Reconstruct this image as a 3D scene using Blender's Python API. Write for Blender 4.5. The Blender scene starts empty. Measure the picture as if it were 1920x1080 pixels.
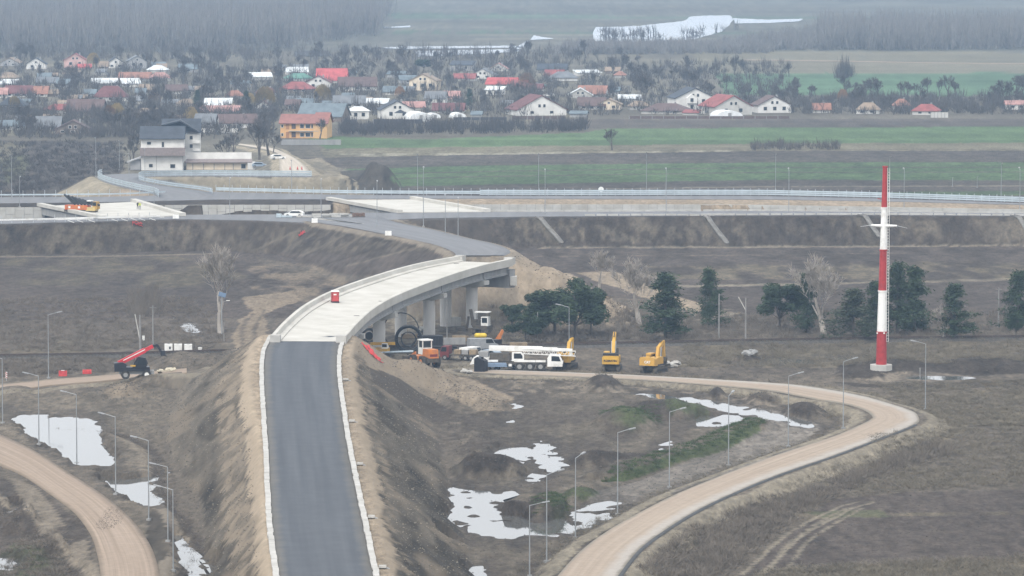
import bpy, bmesh, math, random
import numpy as np
from mathutils import Vector, Matrix
R = math.radians
SC = bpy.context.scene
COL = SC.collection
random.seed(7)

# ---------------------------------------------------------------- camera, sky, sun, exposure
FPX, CAMH, HZ = 8853.0, 75.0, 720.0          # focal length in photo pixels, camera height, horizon above centre
PITCH = math.atan(HZ / FPX)
cam = bpy.data.cameras.new('camera')
cam.sensor_fit = 'HORIZONTAL'; cam.sensor_width = 36.0
cam.lens = FPX / 1920.0 * 36.0
cam.clip_start = 1.0; cam.clip_end = 30000.0
camo = bpy.data.objects.new('camera', cam); COL.objects.link(camo)
camo.location = (0, 0, CAMH); camo.rotation_euler = (math.pi / 2 - PITCH, 0, 0)
SC.camera = camo

SUN_EL, SUN_AZ = R(48), R(205)               # azimuth from +Y, clockwise: behind the camera, a little to the left
world = bpy.data.worlds.new('World'); SC.world = world; world.use_nodes = True
wn = world.node_tree.nodes; wl = world.node_tree.links
bg = wn['Background']
sky = wn.new('ShaderNodeTexSky'); sky.sky_type = 'NISHITA'; sky.sun_disc = False
sky.sun_elevation = SUN_EL; sky.sun_rotation = SUN_AZ
sky.air_density = 1.0; sky.dust_density = 6.0; sky.ozone_density = 1.0
hs = wn.new('ShaderNodeHueSaturation'); hs.inputs['Saturation'].default_value = 0.30   # even grey overcast
cl = wn.new('ShaderNodeMix'); cl.data_type = 'RGBA'; cl.inputs[0].default_value = 0.7; cl.inputs[7].default_value = (7.75, 7.85, 8.0, 1)   # closed, even cloud layer over the whole sky
wl.new(sky.outputs[0], hs.inputs['Color']); wl.new(hs.outputs[0], cl.inputs[6]); wl.new(cl.outputs[2], bg.inputs['Color'])
bg.inputs['Strength'].default_value = 0.13

sun = bpy.data.lights.new('sun', 'SUN'); sun.energy = 1.1; sun.angle = R(18); sun.color = (1.0, 0.96, 0.9)
suno = bpy.data.objects.new('sun', sun); COL.objects.link(suno)
sd = Vector((math.sin(SUN_AZ) * math.cos(SUN_EL), math.cos(SUN_AZ) * math.cos(SUN_EL), math.sin(SUN_EL)))
suno.rotation_euler = sd.to_track_quat('Z', 'Y').to_euler()
suno.location = (0, 0, 200)

vs = SC.view_settings
vs.view_transform = 'Standard'; vs.look = 'None'; vs.gamma = 1.0; vs.use_curve_mapping = False
vs.exposure = 0.78
SC.cycles.use_denoising = True
SC.cycles.max_bounces = 5; SC.cycles.diffuse_bounces = 3; SC.cycles.glossy_bounces = 2
SC.cycles.transparent_max_bounces = 4; SC.cycles.volume_bounces = 1
# ---------------------------------------------------------------- helpers
CP, SP = math.cos(PITCH), math.sin(PITCH)
def ray(px, py):
    a, b = (px - 960.0) / FPX, -(py - 540.0) / FPX
    return a, b * SP + CP, b * CP - SP
def P(px, py, z=0.0):
    dx, dy, dz = ray(px, py)
    t = (z - CAMH) / dz
    return Vector((dx * t, dy * t, z))
def proj(x, y, z):
    zz = z - CAMH
    dep = y * CP - zz * SP
    up = y * SP + zz * CP
    return 960.0 + FPX * x / dep, 540.0 - FPX * up / dep
def ppm(p):                                   # photo pixels per metre at a world point
    return FPX / (p[1] * CP - (p[2] - CAMH) * SP)

def _hash(i, j, seed):
    n = (i * 374761393 + j * 668265263 + seed * 1442695041).astype(np.int64) & 0xffffffff
    n = ((n ^ (n >> 13)) * 1274126177) & 0xffffffff
    return ((n ^ (n >> 16)) & 0xffff) / 65535.0
def vnoise(x, y, seed=0):
    x = np.asarray(x, dtype=float); y = np.asarray(y, dtype=float)
    i = np.floor(x).astype(np.int64); j = np.floor(y).astype(np.int64)
    u = x - i; v = y - j
    u = u * u * (3 - 2 * u); v = v * v * (3 - 2 * v)
    a = _hash(i, j, seed); b = _hash(i + 1, j, seed); c = _hash(i, j + 1, seed); d = _hash(i + 1, j + 1, seed)
    return (a + (b - a) * u) * (1 - v) + (c + (d - c) * u) * v
def fbm(x, y, seed=0, oct=4):
    s = 0; a = 0.5; t = 0
    for k in range(oct):
        s = s + a * vnoise(np.asarray(x) * 2 ** k, np.asarray(y) * 2 ** k, seed + 17 * k); t += a; a *= 0.5
    return s / t
def sstep(a, b, x):
    t = np.clip((x - a) / (b - a), 0, 1); return t * t * (3 - 2 * t)
def inpoly(px, py, poly):
    m = np.zeros(px.shape, bool); n = len(poly)
    for k in range(n):
        x0, y0 = poly[k]; x1, y1 = poly[(k + 1) % n]
        if y0 == y1: continue
        c = (y0 > py) != (y1 > py)
        m ^= c & (px < (x1 - x0) * (py - y0) / (y1 - y0) + x0)
    return m
def polydist(x, y, poly):
    best = np.full(x.shape, 1e9); n = len(poly)
    for k in range(n):
        x0, y0 = poly[k]; x1, y1 = poly[(k + 1) % n]
        dx, dy = x1 - x0, y1 - y0; L = dx * dx + dy * dy + 1e-9
        t = np.clip(((x - x0) * dx + (y - y0) * dy) / L, 0, 1)
        best = np.minimum(best, np.hypot(x - x0 - t * dx, y - y0 - t * dy))
    return best
def catmull(pts, n):
    pts = np.array(pts, float)
    q = np.vstack([2 * pts[0] - pts[1], pts, 2 * pts[-1] - pts[-2]])
    out = []
    for i in range(len(pts) - 1):
        p0, p1, p2, p3 = q[i:i + 4]
        for k in range(n):
            t = k / n
            out.append(0.5 * (2 * p1 + (p2 - p0) * t + (2 * p0 - 5 * p1 + 4 * p2 - p3) * t * t + (3 * p1 - p0 - 3 * p2 + p3) * t ** 3))
    out.append(pts[-1])
    return np.array(out)
def resample(pts, step):
    pts = np.array(pts, float)
    s = np.concatenate([[0], np.cumsum(np.linalg.norm(np.diff(pts, axis=0), axis=1))])
    n = max(2, int(round(s[-1] / step)) + 1)
    t = np.linspace(0, s[-1], n)
    return np.stack([np.interp(t, s, pts[:, k]) for k in range(pts.shape[1])], 1)

# ---------------------------------------------------------------- materials
MATS = {}
def mat(name, col, rough=0.8, var=0.15, scale=2.0, bump=0.0, bscale=None, metal=0.0, col2=None, spec=0.3, stretch=None, attr=None, thr=(0.3, 0.7)):
    if name in MATS: return MATS[name]
    m = bpy.data.materials.new(name); m.use_nodes = True
    nt = m.node_tree; N = nt.nodes; L = nt.links
    b = N['Principled BSDF']
    b.inputs['Roughness'].default_value = rough; b.inputs['Metallic'].default_value = metal
    b.inputs['Specular IOR Level'].default_value = spec
    geo = N.new('ShaderNodeNewGeometry'); mp = N.new('ShaderNodeMapping')
    L.new(geo.outputs['Position'], mp.inputs['Vector'])
    if stretch: mp.inputs['Scale'].default_value = stretch
    nz = N.new('ShaderNodeTexNoise'); nz.inputs['Scale'].default_value = scale; nz.inputs['Detail'].default_value = 6; nz.inputs['Roughness'].default_value = 0.6
    L.new(mp.outputs[0], nz.inputs['Vector'])
    mr = N.new('ShaderNodeMapRange'); mr.inputs[1].default_value = thr[0]; mr.inputs[2].default_value = thr[1]
    L.new(nz.outputs['Fac'], mr.inputs[0])
    mx = N.new('ShaderNodeMix'); mx.data_type = 'RGBA'
    c = tuple(col); c2 = tuple(col2) if col2 else tuple(max(0, x * (1 - 2 * var)) for x in c)
    if not col2: c = tuple(min(1, x * (1 + var * 0.6)) for x in c)
    mx.inputs[6].default_value = (*c2, 1); mx.inputs[7].default_value = (*c, 1)
    L.new(mr.outputs[0], mx.inputs[0])
    out = mx.outputs[2]
    if attr:
        at = N.new('ShaderNodeAttribute'); at.attribute_name = attr
        mm = N.new('ShaderNodeMix'); mm.data_type = 'RGBA'; mm.blend_type = 'MULTIPLY'; mm.inputs[0].default_value = 1.0
        L.new(at.outputs['Color'], mm.inputs[6]); L.new(out, mm.inputs[7]); L.new(at.outputs['Alpha'], mm.inputs[0]); out = mm.outputs[2]
    L.new(out, b.inputs['Base Color'])
    if bump:
        bp = N.new('ShaderNodeBump'); bp.inputs['Strength'].default_value = bump; bp.inputs['Distance'].default_value = 0.1
        n2 = N.new('ShaderNodeTexNoise'); n2.inputs['Scale'].default_value = bscale or scale * 3; n2.inputs['Detail'].default_value = 4
        L.new(mp.outputs[0], n2.inputs['Vector']); L.new(n2.outputs['Fac'], bp.inputs['Height']); L.new(bp.outputs[0], b.inputs['Normal'])
        if attr: L.new(at.outputs['Alpha'], bp.inputs['Strength'])
    MATS[name] = m
    return m
def srgb(r, g, b):
    f = lambda v: ((v / 255 + 0.055) / 1.055) ** 2.4 if v > 10 else v / 255 / 12.92
    return (f(r), f(g), f(b))

# ---------------------------------------------------------------- mesh builder
class MB:
    def __init__(s): s.v = []; s.f = []; s.mi = []; s.m = 0
    def add(s, vs, fs):
        o = len(s.v); s.v += [tuple(v) for v in vs]; s.f += [tuple(i + o for i in f) for f in fs]; s.mi += [s.m] * len(fs); return s
    def box(s, c, d, rz=0, ry=0, rx=0, taper=1.0):
        M = Matrix.Rotation(rz, 3, 'Z') @ Matrix.Rotation(ry, 3, 'Y') @ Matrix.Rotation(rx, 3, 'X')
        vs = []
        for z in (-1, 1):
            k = taper if z > 0 else 1
            for x, y in ((-1, -1), (1, -1), (1, 1), (-1, 1)):
                vs.append(M @ Vector((x * d[0] / 2 * k, y * d[1] / 2 * k, z * d[2] / 2)) + Vector(c))
        return s.add(vs, [(0, 3, 2, 1), (4, 5, 6, 7), (0, 1, 5, 4), (1, 2, 6, 5), (2, 3, 7, 6), (3, 0, 4, 7)])
    def tube(s, p0, p1, r0, r1=None, n=6, cap=True):
        p0 = Vector(p0); p1 = Vector(p1); r1 = r0 if r1 is None else r1
        d = p1 - p0
        if d.length < 1e-6: return s
        q = d.to_track_quat('Z', 'Y'); vs = []
        for p, r in ((p0, r0), (p1, r1)):
            for k in range(n):
                a = 2 * math.pi * k / n
                vs.append(p + q @ Vector((r * math.cos(a), r * math.sin(a), 0)))
        fs = [(k, (k + 1) % n, n + (k + 1) % n, n + k) for k in range(n)]
        if cap: fs += [tuple(range(n - 1, -1, -1)), tuple(range(n, 2 * n))]
        return s.add(vs, fs)
    def bar(s, p0, p1, w, h):                 # rectangular bar from p0 to p1, width w (sideways), height h
        p0 = Vector(p0); p1 = Vector(p1); d = (p1 - p0).normalized()
        up = Vector((0, 0, 1)); sd_ = d.cross(up)
        if sd_.length < 1e-3: sd_ = Vector((1, 0, 0))
        sd_.normalize(); u = sd_.cross(d)
        vs = []
        for p in (p0, p1):
            for a, b in ((-1, -1), (1, -1), (1, 1), (-1, 1)): vs.append(p + sd_ * a * w / 2 + u * b * h / 2)
        return s.add(vs, [(0, 3, 2, 1), (4, 5, 6, 7), (0, 1, 5, 4), (1, 2, 6, 5), (2, 3, 7, 6), (3, 0, 4, 7)])
    def prism(s, prof, axis, a0, a1):         # polygon profile extruded along an axis ('x': profile is (y,z); 'y': (x,z); 'z': (x,y))
        n = len(prof); vs = []
        for a in (a0, a1):
            for u, v in prof:
                vs.append((a, u, v) if axis == 'x' else (u, a, v) if axis == 'y' else (u, v, a))
        fs = [(k, (k + 1) % n, n + (k + 1) % n, n + k) for k in range(n)] + [tuple(range(n - 1, -1, -1)), tuple(range(n, 2 * n))]
        return s.add(vs, fs)
    def build(s, name, m, parent=None, loc=None, smooth=False, mats=None):
        me = bpy.data.meshes.new(name); me.from_pydata(s.v, [], s.f); 
        for x in (mats or [m]): me.materials.append(x)
        if mats: me.polygons.foreach_set('material_index', s.mi)
        bm = bmesh.new(); bm.from_mesh(me); bmesh.ops.recalc_face_normals(bm, faces=bm.faces); bm.to_mesh(me); bm.free()
        if smooth: me.polygons.foreach_set('use_smooth', [True] * len(me.polygons))
        return link(name, me, parent, loc)
def link(name, me, parent=None, loc=None):
    o = bpy.data.objects.new(name, me); COL.objects.link(o)
    if parent: o.parent = parent
    if loc is not None: o.location = loc
    return o
def empty(name, loc=(0, 0, 0), rz=0.0, label=None, cat=None, group=None):
    o = bpy.data.objects.new(name, None); COL.objects.link(o)
    o.location = loc; o.rotation_euler = (0, 0, rz); o.empty_display_size = 0.5
    return tag(o, label, cat, group)
def tag(o, label=None, cat=None, group=None, kind=None):
    if label: o['label'] = label
    if cat: o['category'] = cat
    if group: o['group'] = group
    if kind: o['kind'] = kind
    return o
KIDS = {}
def copy_tree(o, loc=None, rz=None, scale=None, label=None, group=None, parent=None):
    c = o.copy(); COL.objects.link(c); c.parent = parent
    if loc is not None: c.location = loc
    if rz is not None: c.rotation_euler = (0, 0, rz)
    if scale is not None: c.scale = (scale,) * 3 if not isinstance(scale, tuple) else scale
    if label: c['label'] = label
    if group: c['group'] = group
    kids = KIDS.get(o.name)
    if kids is None: kids = KIDS[o.name] = list(o.children)
    for ch in kids: copy_tree(ch, parent=c)
    return c
def sheet(name, verts, faces, m, uv=None, kind='structure', smooth=True):
    me = bpy.data.meshes.new(name); me.from_pydata([tuple(v) for v in verts], [], faces); me.materials.append(m)
    if smooth: me.polygons.foreach_set('use_smooth', [True] * len(me.polygons))
    if uv is not None:
        ul = me.uv_layers.new(name='UVMap')
        li = np.zeros(len(me.loops), np.int32); me.loops.foreach_get('vertex_index', li)
        ul.data.foreach_set('uv', np.array(uv, np.float32)[li].ravel())
    o = link(name, me)
    if kind: o['kind'] = kind
    return o
# ---------------------------------------------------------------- road geometry (edge pairs read off the photo, at the road's own height)
def ribbon(pairs, n=8, step=2.5):
    a = np.array([[*P(l[0], l[1], l[4]), *P(l[2], l[3], l[4])] for l in pairs])
    return resample(catmull(a, n), step)       # rows: left xyz, right xyz
RIB = {}
RIB['ramp'] = ribbon([(533, 1170, 720, 1170, 6.8), (524, 1080, 700, 1080, 7.0), (513, 1000, 683, 1000, 7.1), (507, 920, 667, 920, 7.3), (503, 840, 651, 840, 7.5),
                      (498, 760, 639, 760, 7.7), (495, 700, 632, 700, 7.95), (498, 660, 633, 660, 8.15), (512, 630, 641, 630, 8.3)])
RIB['loop'] = ribbon([(990, 1150, 1110, 1150, 1.5), (1045, 1080, 1158, 1080, 1.5), (1092, 1030, 1198, 1030, 1.5), (1149, 989, 1252, 990, 1.5), (1212, 954, 1310, 955, 1.4),
                      (1275, 923, 1382, 921, 1.4), (1369, 885, 1464, 888, 1.3), (1464, 850, 1560, 855, 1.3), (1560, 819, 1640, 825, 1.2), (1605, 800, 1690, 806, 1.2),
                      (1630, 788, 1718, 793, 1.1), (1637, 780, 1723, 784, 1.1), (1622, 768, 1712, 771, 1.0), (1588, 757, 1668, 756, 1.0), (1527, 747, 1600, 738, 0.9),
                      (1440, 731, 1490, 721, 0.8), (1320, 720, 1340, 711, 0.7), (1200, 711, 1210, 704, 0.6), (1080, 705.5, 1085, 698.5, 0.5), (960, 701, 960, 694, 0.4), (880, 697, 880, 691, 0.3)])
RIB['curve'] = ribbon([(-60, 852, -60, 792, 0.8), (0, 872, 0, 814, 0.8), (47, 894, 63, 844, 0.8), (94, 926, 132, 888, 0.9), (139, 960, 195, 929, 1.0), (170, 1001, 246, 973, 1.1),
                       (183, 1039, 279, 1017, 1.2), (188, 1062, 294, 1055, 1.2), (190, 1090, 299, 1090, 1.2), (190, 1160, 300, 1160, 1.2)])
RIB['path'] = ribbon([(-60, 743, -60, 728, 0.4), (0, 735, 0, 721, 0.4), (100, 722, 100, 711, 0.4), (175, 716, 175, 705, 0.5), (225, 711, 225, 701, 0.7), (285, 705, 285, 696, 1.2), (350, 699, 350, 690, 2.2)])
RIB['approach'] = ribbon([(856, 479, 944, 479, 10.8), (850, 471, 956, 470, 10.5), (820, 459, 925, 457, 9.6), (770, 447.5, 870, 445, 8.6), (700, 434, 805, 429, 7.4), (640, 423, 745, 417, 6.5), (575, 414, 712, 406, 6.05)])
RIB['access'] = ribbon([(300, 372, 405, 366, 6.0), (290, 364, 385, 359, 6.0), (250, 355, 320, 350, 5.9), (212, 346, 275, 342, 5.7), (190, 338, 262, 338, 5.5), (184, 332, 262, 334, 5.3), (205, 327, 275, 332, 5.0),
                        (300, 324.5, 310, 331, 4.6), (400, 324, 400, 330.5, 4.2), (500, 324.5, 500, 331, 4.0), (578, 325, 585, 331.5, 3.8)])
RIB['village'] = ribbon([(524, 326, 583, 326, 3.8), (524, 312, 574, 312, 3.3), (523, 296, 553, 296, 2.6), (519, 287, 535, 287, 1.8), (497, 280, 512, 278, 1.0), (468, 274.5, 478, 272.5, 0.4), (446, 271, 450, 269, 0.2)])
RIB['haul'] = ribbon([(436, 640, 480, 640, 0.2), (438, 615, 500, 615, 0.2), (455, 590, 520, 590, 0.2), (480, 570, 545, 572, 0.2), (430, 553, 540, 553, 0.2), (250, 541, 400, 548, 0.2), (60, 540, 130, 543, 0.2)])
RAILPX = [(-80, 668), (200, 664), (420, 658), (700, 652), (960, 648), (1200, 643), (1440, 638), (1700, 634), (1990, 631)]
RAILC = resample(catmull([P(a, b, 0.7) for a, b in RAILPX], 10), 3.0)
ZP = 6.0
def W(pts, z=ZP): return [tuple(P(a, b, z)[:2]) for a, b in pts]
PLAT = W([(-160, 427), (-80, 424), (0, 421), (200, 416), (330, 411.5), (480, 414.5), (610, 421), (700, 432), (735, 417), (760, 413.5), (1000, 407.5), (1300, 405.5), (1660, 404.5), (1960, 407), (2150, 411),
          (2150, 388), (1980, 382), (1660, 371.5), (1400, 366), (1100, 366.5), (900, 366), (620, 364), (480, 361), (400, 358), (300, 365), (200, 368), (0, 369), (-160, 370)])
TNEAR = [(-160, 416), (80, 413), (200, 410), (330, 405.5), (345, 402.5), (620, 401.5), (745, 398.5), (900, 397.5), (1300, 396), (1440, 395.5), (1920, 400), (2150, 403)]
TFAR = [(-160, 388), (80, 388), (330, 384), (620, 383.5), (900, 383), (1300, 383), (1440, 384), (1920, 392), (2150, 395)]
TRENCH = W(TNEAR + TFAR[::-1])

# ---------------------------------------------------------------- terrain grid
def axis(segs):
    out = [segs[0][0]]
    for a, b, st in segs:
        n = max(1, int(round((b - a) / st))); out += list(np.linspace(a, b, n + 1)[1:])
    return out
def grow(a, st, k, end):
    out = []
    while a < end: a += st; st *= k; out.append(a)
    return out
xs = axis([(-160, -80, 0.9), (-80, 80, 0.45), (80, 160, 0.9)]); g = grow(160, 1.2, 1.13, 9000)
xs = np.array([-v for v in g[::-1]] + xs + g)
ys = axis([(-400, 300, 50), (300, 450, 5), (450, 640, 0.7), (640, 900, 0.85), (900, 1160, 0.8), (1160, 1420, 2.0)]); ys = np.array(ys + grow(1420, 2.0, 1.03, 16000))
GX, GY = np.meshgrid(xs, ys)
SHP = GX.shape
X = GX.ravel(); Y = GY.ravel()
NEARW = sstep(330, 460, Y) * (1 - sstep(1300, 1500, Y)) * (1 - sstep(150, 220, np.abs(X)))
Z = 0.06 + (fbm(X * 0.11, Y * 0.11, 3) - 0.5) * 0.5 * NEARW + (fbm(X * 0.6, Y * 0.35, 9, 3) - 0.5) * 0.16 * NEARW
Z = np.where(Z < 0.03, 0.03 + (Z - 0.03) * 0.25, Z)

def nearest(c, hw, pad, endk=1.0):
    m = np.where((X > c[:, 0].min() - pad) & (X < c[:, 0].max() + pad) & (Y > c[:, 1].min() - pad) & (Y < c[:, 1].max() + pad))[0]
    x = X[m]; y = Y[m]
    idx = np.zeros(len(m), int)
    for k in range(0, len(m), 40000):
        d2 = (x[k:k + 40000, None] - c[None, :, 0]) ** 2 + (y[k:k + 40000, None] - c[None, :, 1]) ** 2
        idx[k:k + 40000] = d2.argmin(1)
    t = np.gradient(c[:, :2], axis=0); t /= np.linalg.norm(t, axis=1)[:, None]
    st = np.linalg.norm(c[1, :2] - c[0, :2])
    rx = x - c[idx, 0]; ry = y - c[idx, 1]
    al = rx * t[idx, 0] + ry * t[idx, 1]; pe = -rx * t[idx, 1] + ry * t[idx, 0]      # pe > 0: left of the direction of travel
    ac = np.clip(al, -st * 0.6, st * 0.6); ac = np.where((idx == 0) & (al < 0), 0, ac); ac = np.where((idx == len(c) - 1) & (al > 0), 0, ac)
    d = np.hypot(pe, (al - ac) * np.where(idx == 0, endk, 1.0))
    dz = np.gradient(c[:, 2]) / st
    return m, d, pe, idx * st + ac, c[idx, 2] + dz[idx] * ac, hw[idx]
EMB = {}
def embank(key, slope, shoulder, rough=0.0, pad=45, under=0.14, below=True, endk=1.0):
    rb = RIB[key]; c = (rb[:, :3] + rb[:, 3:]) / 2; hw = np.linalg.norm(rb[:, :2] - rb[:, 3:5], axis=1) / 2
    m, d, pe, s, zr, h = nearest(c, hw, pad, endk)
    if key == 'ramp':                          # the left foot is steeper near the flooded ruts
        kk = np.where(pe > 0, 1 - sstep(570, 660, Y[m]), 0); slope = slope - 0.62 * kk; shoulder = shoulder - 1.1 * kk
    out = d - h - shoulder
    gul = (vnoise(s * 0.25, out * 0.06, 5) - 0.5) * 0.10 + (vnoise(s * 0.12, out * 0.9, 6) - 0.5) * 0.22 + (fbm(s * 0.3, out * 0.7, 7, 3) - 0.5) * 0.45 + (fbm(s * 0.06, out * 0.15, 8) - 0.5) * 1.3
    ze = zr - under - np.clip(out, 0, None) / slope + rough * gul * sstep(0, 3, out)
    flat = out < 0
    zz = Z[m]
    zn = np.where(flat, zr - under, np.maximum(zz, ze)) if below else np.maximum(zz, ze)
    Z[m] = zn
    EMB[key] = (m, d, pe, s, out, zr)
# plateau with the roundabout and the sunken carriageway
m = np.where((Y > 960) & (Y < 1220) & (np.abs(X) < 200))[0]
ins = inpoly(X[m], Y[m], PLAT); dd = polydist(X[m], Y[m], PLAT)
zp = np.where(ins, ZP - 0.12, ZP - 0.12 - dd / 2.0 + (fbm(X[m] * 0.5, Y[m] * 0.12, 21) - 0.5) * 0.9 * sstep(0.2, 3, dd))
Z[m] = np.maximum(Z[m], zp)
embank('approach', 1.6, 1.2, 0.5, endk=1.7)
embank('access', 2.0, 1.4, 0.5)
embank('village', 2.2, 1.0, 0.5)
m2 = m[inpoly(X[m], Y[m], TRENCH)]; Z[m2] = 0.4
embank('ramp', 1.55, 2.2, 0.75)
embank('loop', 2.2, 1.6, 0.25, 20)
embank('curve', 2.0, 0.7, 0.25, 20)
embank('path', 2.5, 0.6, 0.2, 20)
mr_, d_, _, _, zr_, _ = nearest(RAILC, np.full(len(RAILC), 2.0), 20)
Z[mr_] = np.maximum(Z[mr_], 0.25 - np.clip(d_ - 3.2, 0, None) / 2.0)
# heaps of soil: photo x, y of the foot's centre, half width px, depth m, height m
HEAPS = [(800, 722, 62, 14, 2.6), (870, 748, 55, 16, 1.5), (925, 765, 35, 14, 0.7), (930, 885, 62, 8, 2.3), (880, 885, 40, 7, 1.2), (1172, 797, 60, 12, 2.4), (1235, 772, 55, 12, 1.3), (1290, 775, 50, 10, 1.2), (1120, 868, 55, 8, 1.6), (1180, 862, 40, 7, 0.7),
         (1035, 962, 42, 8, 2.4), (965, 965, 55, 8, 1.5), (1090, 930, 35, 7, 1.0), (1130, 724, 35, 10, 1.5), (1345, 742, 16, 6, 1.2), (1430, 752, 35, 6, 1.2), (1510, 775, 40, 8, 1.5), (715, 352, 34, 14, 6.0), (690, 348, 22, 12, 4.0), (650, 345, 30, 12, 2.0),
         (40, 985, 50, 9, 1.8), (80, 1040, 60, 10, 1.6), (20, 740, 40, 10, 0.8), (190, 742, 70, 12, 0.8), (250, 735, 50, 14, 1.0), (440, 690, 60, 30, 2.0), (1680, 691, 80, 12, 1.2), (1850, 688, 90, 12, 1.4), (1610, 706, 60, 8, 0.7), (1085, 598, 75, 20, 4.5), (1020, 586, 88, 18, 8.5), (1150, 602, 50, 18, 1.8),
         (345, 690, 70, 16, 2.4), (1400, 676, 30, 6, 0.9), (900, 840, 60, 20, 0.8)]
for hx, hy, hwpx, hd, hh in HEAPS:
    c = P(hx, hy, 0); w = hwpx / ppm(c)
    m = np.where((np.abs(X - c.x) < 2.2 * w) & (np.abs(Y - c.y) < 2.2 * hd))[0]
    nn = fbm(X[m] * 0.5, Y[m] * 0.4, 31 + int(hx))
    r2 = ((X[m] - c.x) / w) ** 2 + ((Y[m] - c.y) / hd) ** 2 + (nn - 0.5) * 0.6
    hz_ = hh * np.clip(1 - r2 * 0.75, 0, None) ** 1.4 * (0.75 + 0.5 * nn)
    Z[m] = np.maximum(Z[m], hz_) if hh > 3.2 and hy > 400 else Z[m] + hz_
# green ridge inside the loop
gx = resample(catmull([P(a, b, 0) for a, b in [(1140, 896), (1220, 872), (1300, 848), (1370, 822), (1418, 802)]], 8), 2.0)
m, d, pe, s, zr, h = nearest(gx, np.full(len(gx), 2.0), 20)
Z[m] += 1.1 * np.clip(1 - (d / 3.6) ** 2, 0, None) * (0.7 + 0.6 * vnoise(X[m] * 0.7, Y[m] * 0.7, 4))
# re-cut the road beds after the heaps
for key in ('ramp', 'loop', 'curve'):
    m, d, pe, s, out, zr = EMB[key]
    k = out < -0.1; Z[m[k]] = np.minimum(Z[m[k]], zr[k] - 0.14)
# puddles: basins under flat water
PUD = [[(22, 778), (45, 776), (100, 783), (170, 786), (185, 805), (195, 835), (212, 868), (205, 880), (180, 882), (150, 872), (130, 865), (85, 840), (45, 805)],
       [(180, 893), (215, 900), (240, 895), (300, 895), (278, 912), (292, 930), (304, 945), (290, 960), (262, 952), (235, 935), (210, 915)],
       [(328, 1005), (345, 1008), (365, 1030), (395, 1060), (412, 1085), (396, 1085), (370, 1050), (335, 1018)],
       [(336, 1020), (360, 1050), (382, 1085), (358, 1085), (345, 1055), (330, 1030)],
       [(835, 918), (870, 910), (900, 924), (960, 922), (972, 932), (930, 945), (940, 960), (988, 975), (1000, 1003), (960, 1013), (920, 1007), (880, 1002), (885, 985), (835, 992), (831, 970), (850, 945)],
       [(990, 985), (1040, 975), (1080, 955), (1110, 940), (1168, 940), (1150, 967), (1100, 988), (1060, 1005), (1030, 1000), (992, 1007)],
       [(922, 860), (945, 841), (985, 840), (990, 862), (960, 868), (935, 864)],
       [(1000, 872), (1000, 838), (1020, 822), (1035, 850), (1064, 860), (1050, 882), (1020, 892), (990, 908), (982, 897), (1010, 880)],
       [(806, 1022), (830, 1014), (870, 1020), (845, 1033), (825, 1042)], [(806, 1070), (825, 1050), (838, 1066), (820, 1074)], [(872, 1074), (905, 1058), (914, 1085), (878, 1085)],
       [(1295, 791), (1320, 782), (1380, 779), (1410, 786), (1370, 796), (1330, 798)],
       [(1170, 734), (1290, 744), (1400, 763), (1470, 779), (1532, 795), (1537, 806), (1500, 801), (1440, 787), (1350, 770), (1250, 752)],
       [(1230, 836), (1255, 829), (1272, 834), (1240, 842)], [(1440, 674.5), (1535, 675), (1534, 680.5), (1440, 681)], [(1553, 671.5), (1612, 672), (1610, 675.5), (1555, 675.5)],
       [(18, 940), (45, 973), (64, 990), (50, 994), (25, 972)], [(-10, 1045), (32, 1050), (17, 1076), (-10, 1064)], [(336, 600), (362, 611), (378, 625), (360, 630), (343, 613)],
       [(943, 783), (967, 786), (957, 794), (943, 791)], [(948, 762), (978, 758), (975, 764), (955, 767)], [(1690, 704), (1840, 707), (1800, 713), (1720, 711)]]
WLEV = -0.02
PXv, PYv = proj(X, Y, np.zeros_like(Y) - 0.02)
vis = (Y > 440) & (Y < 1000) & (np.abs(X) < 120)
vi = np.where(vis)[0]
jx = (fbm(X[vi] * 0.5, Y[vi] * 0.35, 51) - 0.5) * 34; jy = (fbm(X[vi] * 0.5, Y[vi] * 0.35, 57) - 0.5) * 20
jx = jx + (vnoise(X[vi] * 1.7, Y[vi] * 1.1, 58) - 0.5) * 16; jy = jy + (vnoise(X[vi] * 1.7, Y[vi] * 0.9, 59) - 0.5) * 9
rip = fbm(X[vi] * 1.6, Y[vi] * 0.5, 77, 3)
PUDM = np.zeros(len(X)); WETM = np.zeros(len(X))
for k, pl in enumerate(PUD):
    sc = 1.0 if k not in (12, 14, 15, 21) else 0.3
    mm = inpoly(PXv[vi] + jx * sc, PYv[vi] + jy * sc, pl)
    mm &= Z[vi] < (2.4 if k in (0, 1, 2, 3, 4, 8, 9, 10) else 1.0)
    if k in (4, 12, 7, 5): mm &= ~((rip > 0.58) & (vnoise(X[vi] * 0.1, Y[vi] * 0.05, 91) > 0.42))
    PUDM[vi[mm]] = 1
    cx = sum(p[0] for p in pl) / len(pl); cy = sum(p[1] for p in pl) / len(pl)
    wt = inpoly(PXv[vi] + jx * 1.2, PYv[vi] + jy * 1.2, [(cx + (x - cx) * 1.15 + (14 if x > cx else -14), cy + (y - cy) * 1.15 + (6 if y > cy else -6)) for x, y in pl]); WETM[vi[wt]] = 1
def blur(a):
    b_ = a.reshape(SHP)
    for _ in range(2):
        b_ = (np.roll(b_, 1, 1) + 2 * b_ + np.roll(b_, -1, 1)) / 4; b_ = (np.roll(b_, 1, 0) + 2 * b_ + np.roll(b_, -1, 0)) / 4
    return b_.ravel()
PB = blur(PUDM)
kz = PB > 0.02
shore = 0.10 - 0.30 * sstep(0.15, 0.85, PB[kz]) + (vnoise(X[kz] * 2.1, Y[kz] * 1.3, 93) - 0.5) * 0.10
Z[kz] = np.where(PB[kz] > 0.12, np.minimum(Z[kz], shore), Z[kz])
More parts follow.
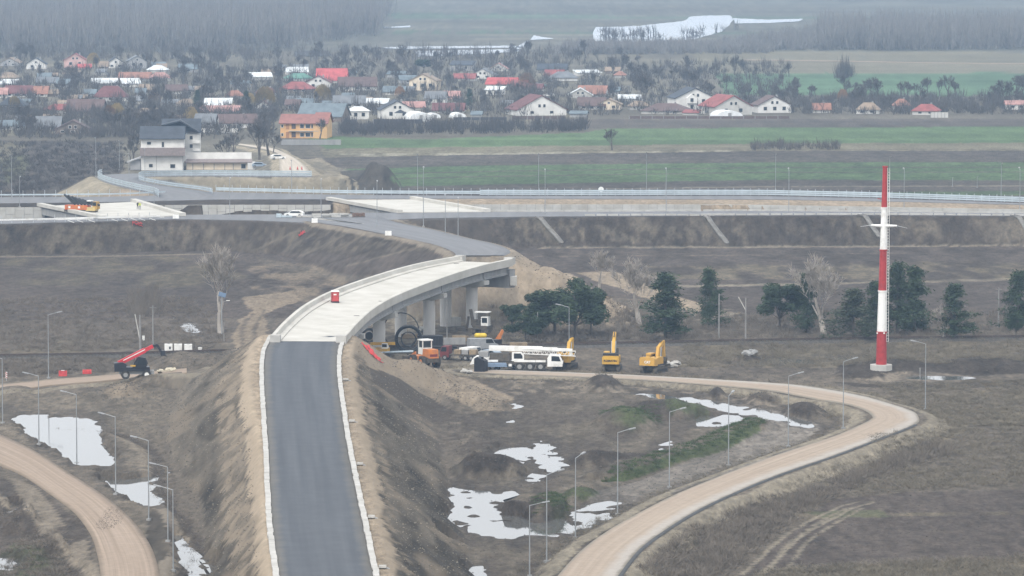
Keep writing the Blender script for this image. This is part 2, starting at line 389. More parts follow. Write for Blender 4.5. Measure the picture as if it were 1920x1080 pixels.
PUDM = (PB > 0.5).astype(float)
# ---------------------------------------------------------------- ground colours (what the soil is, not how it is lit)
C = lambda r, g, b: np.array([r, g, b], float)
SCRUB = C(0.112, 0.100, 0.084); PLOW = C(0.076, 0.066, 0.060); DARK = C(0.047, 0.041, 0.036); SAND = C(0.295, 0.253, 0.197); PALE = C(0.20, 0.185, 0.15)
SILT = C(0.165, 0.148, 0.122); GREEN = C(0.085, 0.132, 0.064); TEAL = C(0.072, 0.125, 0.075); MOSS = C(0.062, 0.078, 0.038); DRYG = C(0.15, 0.135, 0.10); FAR = C(0.12, 0.115, 0.10)
PXv, PYv = proj(X, Y, Z)
COLR = np.tile(SCRUB, (len(X), 1))
near = (Y > 400) & (Y < 1450) & (np.abs(X) < 210)
n1 = fbm(X * 0.03, Y * 0.012, 101); n2 = fbm(X * 0.25, Y * 0.06, 102); n3 = fbm(X * 0.9, Y * 0.3, 103, 3)
JX = (fbm(X * 0.22, Y * 0.10, 111) - 0.5) * 2; JY = (fbm(X * 0.22, Y * 0.10, 112) - 0.5) * 2
def paint(poly, col, a=1.0, jx=20, jy=8, mask=None, tex=None):
    xs_ = [p[0] for p in poly]; ys_ = [p[1] for p in poly]
    m = np.where((PXv > min(xs_) - 40) & (PXv < max(xs_) + 40) & (PYv > min(ys_) - 20) & (PYv < max(ys_) + 20) & (Y > 300))[0]
    if mask is not None: m = m[mask[m]]
    k = inpoly(PXv[m] + JX[m] * jx, PYv[m] + JY[m] * jy, poly); m = m[k]
    al = a if tex is None else (a * tex[m])[:, None]
    COLR[m] = COLR[m] * (1 - al) + col * al
t2 = sstep(0.35, 0.62, n2); t3 = sstep(0.42, 0.62, n3)
far = Y > 1150
# far country
paint([(-400, -170), (2400, -170), (2400, 140), (-400, 140)], FAR, 1, 0, 0)
for k in range(26):                            # bands of far fields
    y = -60 + k * 6.5 + random.uniform(-2, 2); x0 = random.choice([-300, 700, 760, 900]); x1 = x0 + random.uniform(300, 1300)
    paint([(x0, y), (x1, y + 1), (x1 + 60, y + 5), (x0 - 40, y + 4)], random.choice([PALE, PLOW * 1.3, TEAL, DRYG, PALE, SCRUB]), 0.6, 30, 1.5)
paint([(-400, 98), (1450, 96), (1450, 225), (-400, 262)], SCRUB * 1.25, 1, 10, 3)
paint([(-400, 98), (1450, 96), (1450, 225), (-400, 262)], DRYG, 0.6, 10, 3, tex=t2)
paint([(1300, 95), (2400, 100), (2400, 140), (1300, 137)], DRYG * 1.15, 0.9, 10, 2)
paint([(1340, 137), (2400, 136), (2400, 181), (1360, 181)], TEAL * 1.15, 1, 14, 1)
paint([(1100, 178), (2400, 181), (2400, 226), (1100, 224)], SCRUB * 1.1, 1, 6, 2)
paint([(1030, 224), (2400, 224), (2400, 241), (1000, 241)], PLOW * 1.15, 1, 5, 1)
paint([(560, 252), (780, 262), (1100, 248), (1140, 241), (2400, 234.5), (2400, 267), (1440, 270), (1000, 276), (620, 283)], GREEN, 1, 5, 0.8)
paint([(600, 279), (1000, 274), (1440, 269), (2400, 266), (2400, 282), (1440, 283), (900, 291), (610, 297)], DRYG * 0.95, 1, 6, 1.5)
paint([(640, 288), (900, 287), (1400, 281), (1400, 284.5), (900, 291.5), (640, 297)], PALE * 1.25, 0.9, 10, 1, tex=t2)
paint([(560, 296), (900, 290), (1440, 283.5), (2400, 281), (2400, 304), (1440, 306), (900, 312), (600, 319)], PLOW, 1, 4, 0.8)
paint([(640, 317), (900, 310.5), (1440, 304.5), (2400, 304), (2400, 340), (1440, 338), (900, 347), (700, 352)], GREEN * 0.82, 1, 4, 0.8)
for yy in (0, 1):
    a = 9.5 * (yy + 1)
    paint([(660, 317 + a), (900, 311 + a), (1440, 304 + a * .95), (2400, 303 + a * .95), (2400, 304.8 + a * .95), (1440, 306 + a * .95), (900, 313.2 + a), (660, 319 + a)], PLOW, 0.85, 0, 0.3)
paint([(690, 351), (900, 346), (1440, 337), (2400, 339), (2400, 400), (690, 400)], PLOW * 0.95, 1, 4, 0.8, mask=far)
paint([(1100, 354), (1440, 349), (2400, 345.5), (2400, 348), (1440, 351), (1100, 355)], PALE, 0.55, 0, 0.4, mask=far)
paint([(1640, 360), (2400, 354), (2400, 366), (1640, 366)], GREEN * 0.8, 0.8, 4, 1, mask=far)
# dark scrubby slope on the left
paint([(-300, 262), (180, 264), (230, 290), (232, 330), (150, 375), (-300, 378)], PLOW * 1.0, 1, 10, 2, mask=far)
paint([(-100, 264), (48, 266), (40, 285), (0, 305), (-100, 320)], DRYG * 0.9, 0.9, 10, 3, mask=far)
paint([(0, 295), (55, 290), (50, 330), (0, 345)], C(0.085, 0.09, 0.05), 0.7, 15, 5, mask=far)
# village yards near the white house, road to the houses
paint([(230, 262), (520, 262), (520, 330), (232, 330)], SILT * 0.9, 1, 10, 2, mask=far)
paint([(545, 300), (600, 296), (690, 345), (740, 372), (400, 372), (320, 335), (580, 330)], SAND * 0.7, 1, 12, 3, mask=(Y > 1100))
paint([(575, 300), (700, 330), (740, 372), (560, 372), (600, 340)], SILT * 0.8, 0.9, 20, 4, mask=(Y > 1100), tex=t2)
paint([(640, 322), (700, 318), (750, 345), (745, 372), (660, 360)], DARK * 1.3, 1, 8, 3, mask=(Y > 1100))
paint([(100, 366), (165, 335), (186, 330), (300, 362), (320, 372), (200, 380)], SAND * 0.85, 1, 6, 2, mask=(Y > 1100))
# middle distance: ploughed land between the railway and the highway bank
mid = (Y < 1075) & (Y > 700)
paint([(-300, 410), (700, 410), (860, 470), (620, 560), (520, 640), (-300, 665)], PLOW * 1.0, 1, 10, 3, mask=mid)
paint([(735, 400), (2300, 400), (2300, 470), (965, 470), (800, 428)], DARK * 1.25, 1, 6, 2, mask=mid)
paint([(940, 462), (2300, 462), (2300, 560), (1040, 560)], PLOW * 1.0, 1, 10, 3, mask=mid)
paint([(-300, 412), (350, 408), (640, 425), (860, 468), (700, 482), (480, 470), (-300, 482)], DARK * 1.35, 1, 6, 3, mask=mid)
paint([(-300, 481), (200, 479), (400, 475), (400, 477), (200, 482), (-300, 484)], PALE * 0.9, 0.8, 3, 0.5, mask=mid)
paint([(0, 485), (330, 482), (480, 520), (330, 540), (0, 532)], DRYG * 0.65, 0.8, 20, 6, mask=mid, tex=t2)
paint([(455, 500), (560, 492), (660, 525), (560, 575), (480, 545)], SAND * 0.55, 0.9, 20, 6, mask=mid, tex=t2)
paint([(480, 480), (640, 515), (760, 520), (640, 528), (500, 500)], SILT * 0.8, 0.6, 10, 2, mask=mid)
paint([(1010, 463.5), (1440, 462), (2200, 457), (2200, 460), (1440, 465), (1010, 466.5)], PALE, 0.75, 3, 0.6, mask=mid)
paint([(1180, 500), (1520, 495), (2200, 488), (2200, 528), (1440, 526), (1200, 520)], DRYG * 0.75, 0.8, 30, 4, mask=mid, tex=t2)
paint([(1270, 535), (1500, 531), (1900, 521), (2200, 520), (2200, 524), (1900, 526), (1500, 535), (1270, 539)], PALE, 0.9, 4, 1, mask=mid)
paint([(1290, 540), (1900, 526), (2200, 526), (2200, 600), (1290, 620)], PLOW * 0.92, 1, 10, 3, mask=mid)
for x0, x1 in ((1008, 1050), (1325, 1362), (1612, 1650), (1898, 1926)):    # drainage chutes on the bank are built; bare soil around them
    paint([(x0 - 14, 405), (x0 + 10, 405), (x1 + 8, 460), (x1 - 14, 460)], SILT * 0.55, 0.7, 10, 3, mask=mid)
paint([(1040, 420), (1160, 420), (1420, 440), (1180, 455), (1060, 450)], SILT * 0.6, 0.8, 20, 5, mask=mid, tex=t3)
paint([(1700, 412), (1960, 412), (1960, 450), (1780, 445)], SILT * 0.75, 0.8, 25, 6, mask=mid, tex=t2)
for q, (xa, ya, xb, yb) in enumerate([(500, 474, 720, 522), (560, 430, 470, 470), (640, 440, 560, 480), (330, 430, 420, 472), (120, 424, 90, 470), (820, 452, 640, 500), (590, 500, 690, 470), (0, 500, 300, 520), (1150, 425, 1190, 460), (1450, 420, 1480, 455), (1240, 480, 1700, 474), (1000, 480, 1300, 478), (1760, 470, 2000, 466)]):
    w_ = 2.2 if abs(ya - yb) < 12 else 7
    paint([(xa, ya), (xa + w_, ya + 1.2), (xb + w_, yb + 1.2), (xb, yb)], (SILT * 0.8 if q % 3 else DARK), 0.75, 6, 1.5, mask=mid)
paint([(-100, 420), (860, 430), (860, 470), (-100, 478)], SILT * 0.55, 0.8, 20, 4, mask=mid & (Z > 0.3), tex=t3)
paint([(960, 408), (2200, 408), (2200, 456), (960, 456)], SILT * 0.55, 0.8, 20, 4, mask=mid & (Z > 0.3), tex=t3 * t2)
paint([(960, 466), (2200, 462), (2200, 530), (1200, 530)], DARK * 1.1, 0.6, 20, 4, mask=mid, tex=1 - t2)
# sandy cone at the far abutment and the track behind it
paint([(925, 478), (960, 462), (1010, 468), (1050, 500), (1115, 545), (1195, 588), (1185, 606), (1010, 612), (880, 602), (900, 520)], SAND * 0.88, 1, 8, 4, mask=(Y < 960))
paint([(890, 520), (960, 520), (1000, 600), (890, 610)], SILT * 0.9, 0.8, 12, 6, mask=(Y < 960), tex=t2)
paint([(1080, 512), (1150, 510), (1230, 540), (1330, 575), (1310, 585), (1200, 555)], SAND * 0.9, 0.9, 10, 3, mask=mid)
paint([(1320, 570), (1420, 590), (1400, 605), (1250, 604)], PALE, 0.8, 20, 3, mask=mid, tex=t3)
# building yard under and beside the bridge
paint([(640, 590), (930, 580), (1000, 640), (990, 700), (700, 700), (640, 640)], SILT * 0.62, 1, 10, 3, mask=(Z < 4))
paint([(640, 590), (930, 580), (1000, 640), (990, 700), (700, 700), (640, 640)], PALE * 0.8, 0.8, 10, 3, mask=(Z < 4), tex=t3)
paint([(-300, 600), (2300, 590), (2300, 700), (-300, 720)], SCRUB * 0.95, 0.9, 20, 4, mask=(Z < 1.5) & (np.abs(X + 12) > 18), tex=1 - t3 * 0.5)
paint([(1270, 640), (2300, 632), (2300, 690), (1270, 690)], DRYG * 0.8, 0.8, 30, 5, tex=t2)
paint([(0, 640), (420, 635), (420, 665), (0, 672)], DRYG * 0.65, 0.7, 30, 4, tex=t2)
paint([(440, 655), (495, 655), (500, 615), (490, 590), (570, 562), (545, 545), (455, 556), (470, 580), (442, 612)], SAND * 0.72, 0.9, 14, 5, mask=(Z < 2))
paint([(452, 655), (460, 655), (458, 612), (478, 588), (472, 588), (450, 612)], DARK * 1.8, 0.7, 3, 1, mask=(Z < 2))
paint([(478, 655), (484, 655), (480, 615), (500, 580), (494, 580), (473, 612)], DARK * 1.8, 0.7, 3, 1, mask=(Z < 2))
# tower yard
paint([(1580, 684), (1960, 676), (1960, 700), (1800, 706), (1640, 700), (1570, 694)], DARK * 0.95, 1, 20, 3)
paint([(1590, 704), (1700, 695), (1840, 705), (1810, 714), (1690, 716), (1600, 712)], SILT * 1.15, 1, 20, 2)
paint([(1560, 716), (1640, 720), (1800, 716), (1960, 712), (1960, 726), (1700, 730), (1600, 726)], DARK * 1.1, 0.9, 20, 3)
paint([(1350, 688), (1560, 690), (1560, 700), (1350, 702)], DARK * 1.2, 0.8, 20, 3, tex=t2)
# basin inside the loop
low = (Z < 3.5) & (Y < 760)
paint([(820, 700), (1440, 722), (1560, 760), (1560, 800), (1000, 1100), (760, 1100), (830, 980), (880, 820)], SILT * 0.70, 1, 12, 5, mask=low)
paint([(820, 700), (1440, 722), (1560, 760), (1560, 800), (1000, 1100), (760, 1100), (830, 980), (880, 820)], DARK * 1.2, 0.75, 12, 5, mask=low, tex=t2)
paint([(960, 710), (1200, 712), (1420, 735), (1560, 775), (1400, 765), (1150, 735), (960, 740)], SILT * 0.95, 0.8, 20, 4, mask=low, tex=t3)
paint([(1100, 925), (1180, 908), (1300, 862), (1436, 806), (1440, 790), (1400, 778), (1300, 760), (1330, 752), (1440, 765), (1540, 798), (1500, 838), (1360, 888), (1240, 932), (1120, 955)], C(0.150, 0.142, 0.130), 1, 5, 2, mask=low)
paint([(1130, 905), (1180, 880), (1300, 842), (1370, 808), (1425, 790), (1432, 806), (1380, 835), (1240, 880), (1170, 905)], MOSS, 1, 8, 4)
for hx, hy, hwpx, hd, hh in HEAPS:
    c = P(hx, hy, 0); w = hwpx / ppm(c); m = np.where((np.abs(X - c.x) < 1.3 * w) & (np.abs(Y - c.y) < 1.3 * hd))[0]
    kind = MOSS * 0.95 if (int(hx) in (1172, 1035, 1290, 1090)) else DARK if int(hx) in (930, 880, 965, 1120, 1180, 1130, 1235, 1345, 1430, 1510, 715, 690, 40, 80, 1680, 1850, 1610, 1400) else None
    if kind is None: continue
    r2 = ((X[m] - c.x) / w) ** 2 + ((Y[m] - c.y) / hd) ** 2 + (n3[m] - 0.5) * 1.2
    al = (1 - sstep(0.5, 0.95, r2))[:, None]
    if int(hx) in (1172, 1035): al = al * sstep(-0.5, 0.1, (X[m] - c.x) / w + n3[m] - 0.5)[:, None]
    COLR[m] = COLR[m] * (1 - al) + kind * al
# bottom right field
paint([(1160, 1100), (1300, 985), (1500, 905), (1720, 830), (1800, 790), (2300, 760), (2300, 1200), (1100, 1200)], SCRUB * 0.82, 1, 15, 5)
paint([(1560, 935), (1700, 925), (2300, 905), (2300, 1060), (1500, 1075), (1360, 1100), (1480, 1000)], PLOW * 0.95, 1, 20, 4)
paint([(1440, 960), (1560, 964), (1700, 962), (2300, 953), (2300, 960), (1700, 968), (1500, 976)], DRYG * 0.8, 0.7, 20, 2, tex=t2)
paint([(1520, 958), (1660, 956), (1680, 968), (1540, 972)], MOSS * 1.2, 0.5, 20, 3)
paint([(1500, 1060), (2300, 1040), (2300, 1200), (1450, 1200)], DRYG * 0.75, 0.8, 20, 5, tex=t2)
paint([(1780, 735), (2300, 720), (2300, 790), (1800, 800)], DRYG * 0.8, 0.9, 20, 4, tex=t2)
# bottom left basin
paint([(-60, 740), (200, 735), (300, 700), (330, 800), (320, 1010), (430, 1100), (300, 1100), (180, 880), (-60, 800)], SILT * 0.75, 1, 10, 4, mask=low)
paint([(-100, 880), (60, 905), (160, 985), (185, 1100), (-100, 1100)], DARK * 1.5, 1, 10, 4, mask=low)
paint([(10, 890), (70, 915), (125, 985), (95, 990), (40, 935)], SILT * 1.05, 0.9, 6, 3)
paint([(130, 1020), (160, 1010), (172, 1060), (175, 1100), (135, 1100)], SILT * 1.1, 0.9, 6, 3)
paint([(20, 1020), (120, 1020), (130, 1100), (-20, 1100)], MOSS * 0.9, 0.6, 15, 6, tex=t2)
paint([(150, 690), (330, 690), (260, 745), (180, 750)], SAND * 0.6, 0.9, 10, 3, mask=low, tex=t2)
# verges and slopes of the banks
def band(key, a, b, col, al=1.0, side=0, wob=1.0, tex=None):
    m, d, pe, s, out, zr = EMB[key]
    o = out + (fbm(s * 0.15, out * 0.1, 61) - 0.5) * 2 * wob
    k = (o > a) & (o < b)
    if side: k &= (pe * side > 0)
    aa = al if tex is None else (al * tex[m[k]])[:, None]
    COLR[m[k]] = COLR[m[k]] * (1 - aa) + col * aa
m, d, pe, s, out, zr = EMB['ramp']
onb = (out > 0) & (Z[m] > 0.35) & (out < 13.5)
strk = 0.55 * fbm(s * 0.035, out * 0.9, 63, 4) + 0.25 * fbm(s * 0.16, out * 0.5, 67, 3) + 0.2 * fbm(s * 0.25, out * 2.2, 68, 3); pat = fbm(s * 0.035, out * 0.22, 64)
base = SILT[None, :] * (0.68 + 1.7 * (strk - 0.5)[:, None])
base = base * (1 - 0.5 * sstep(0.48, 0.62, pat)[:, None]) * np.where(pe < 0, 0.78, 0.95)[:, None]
base = base + (SAND * 0.55 - base) * (sstep(0.52, 0.72, fbm(s * 0.05 + 9, out * 0.2, 66)) * 0.75)[:, None]
COLR[m[onb]] = base[onb]
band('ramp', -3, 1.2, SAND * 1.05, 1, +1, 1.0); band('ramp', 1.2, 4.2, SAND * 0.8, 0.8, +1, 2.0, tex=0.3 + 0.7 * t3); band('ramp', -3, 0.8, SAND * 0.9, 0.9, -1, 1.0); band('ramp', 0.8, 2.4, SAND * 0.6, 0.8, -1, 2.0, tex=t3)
k = (out > 0) & (out < 13.5) & (Z[m] > 0.2) & (Y[m] > 690) & (pe < 0); al = (sstep(690, 718, Y[m[k]]) * 0.85 * (0.55 + 0.45 * t2[m[k]]))[:, None]; COLR[m[k]] = COLR[m[k]] * (1 - al) + SAND * 0.72 * al
paint([(670, 640), (760, 655), (960, 745), (975, 770), (900, 770), (820, 735), (700, 700)], SAND * 0.72, 0.9, 8, 4, mask=(Y < 775))
paint([(690, 685), (760, 715), (850, 770), (830, 800), (760, 760), (700, 715)], DARK * 1.2, 0.9, 8, 5, mask=(Y < 775))
paint([(740, 770), (950, 770), (900, 850), (800, 860), (760, 820)], DARK * 1.5, 0.75, 15, 6, mask=(Y < 775), tex=1 - t3)
band('loop', -1, 2.4, PALE * 1.0, 1, 0, 0.8); band('loop', 2.4, 5.0, DRYG, 0.7, -1, 1.5, tex=t3); band('loop', 1.2, 4.0, DARK * 1.4, 0.7, 1, 1.5, tex=t3)
band('curve', -1, 1.0, SILT * 1.1, 1, 0, 0.8); band('curve', 0.9, 2.6, DARK * 1.3, 0.85, 0, 1.0)
band('path', -1, 1.2, PALE, 0.8, 0, 0.8); band('haul', -9, 2, SAND * 0.75, 0.9, 0, 1.5) if 'haul' in EMB else None
band('access', -1, 1.2, SAND * 0.9, 1, 0, 0.6); band('approach', -1, 0.9, SILT * 1.2, 1, 0, 0.5); band('village', -1, 1.5, SAND, 1, 0, 0.8)
# sandy strip behind the retaining wall
wf = W(TFAR); ff = W([(2150, 383), (1920, 383.5), (1680, 377.5), (1440, 373.5), (900, 372), (620, 373), (400, 374), (240, 378), (0, 381), (-160, 382)])
k = np.where((Y > 1020) & (Y < 1160) & (np.abs(X) < 170))[0]
kk = k[inpoly(X[k], Y[k], wf + ff)]; COLR[kk] = SAND * 0.95
kk = kk[(PXv[kk] < 625)]; COLR[kk] = DARK
# tyre tracks
def track(pts, w, col, al=0.8, z=0.0):
    c = resample(catmull([P(a, b, z) for a, b in pts], 10), 1.0)
    m, d, pe, s, zr, h = nearest(c, np.full(len(c), w), 6)
    o = np.abs(np.abs(d) - 1.0)
    k = (o < w) & (vnoise(s * 0.6, pe * 2, 71) > 0.25); COLR[m[k]] = COLR[m[k]] * (1 - al) + col * al
    Z[m[k]] -= 0.05
track([(1385, 1095), (1440, 1050), (1480, 1010), (1520, 985), (1580, 955), (1620, 942)], 0.32, PALE * 1.0)
track([(1430, 1095), (1470, 1055), (1500, 1015), (1560, 975), (1600, 955)], 0.3, PALE * 0.9)
track([(650, 372), (665, 360), (650, 345), (600, 335), (575, 325)], 0.5, SAND, 0.7, 1.0)
track([(290, 760), (300, 820), (315, 900), (300, 960)], 0.4, DARK * 1.6, 0.5, 3.0)
# broad and fine mottling of the soil itself
mott = 0.80 + 0.40 * n1 + 0.9 * (n3 - 0.5) * near + 0.6 * (n2 - 0.5)
mott[EMB['ramp'][0][(EMB['ramp'][4] > 0) & (EMB['ramp'][4] < 13.5)]] *= 0.0; mott = np.where(mott == 0, 1.0, mott); mott = 1 + (mott - 1) * np.where(COLR[:, 0] > 0.15, 0.55, 1.0)
COLR *= np.where((Y < 1150)[:, None], np.array([0.94, 0.895, 0.845]), np.array([0.96, 0.98, 0.93])) * mott[:, None]
wk = (WETM > 0) & (Z < 1.6); COLR[wk] = COLR[wk] * 0.45 + DARK * 0.55 * (0.7 + 0.8 * n3[wk])[:, None]
COLR[PUDM > 0] = DARK
COLR = np.clip(COLR, 0.008, 0.6)
fm = Y > 1150; COLR[fm] *= (0.72 + 0.56 * fbm(X[fm] * 0.004, Y[fm] * 0.13, 131, 3))[:, None]
ROUGHA = np.ones(len(X))                      # how coarse the grain of the soil is: graded banks are smoother
mm_, dd_, _, _, oo_, _ = EMB['ramp']; kk = (oo_ > -0.5) & (oo_ < 14) & (Z[mm_] > 0.3); ROUGHA[mm_[kk]] = 0.30
for key in ('approach', 'access'):
    mm_, dd_, _, _, oo_, _ = EMB[key]; kk = (oo_ > -0.5) & (oo_ < 20) & (Z[mm_] > 0.3); ROUGHA[mm_[kk]] = 0.5
ZG = Z.reshape(SHP)
def gz(x, y):                                  # terrain height at a point
    i = int(np.clip(np.searchsorted(xs, x) - 1, 0, len(xs) - 2)); j = int(np.clip(np.searchsorted(ys, y) - 1, 0, len(ys) - 2))
    u = (x - xs[i]) / (xs[i + 1] - xs[i]); v = (y - ys[j]) / (ys[j + 1] - ys[j])
    return float((ZG[j, i] * (1 - u) + ZG[j, i + 1] * u) * (1 - v) + (ZG[j + 1, i] * (1 - u) + ZG[j + 1, i + 1] * u) * v)
def G(px, py, zmax=14.0):                      # the point of the ground seen at a photo pixel
    a = P(px, py, zmax); b = P(px, py, -0.5); pt = b
    n = 160
    for k in range(n + 1):
        q = a.lerp(b, k / n)
        if gz(q.x, q.y) >= q.z:
            p0 = a.lerp(b, max(0, k - 1) / n)
            for _ in range(8):
                mdl = p0.lerp(q, 0.5)
                if gz(mdl.x, mdl.y) >= mdl.z: q = mdl
                else: p0 = mdl
            pt = q; break
    return Vector((pt.x, pt.y, gz(pt.x, pt.y)))
def GP(px, py):                                # flat-ground placement, then dropped on the terrain
    q = P(px, py, 0.0); return Vector((q.x, q.y, gz(q.x, q.y)))

gm = mat('soil', (1.38, 1.36, 1.33), 0.95, 0.2, 0.9, bump=1.0, bscale=1.6, attr='soil_colour', col2=(0.52, 0.52, 0.53), spec=0.12, stretch=(1.3, 0.45, 1.0))
gm.node_tree.nodes['Noise Texture'].inputs['Roughness'].default_value = 0.75; gm.node_tree.nodes['Bump'].inputs['Distance'].default_value = 0.35
nx, ny = SHP[1], SHP[0]
ii = np.arange((ny - 1) * (nx - 1)); r_ = ii // (nx - 1); c_ = ii % (nx - 1); v0 = r_ * nx + c_
quads = np.stack([v0, v0 + 1, v0 + nx + 1, v0 + nx], 1).astype(np.int32)
me = bpy.data.meshes.new('ground')
me.vertices.add(nx * ny); me.vertices.foreach_set('co', np.stack([X, Y, Z], 1).astype(np.float32).ravel())
me.loops.add(len(quads) * 4); me.loops.foreach_set('vertex_index', quads.ravel())
me.polygons.add(len(quads)); me.polygons.foreach_set('loop_start', (np.arange(len(quads)) * 4).astype(np.int32))
me.polygons.foreach_set('use_smooth', np.ones(len(quads), bool))
me.update(calc_edges=True)
ca = me.color_attributes.new('soil_colour', 'FLOAT_COLOR', 'POINT')
ca.data.foreach_set('color', np.concatenate([COLR, ROUGHA[:, None]], 1).astype(np.float32).ravel())
me.materials.append(gm)
ground = link('ground', me); tag(ground, 'bare brown soil, ploughed fields and building land', kind='structure')
# ---------------------------------------------------------------- roads, water, railway, walls of the underpass
def roadmat(name, c1, c2, edge=None, edge_w=0.12, outer=None, outer_from=0.72, rough=0.9, vs=(26, 0.02), fine=1.2):
    m = bpy.data.materials.new(name); m.use_nodes = True; nt = m.node_tree; N = nt.nodes; L = nt.links; b = N['Principled BSDF']
    b.inputs['Roughness'].default_value = rough; b.inputs['Specular IOR Level'].default_value = 0.25
    uv = N.new('ShaderNodeUVMap'); mp = N.new('ShaderNodeMapping'); L.new(uv.outputs[0], mp.inputs[0]); mp.inputs['Scale'].default_value = (vs[0], vs[1], 1)
    n1 = N.new('ShaderNodeTexNoise'); n1.inputs['Scale'].default_value = 1.0; n1.inputs['Detail'].default_value = 5; L.new(mp.outputs[0], n1.inputs['Vector'])
    r1 = N.new('ShaderNodeMapRange'); r1.inputs[1].default_value = 0.32; r1.inputs[2].default_value = 0.68; L.new(n1.outputs['Fac'], r1.inputs[0])
    mx = N.new('ShaderNodeMix'); mx.data_type = 'RGBA'; mx.inputs[6].default_value = (*c1, 1); mx.inputs[7].default_value = (*c2, 1); L.new(r1.outputs[0], mx.inputs[0])
    out = mx.outputs[2]
    sp = N.new('ShaderNodeSeparateXYZ'); L.new(uv.outputs[0], sp.inputs[0])
    geo = N.new('ShaderNodeNewGeometry'); n2 = N.new('ShaderNodeTexNoise'); n2.inputs['Scale'].default_value = 0.35; n2.inputs['Detail'].default_value = 7; L.new(geo.outputs['Position'], n2.inputs['Vector'])
    if outer:
        ad = N.new('ShaderNodeMath'); ad.operation = 'MULTIPLY_ADD'; L.new(n2.outputs['Fac'], ad.inputs[0]); ad.inputs[1].default_value = 0.25; L.new(sp.outputs[0], ad.inputs[2])
        r2 = N.new('ShaderNodeMapRange'); r2.inputs[1].default_value = outer_from + 0.06; r2.inputs[2].default_value = outer_from + 0.24; L.new(ad.outputs[0], r2.inputs[0])
        m2 = N.new('ShaderNodeMix'); m2.data_type = 'RGBA'; L.new(r2.outputs[0], m2.inputs[0]); L.new(out, m2.inputs[6]); m2.inputs[7].default_value = (*outer, 1); out = m2.outputs[2]
    if edge:
        ab = N.new('ShaderNodeMath'); ab.operation = 'SUBTRACT'; L.new(sp.outputs[0], ab.inputs[0]); ab.inputs[1].default_value = 0.5
        a2 = N.new('ShaderNodeMath'); a2.operation = 'ABSOLUTE'; L.new(ab.outputs[0], a2.inputs[0])
        ad = N.new('ShaderNodeMath'); ad.operation = 'MULTIPLY_ADD'; L.new(n2.outputs['Fac'], ad.inputs[0]); ad.inputs[1].default_value = 0.14; L.new(a2.outputs[0], ad.inputs[2])
        r2 = N.new('ShaderNodeMapRange'); r2.inputs[1].default_value = 0.57 - edge_w; r2.inputs[2].default_value = 0.57; L.new(ad.outputs[0], r2.inputs[0])
        m2 = N.new('ShaderNodeMix'); m2.data_type = 'RGBA'; L.new(r2.outputs[0], m2.inputs[0]); L.new(out, m2.inputs[6]); m2.inputs[7].default_value = (*edge, 1); out = m2.outputs[2]
    n3 = N.new('ShaderNodeTexNoise'); n3.inputs['Scale'].default_value = fine; n3.inputs['Detail'].default_value = 8; L.new(geo.outputs['Position'], n3.inputs['Vector'])
    r3 = N.new('ShaderNodeMapRange'); r3.inputs[3].default_value = 0.8; r3.inputs[4].default_value = 1.2; L.new(n3.outputs['Fac'], r3.inputs[0])
    mm = N.new('ShaderNodeVectorMath'); mm.operation = 'SCALE'; L.new(out, mm.inputs[0]); L.new(r3.outputs[0], mm.inputs['Scale'])
    L.new(mm.outputs[0], b.inputs['Base Color'])
    MATS[name] = m; return m
M_ASPH = roadmat('asphalt', (0.054, 0.060, 0.070), (0.080, 0.087, 0.097), edge=(0.13, 0.122, 0.108), edge_w=0.12, rough=0.8, vs=(7, 0.012), fine=0.5)
M_ASPH2 = roadmat('asphalt_grey', (0.135, 0.137, 0.142), (0.175, 0.177, 0.182), rough=0.85, vs=(8, 0.02))
M_GRAV = roadmat('gravel_tan', (0.255, 0.203, 0.155), (0.33, 0.272, 0.215), outer=(0.33, 0.30, 0.265), edge=(0.20, 0.178, 0.145), edge_w=0.07, vs=(9, 0.010))
M_GRAV2 = roadmat('gravel_brown', (0.215, 0.165, 0.122), (0.31, 0.245, 0.19), edge=(0.17, 0.135, 0.10), edge_w=0.10, vs=(18, 0.015))
M_GRAV3 = roadmat('gravel_pale', (0.36, 0.31, 0.25), (0.47, 0.42, 0.35), edge=(0.27, 0.24, 0.19), vs=(10, 0.02))
M_CONC = mat('concrete_pale', (0.46, 0.45, 0.425), 0.85, col2=(0.33, 0.32, 0.295), scale=0.5, bump=0.2, bscale=3)
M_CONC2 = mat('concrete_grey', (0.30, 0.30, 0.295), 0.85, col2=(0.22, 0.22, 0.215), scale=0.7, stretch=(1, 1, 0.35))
M_CONCW = mat('concrete_deck', (0.51, 0.495, 0.455), 0.85, col2=(0.39, 0.375, 0.335), scale=0.22)
M_PANEL = mat('concrete_panel', (0.46, 0.46, 0.44), 0.85, col2=(0.33, 0.32, 0.29), scale=0.35)
M_GALV = mat('galvanised_steel', (0.42, 0.45, 0.47), 0.45, 0.1, 2, metal=0.35)
M_BARR = mat('barrier_steel', (0.46, 0.53, 0.57), 0.5, 0.1, 0.6, metal=0.2)
M_LAMP = mat('lamp_post_grey', (0.27, 0.285, 0.295), 0.5, 0.08, 2, metal=0.2)
M_DARKM = mat('dark_metal', (0.025, 0.026, 0.03), 0.5, 0.2, 3)
M_GLASS = mat('dark_glass', (0.02, 0.025, 0.03), 0.08, 0.1, 1, spec=0.6)
M_WHITE = mat('white_paint', (0.72, 0.72, 0.70), 0.5, col2=(0.50, 0.485, 0.45), scale=0.7, thr=(0.28, 0.52))
M_RED = mat('red_paint', (0.36, 0.035, 0.035), 0.5, 0.15, 1.2)
M_RUB = mat('rubber', (0.022, 0.021, 0.02), 0.85, 0.3, 3, col2=(0.06, 0.055, 0.05))
M_YEL = mat('machine_yellow', (0.62, 0.36, 0.035), 0.5, col2=(0.36, 0.22, 0.06), scale=1.1)
M_ORG = mat('machine_orange', (0.62, 0.20, 0.035), 0.5, col2=(0.34, 0.13, 0.05), scale=1.1)
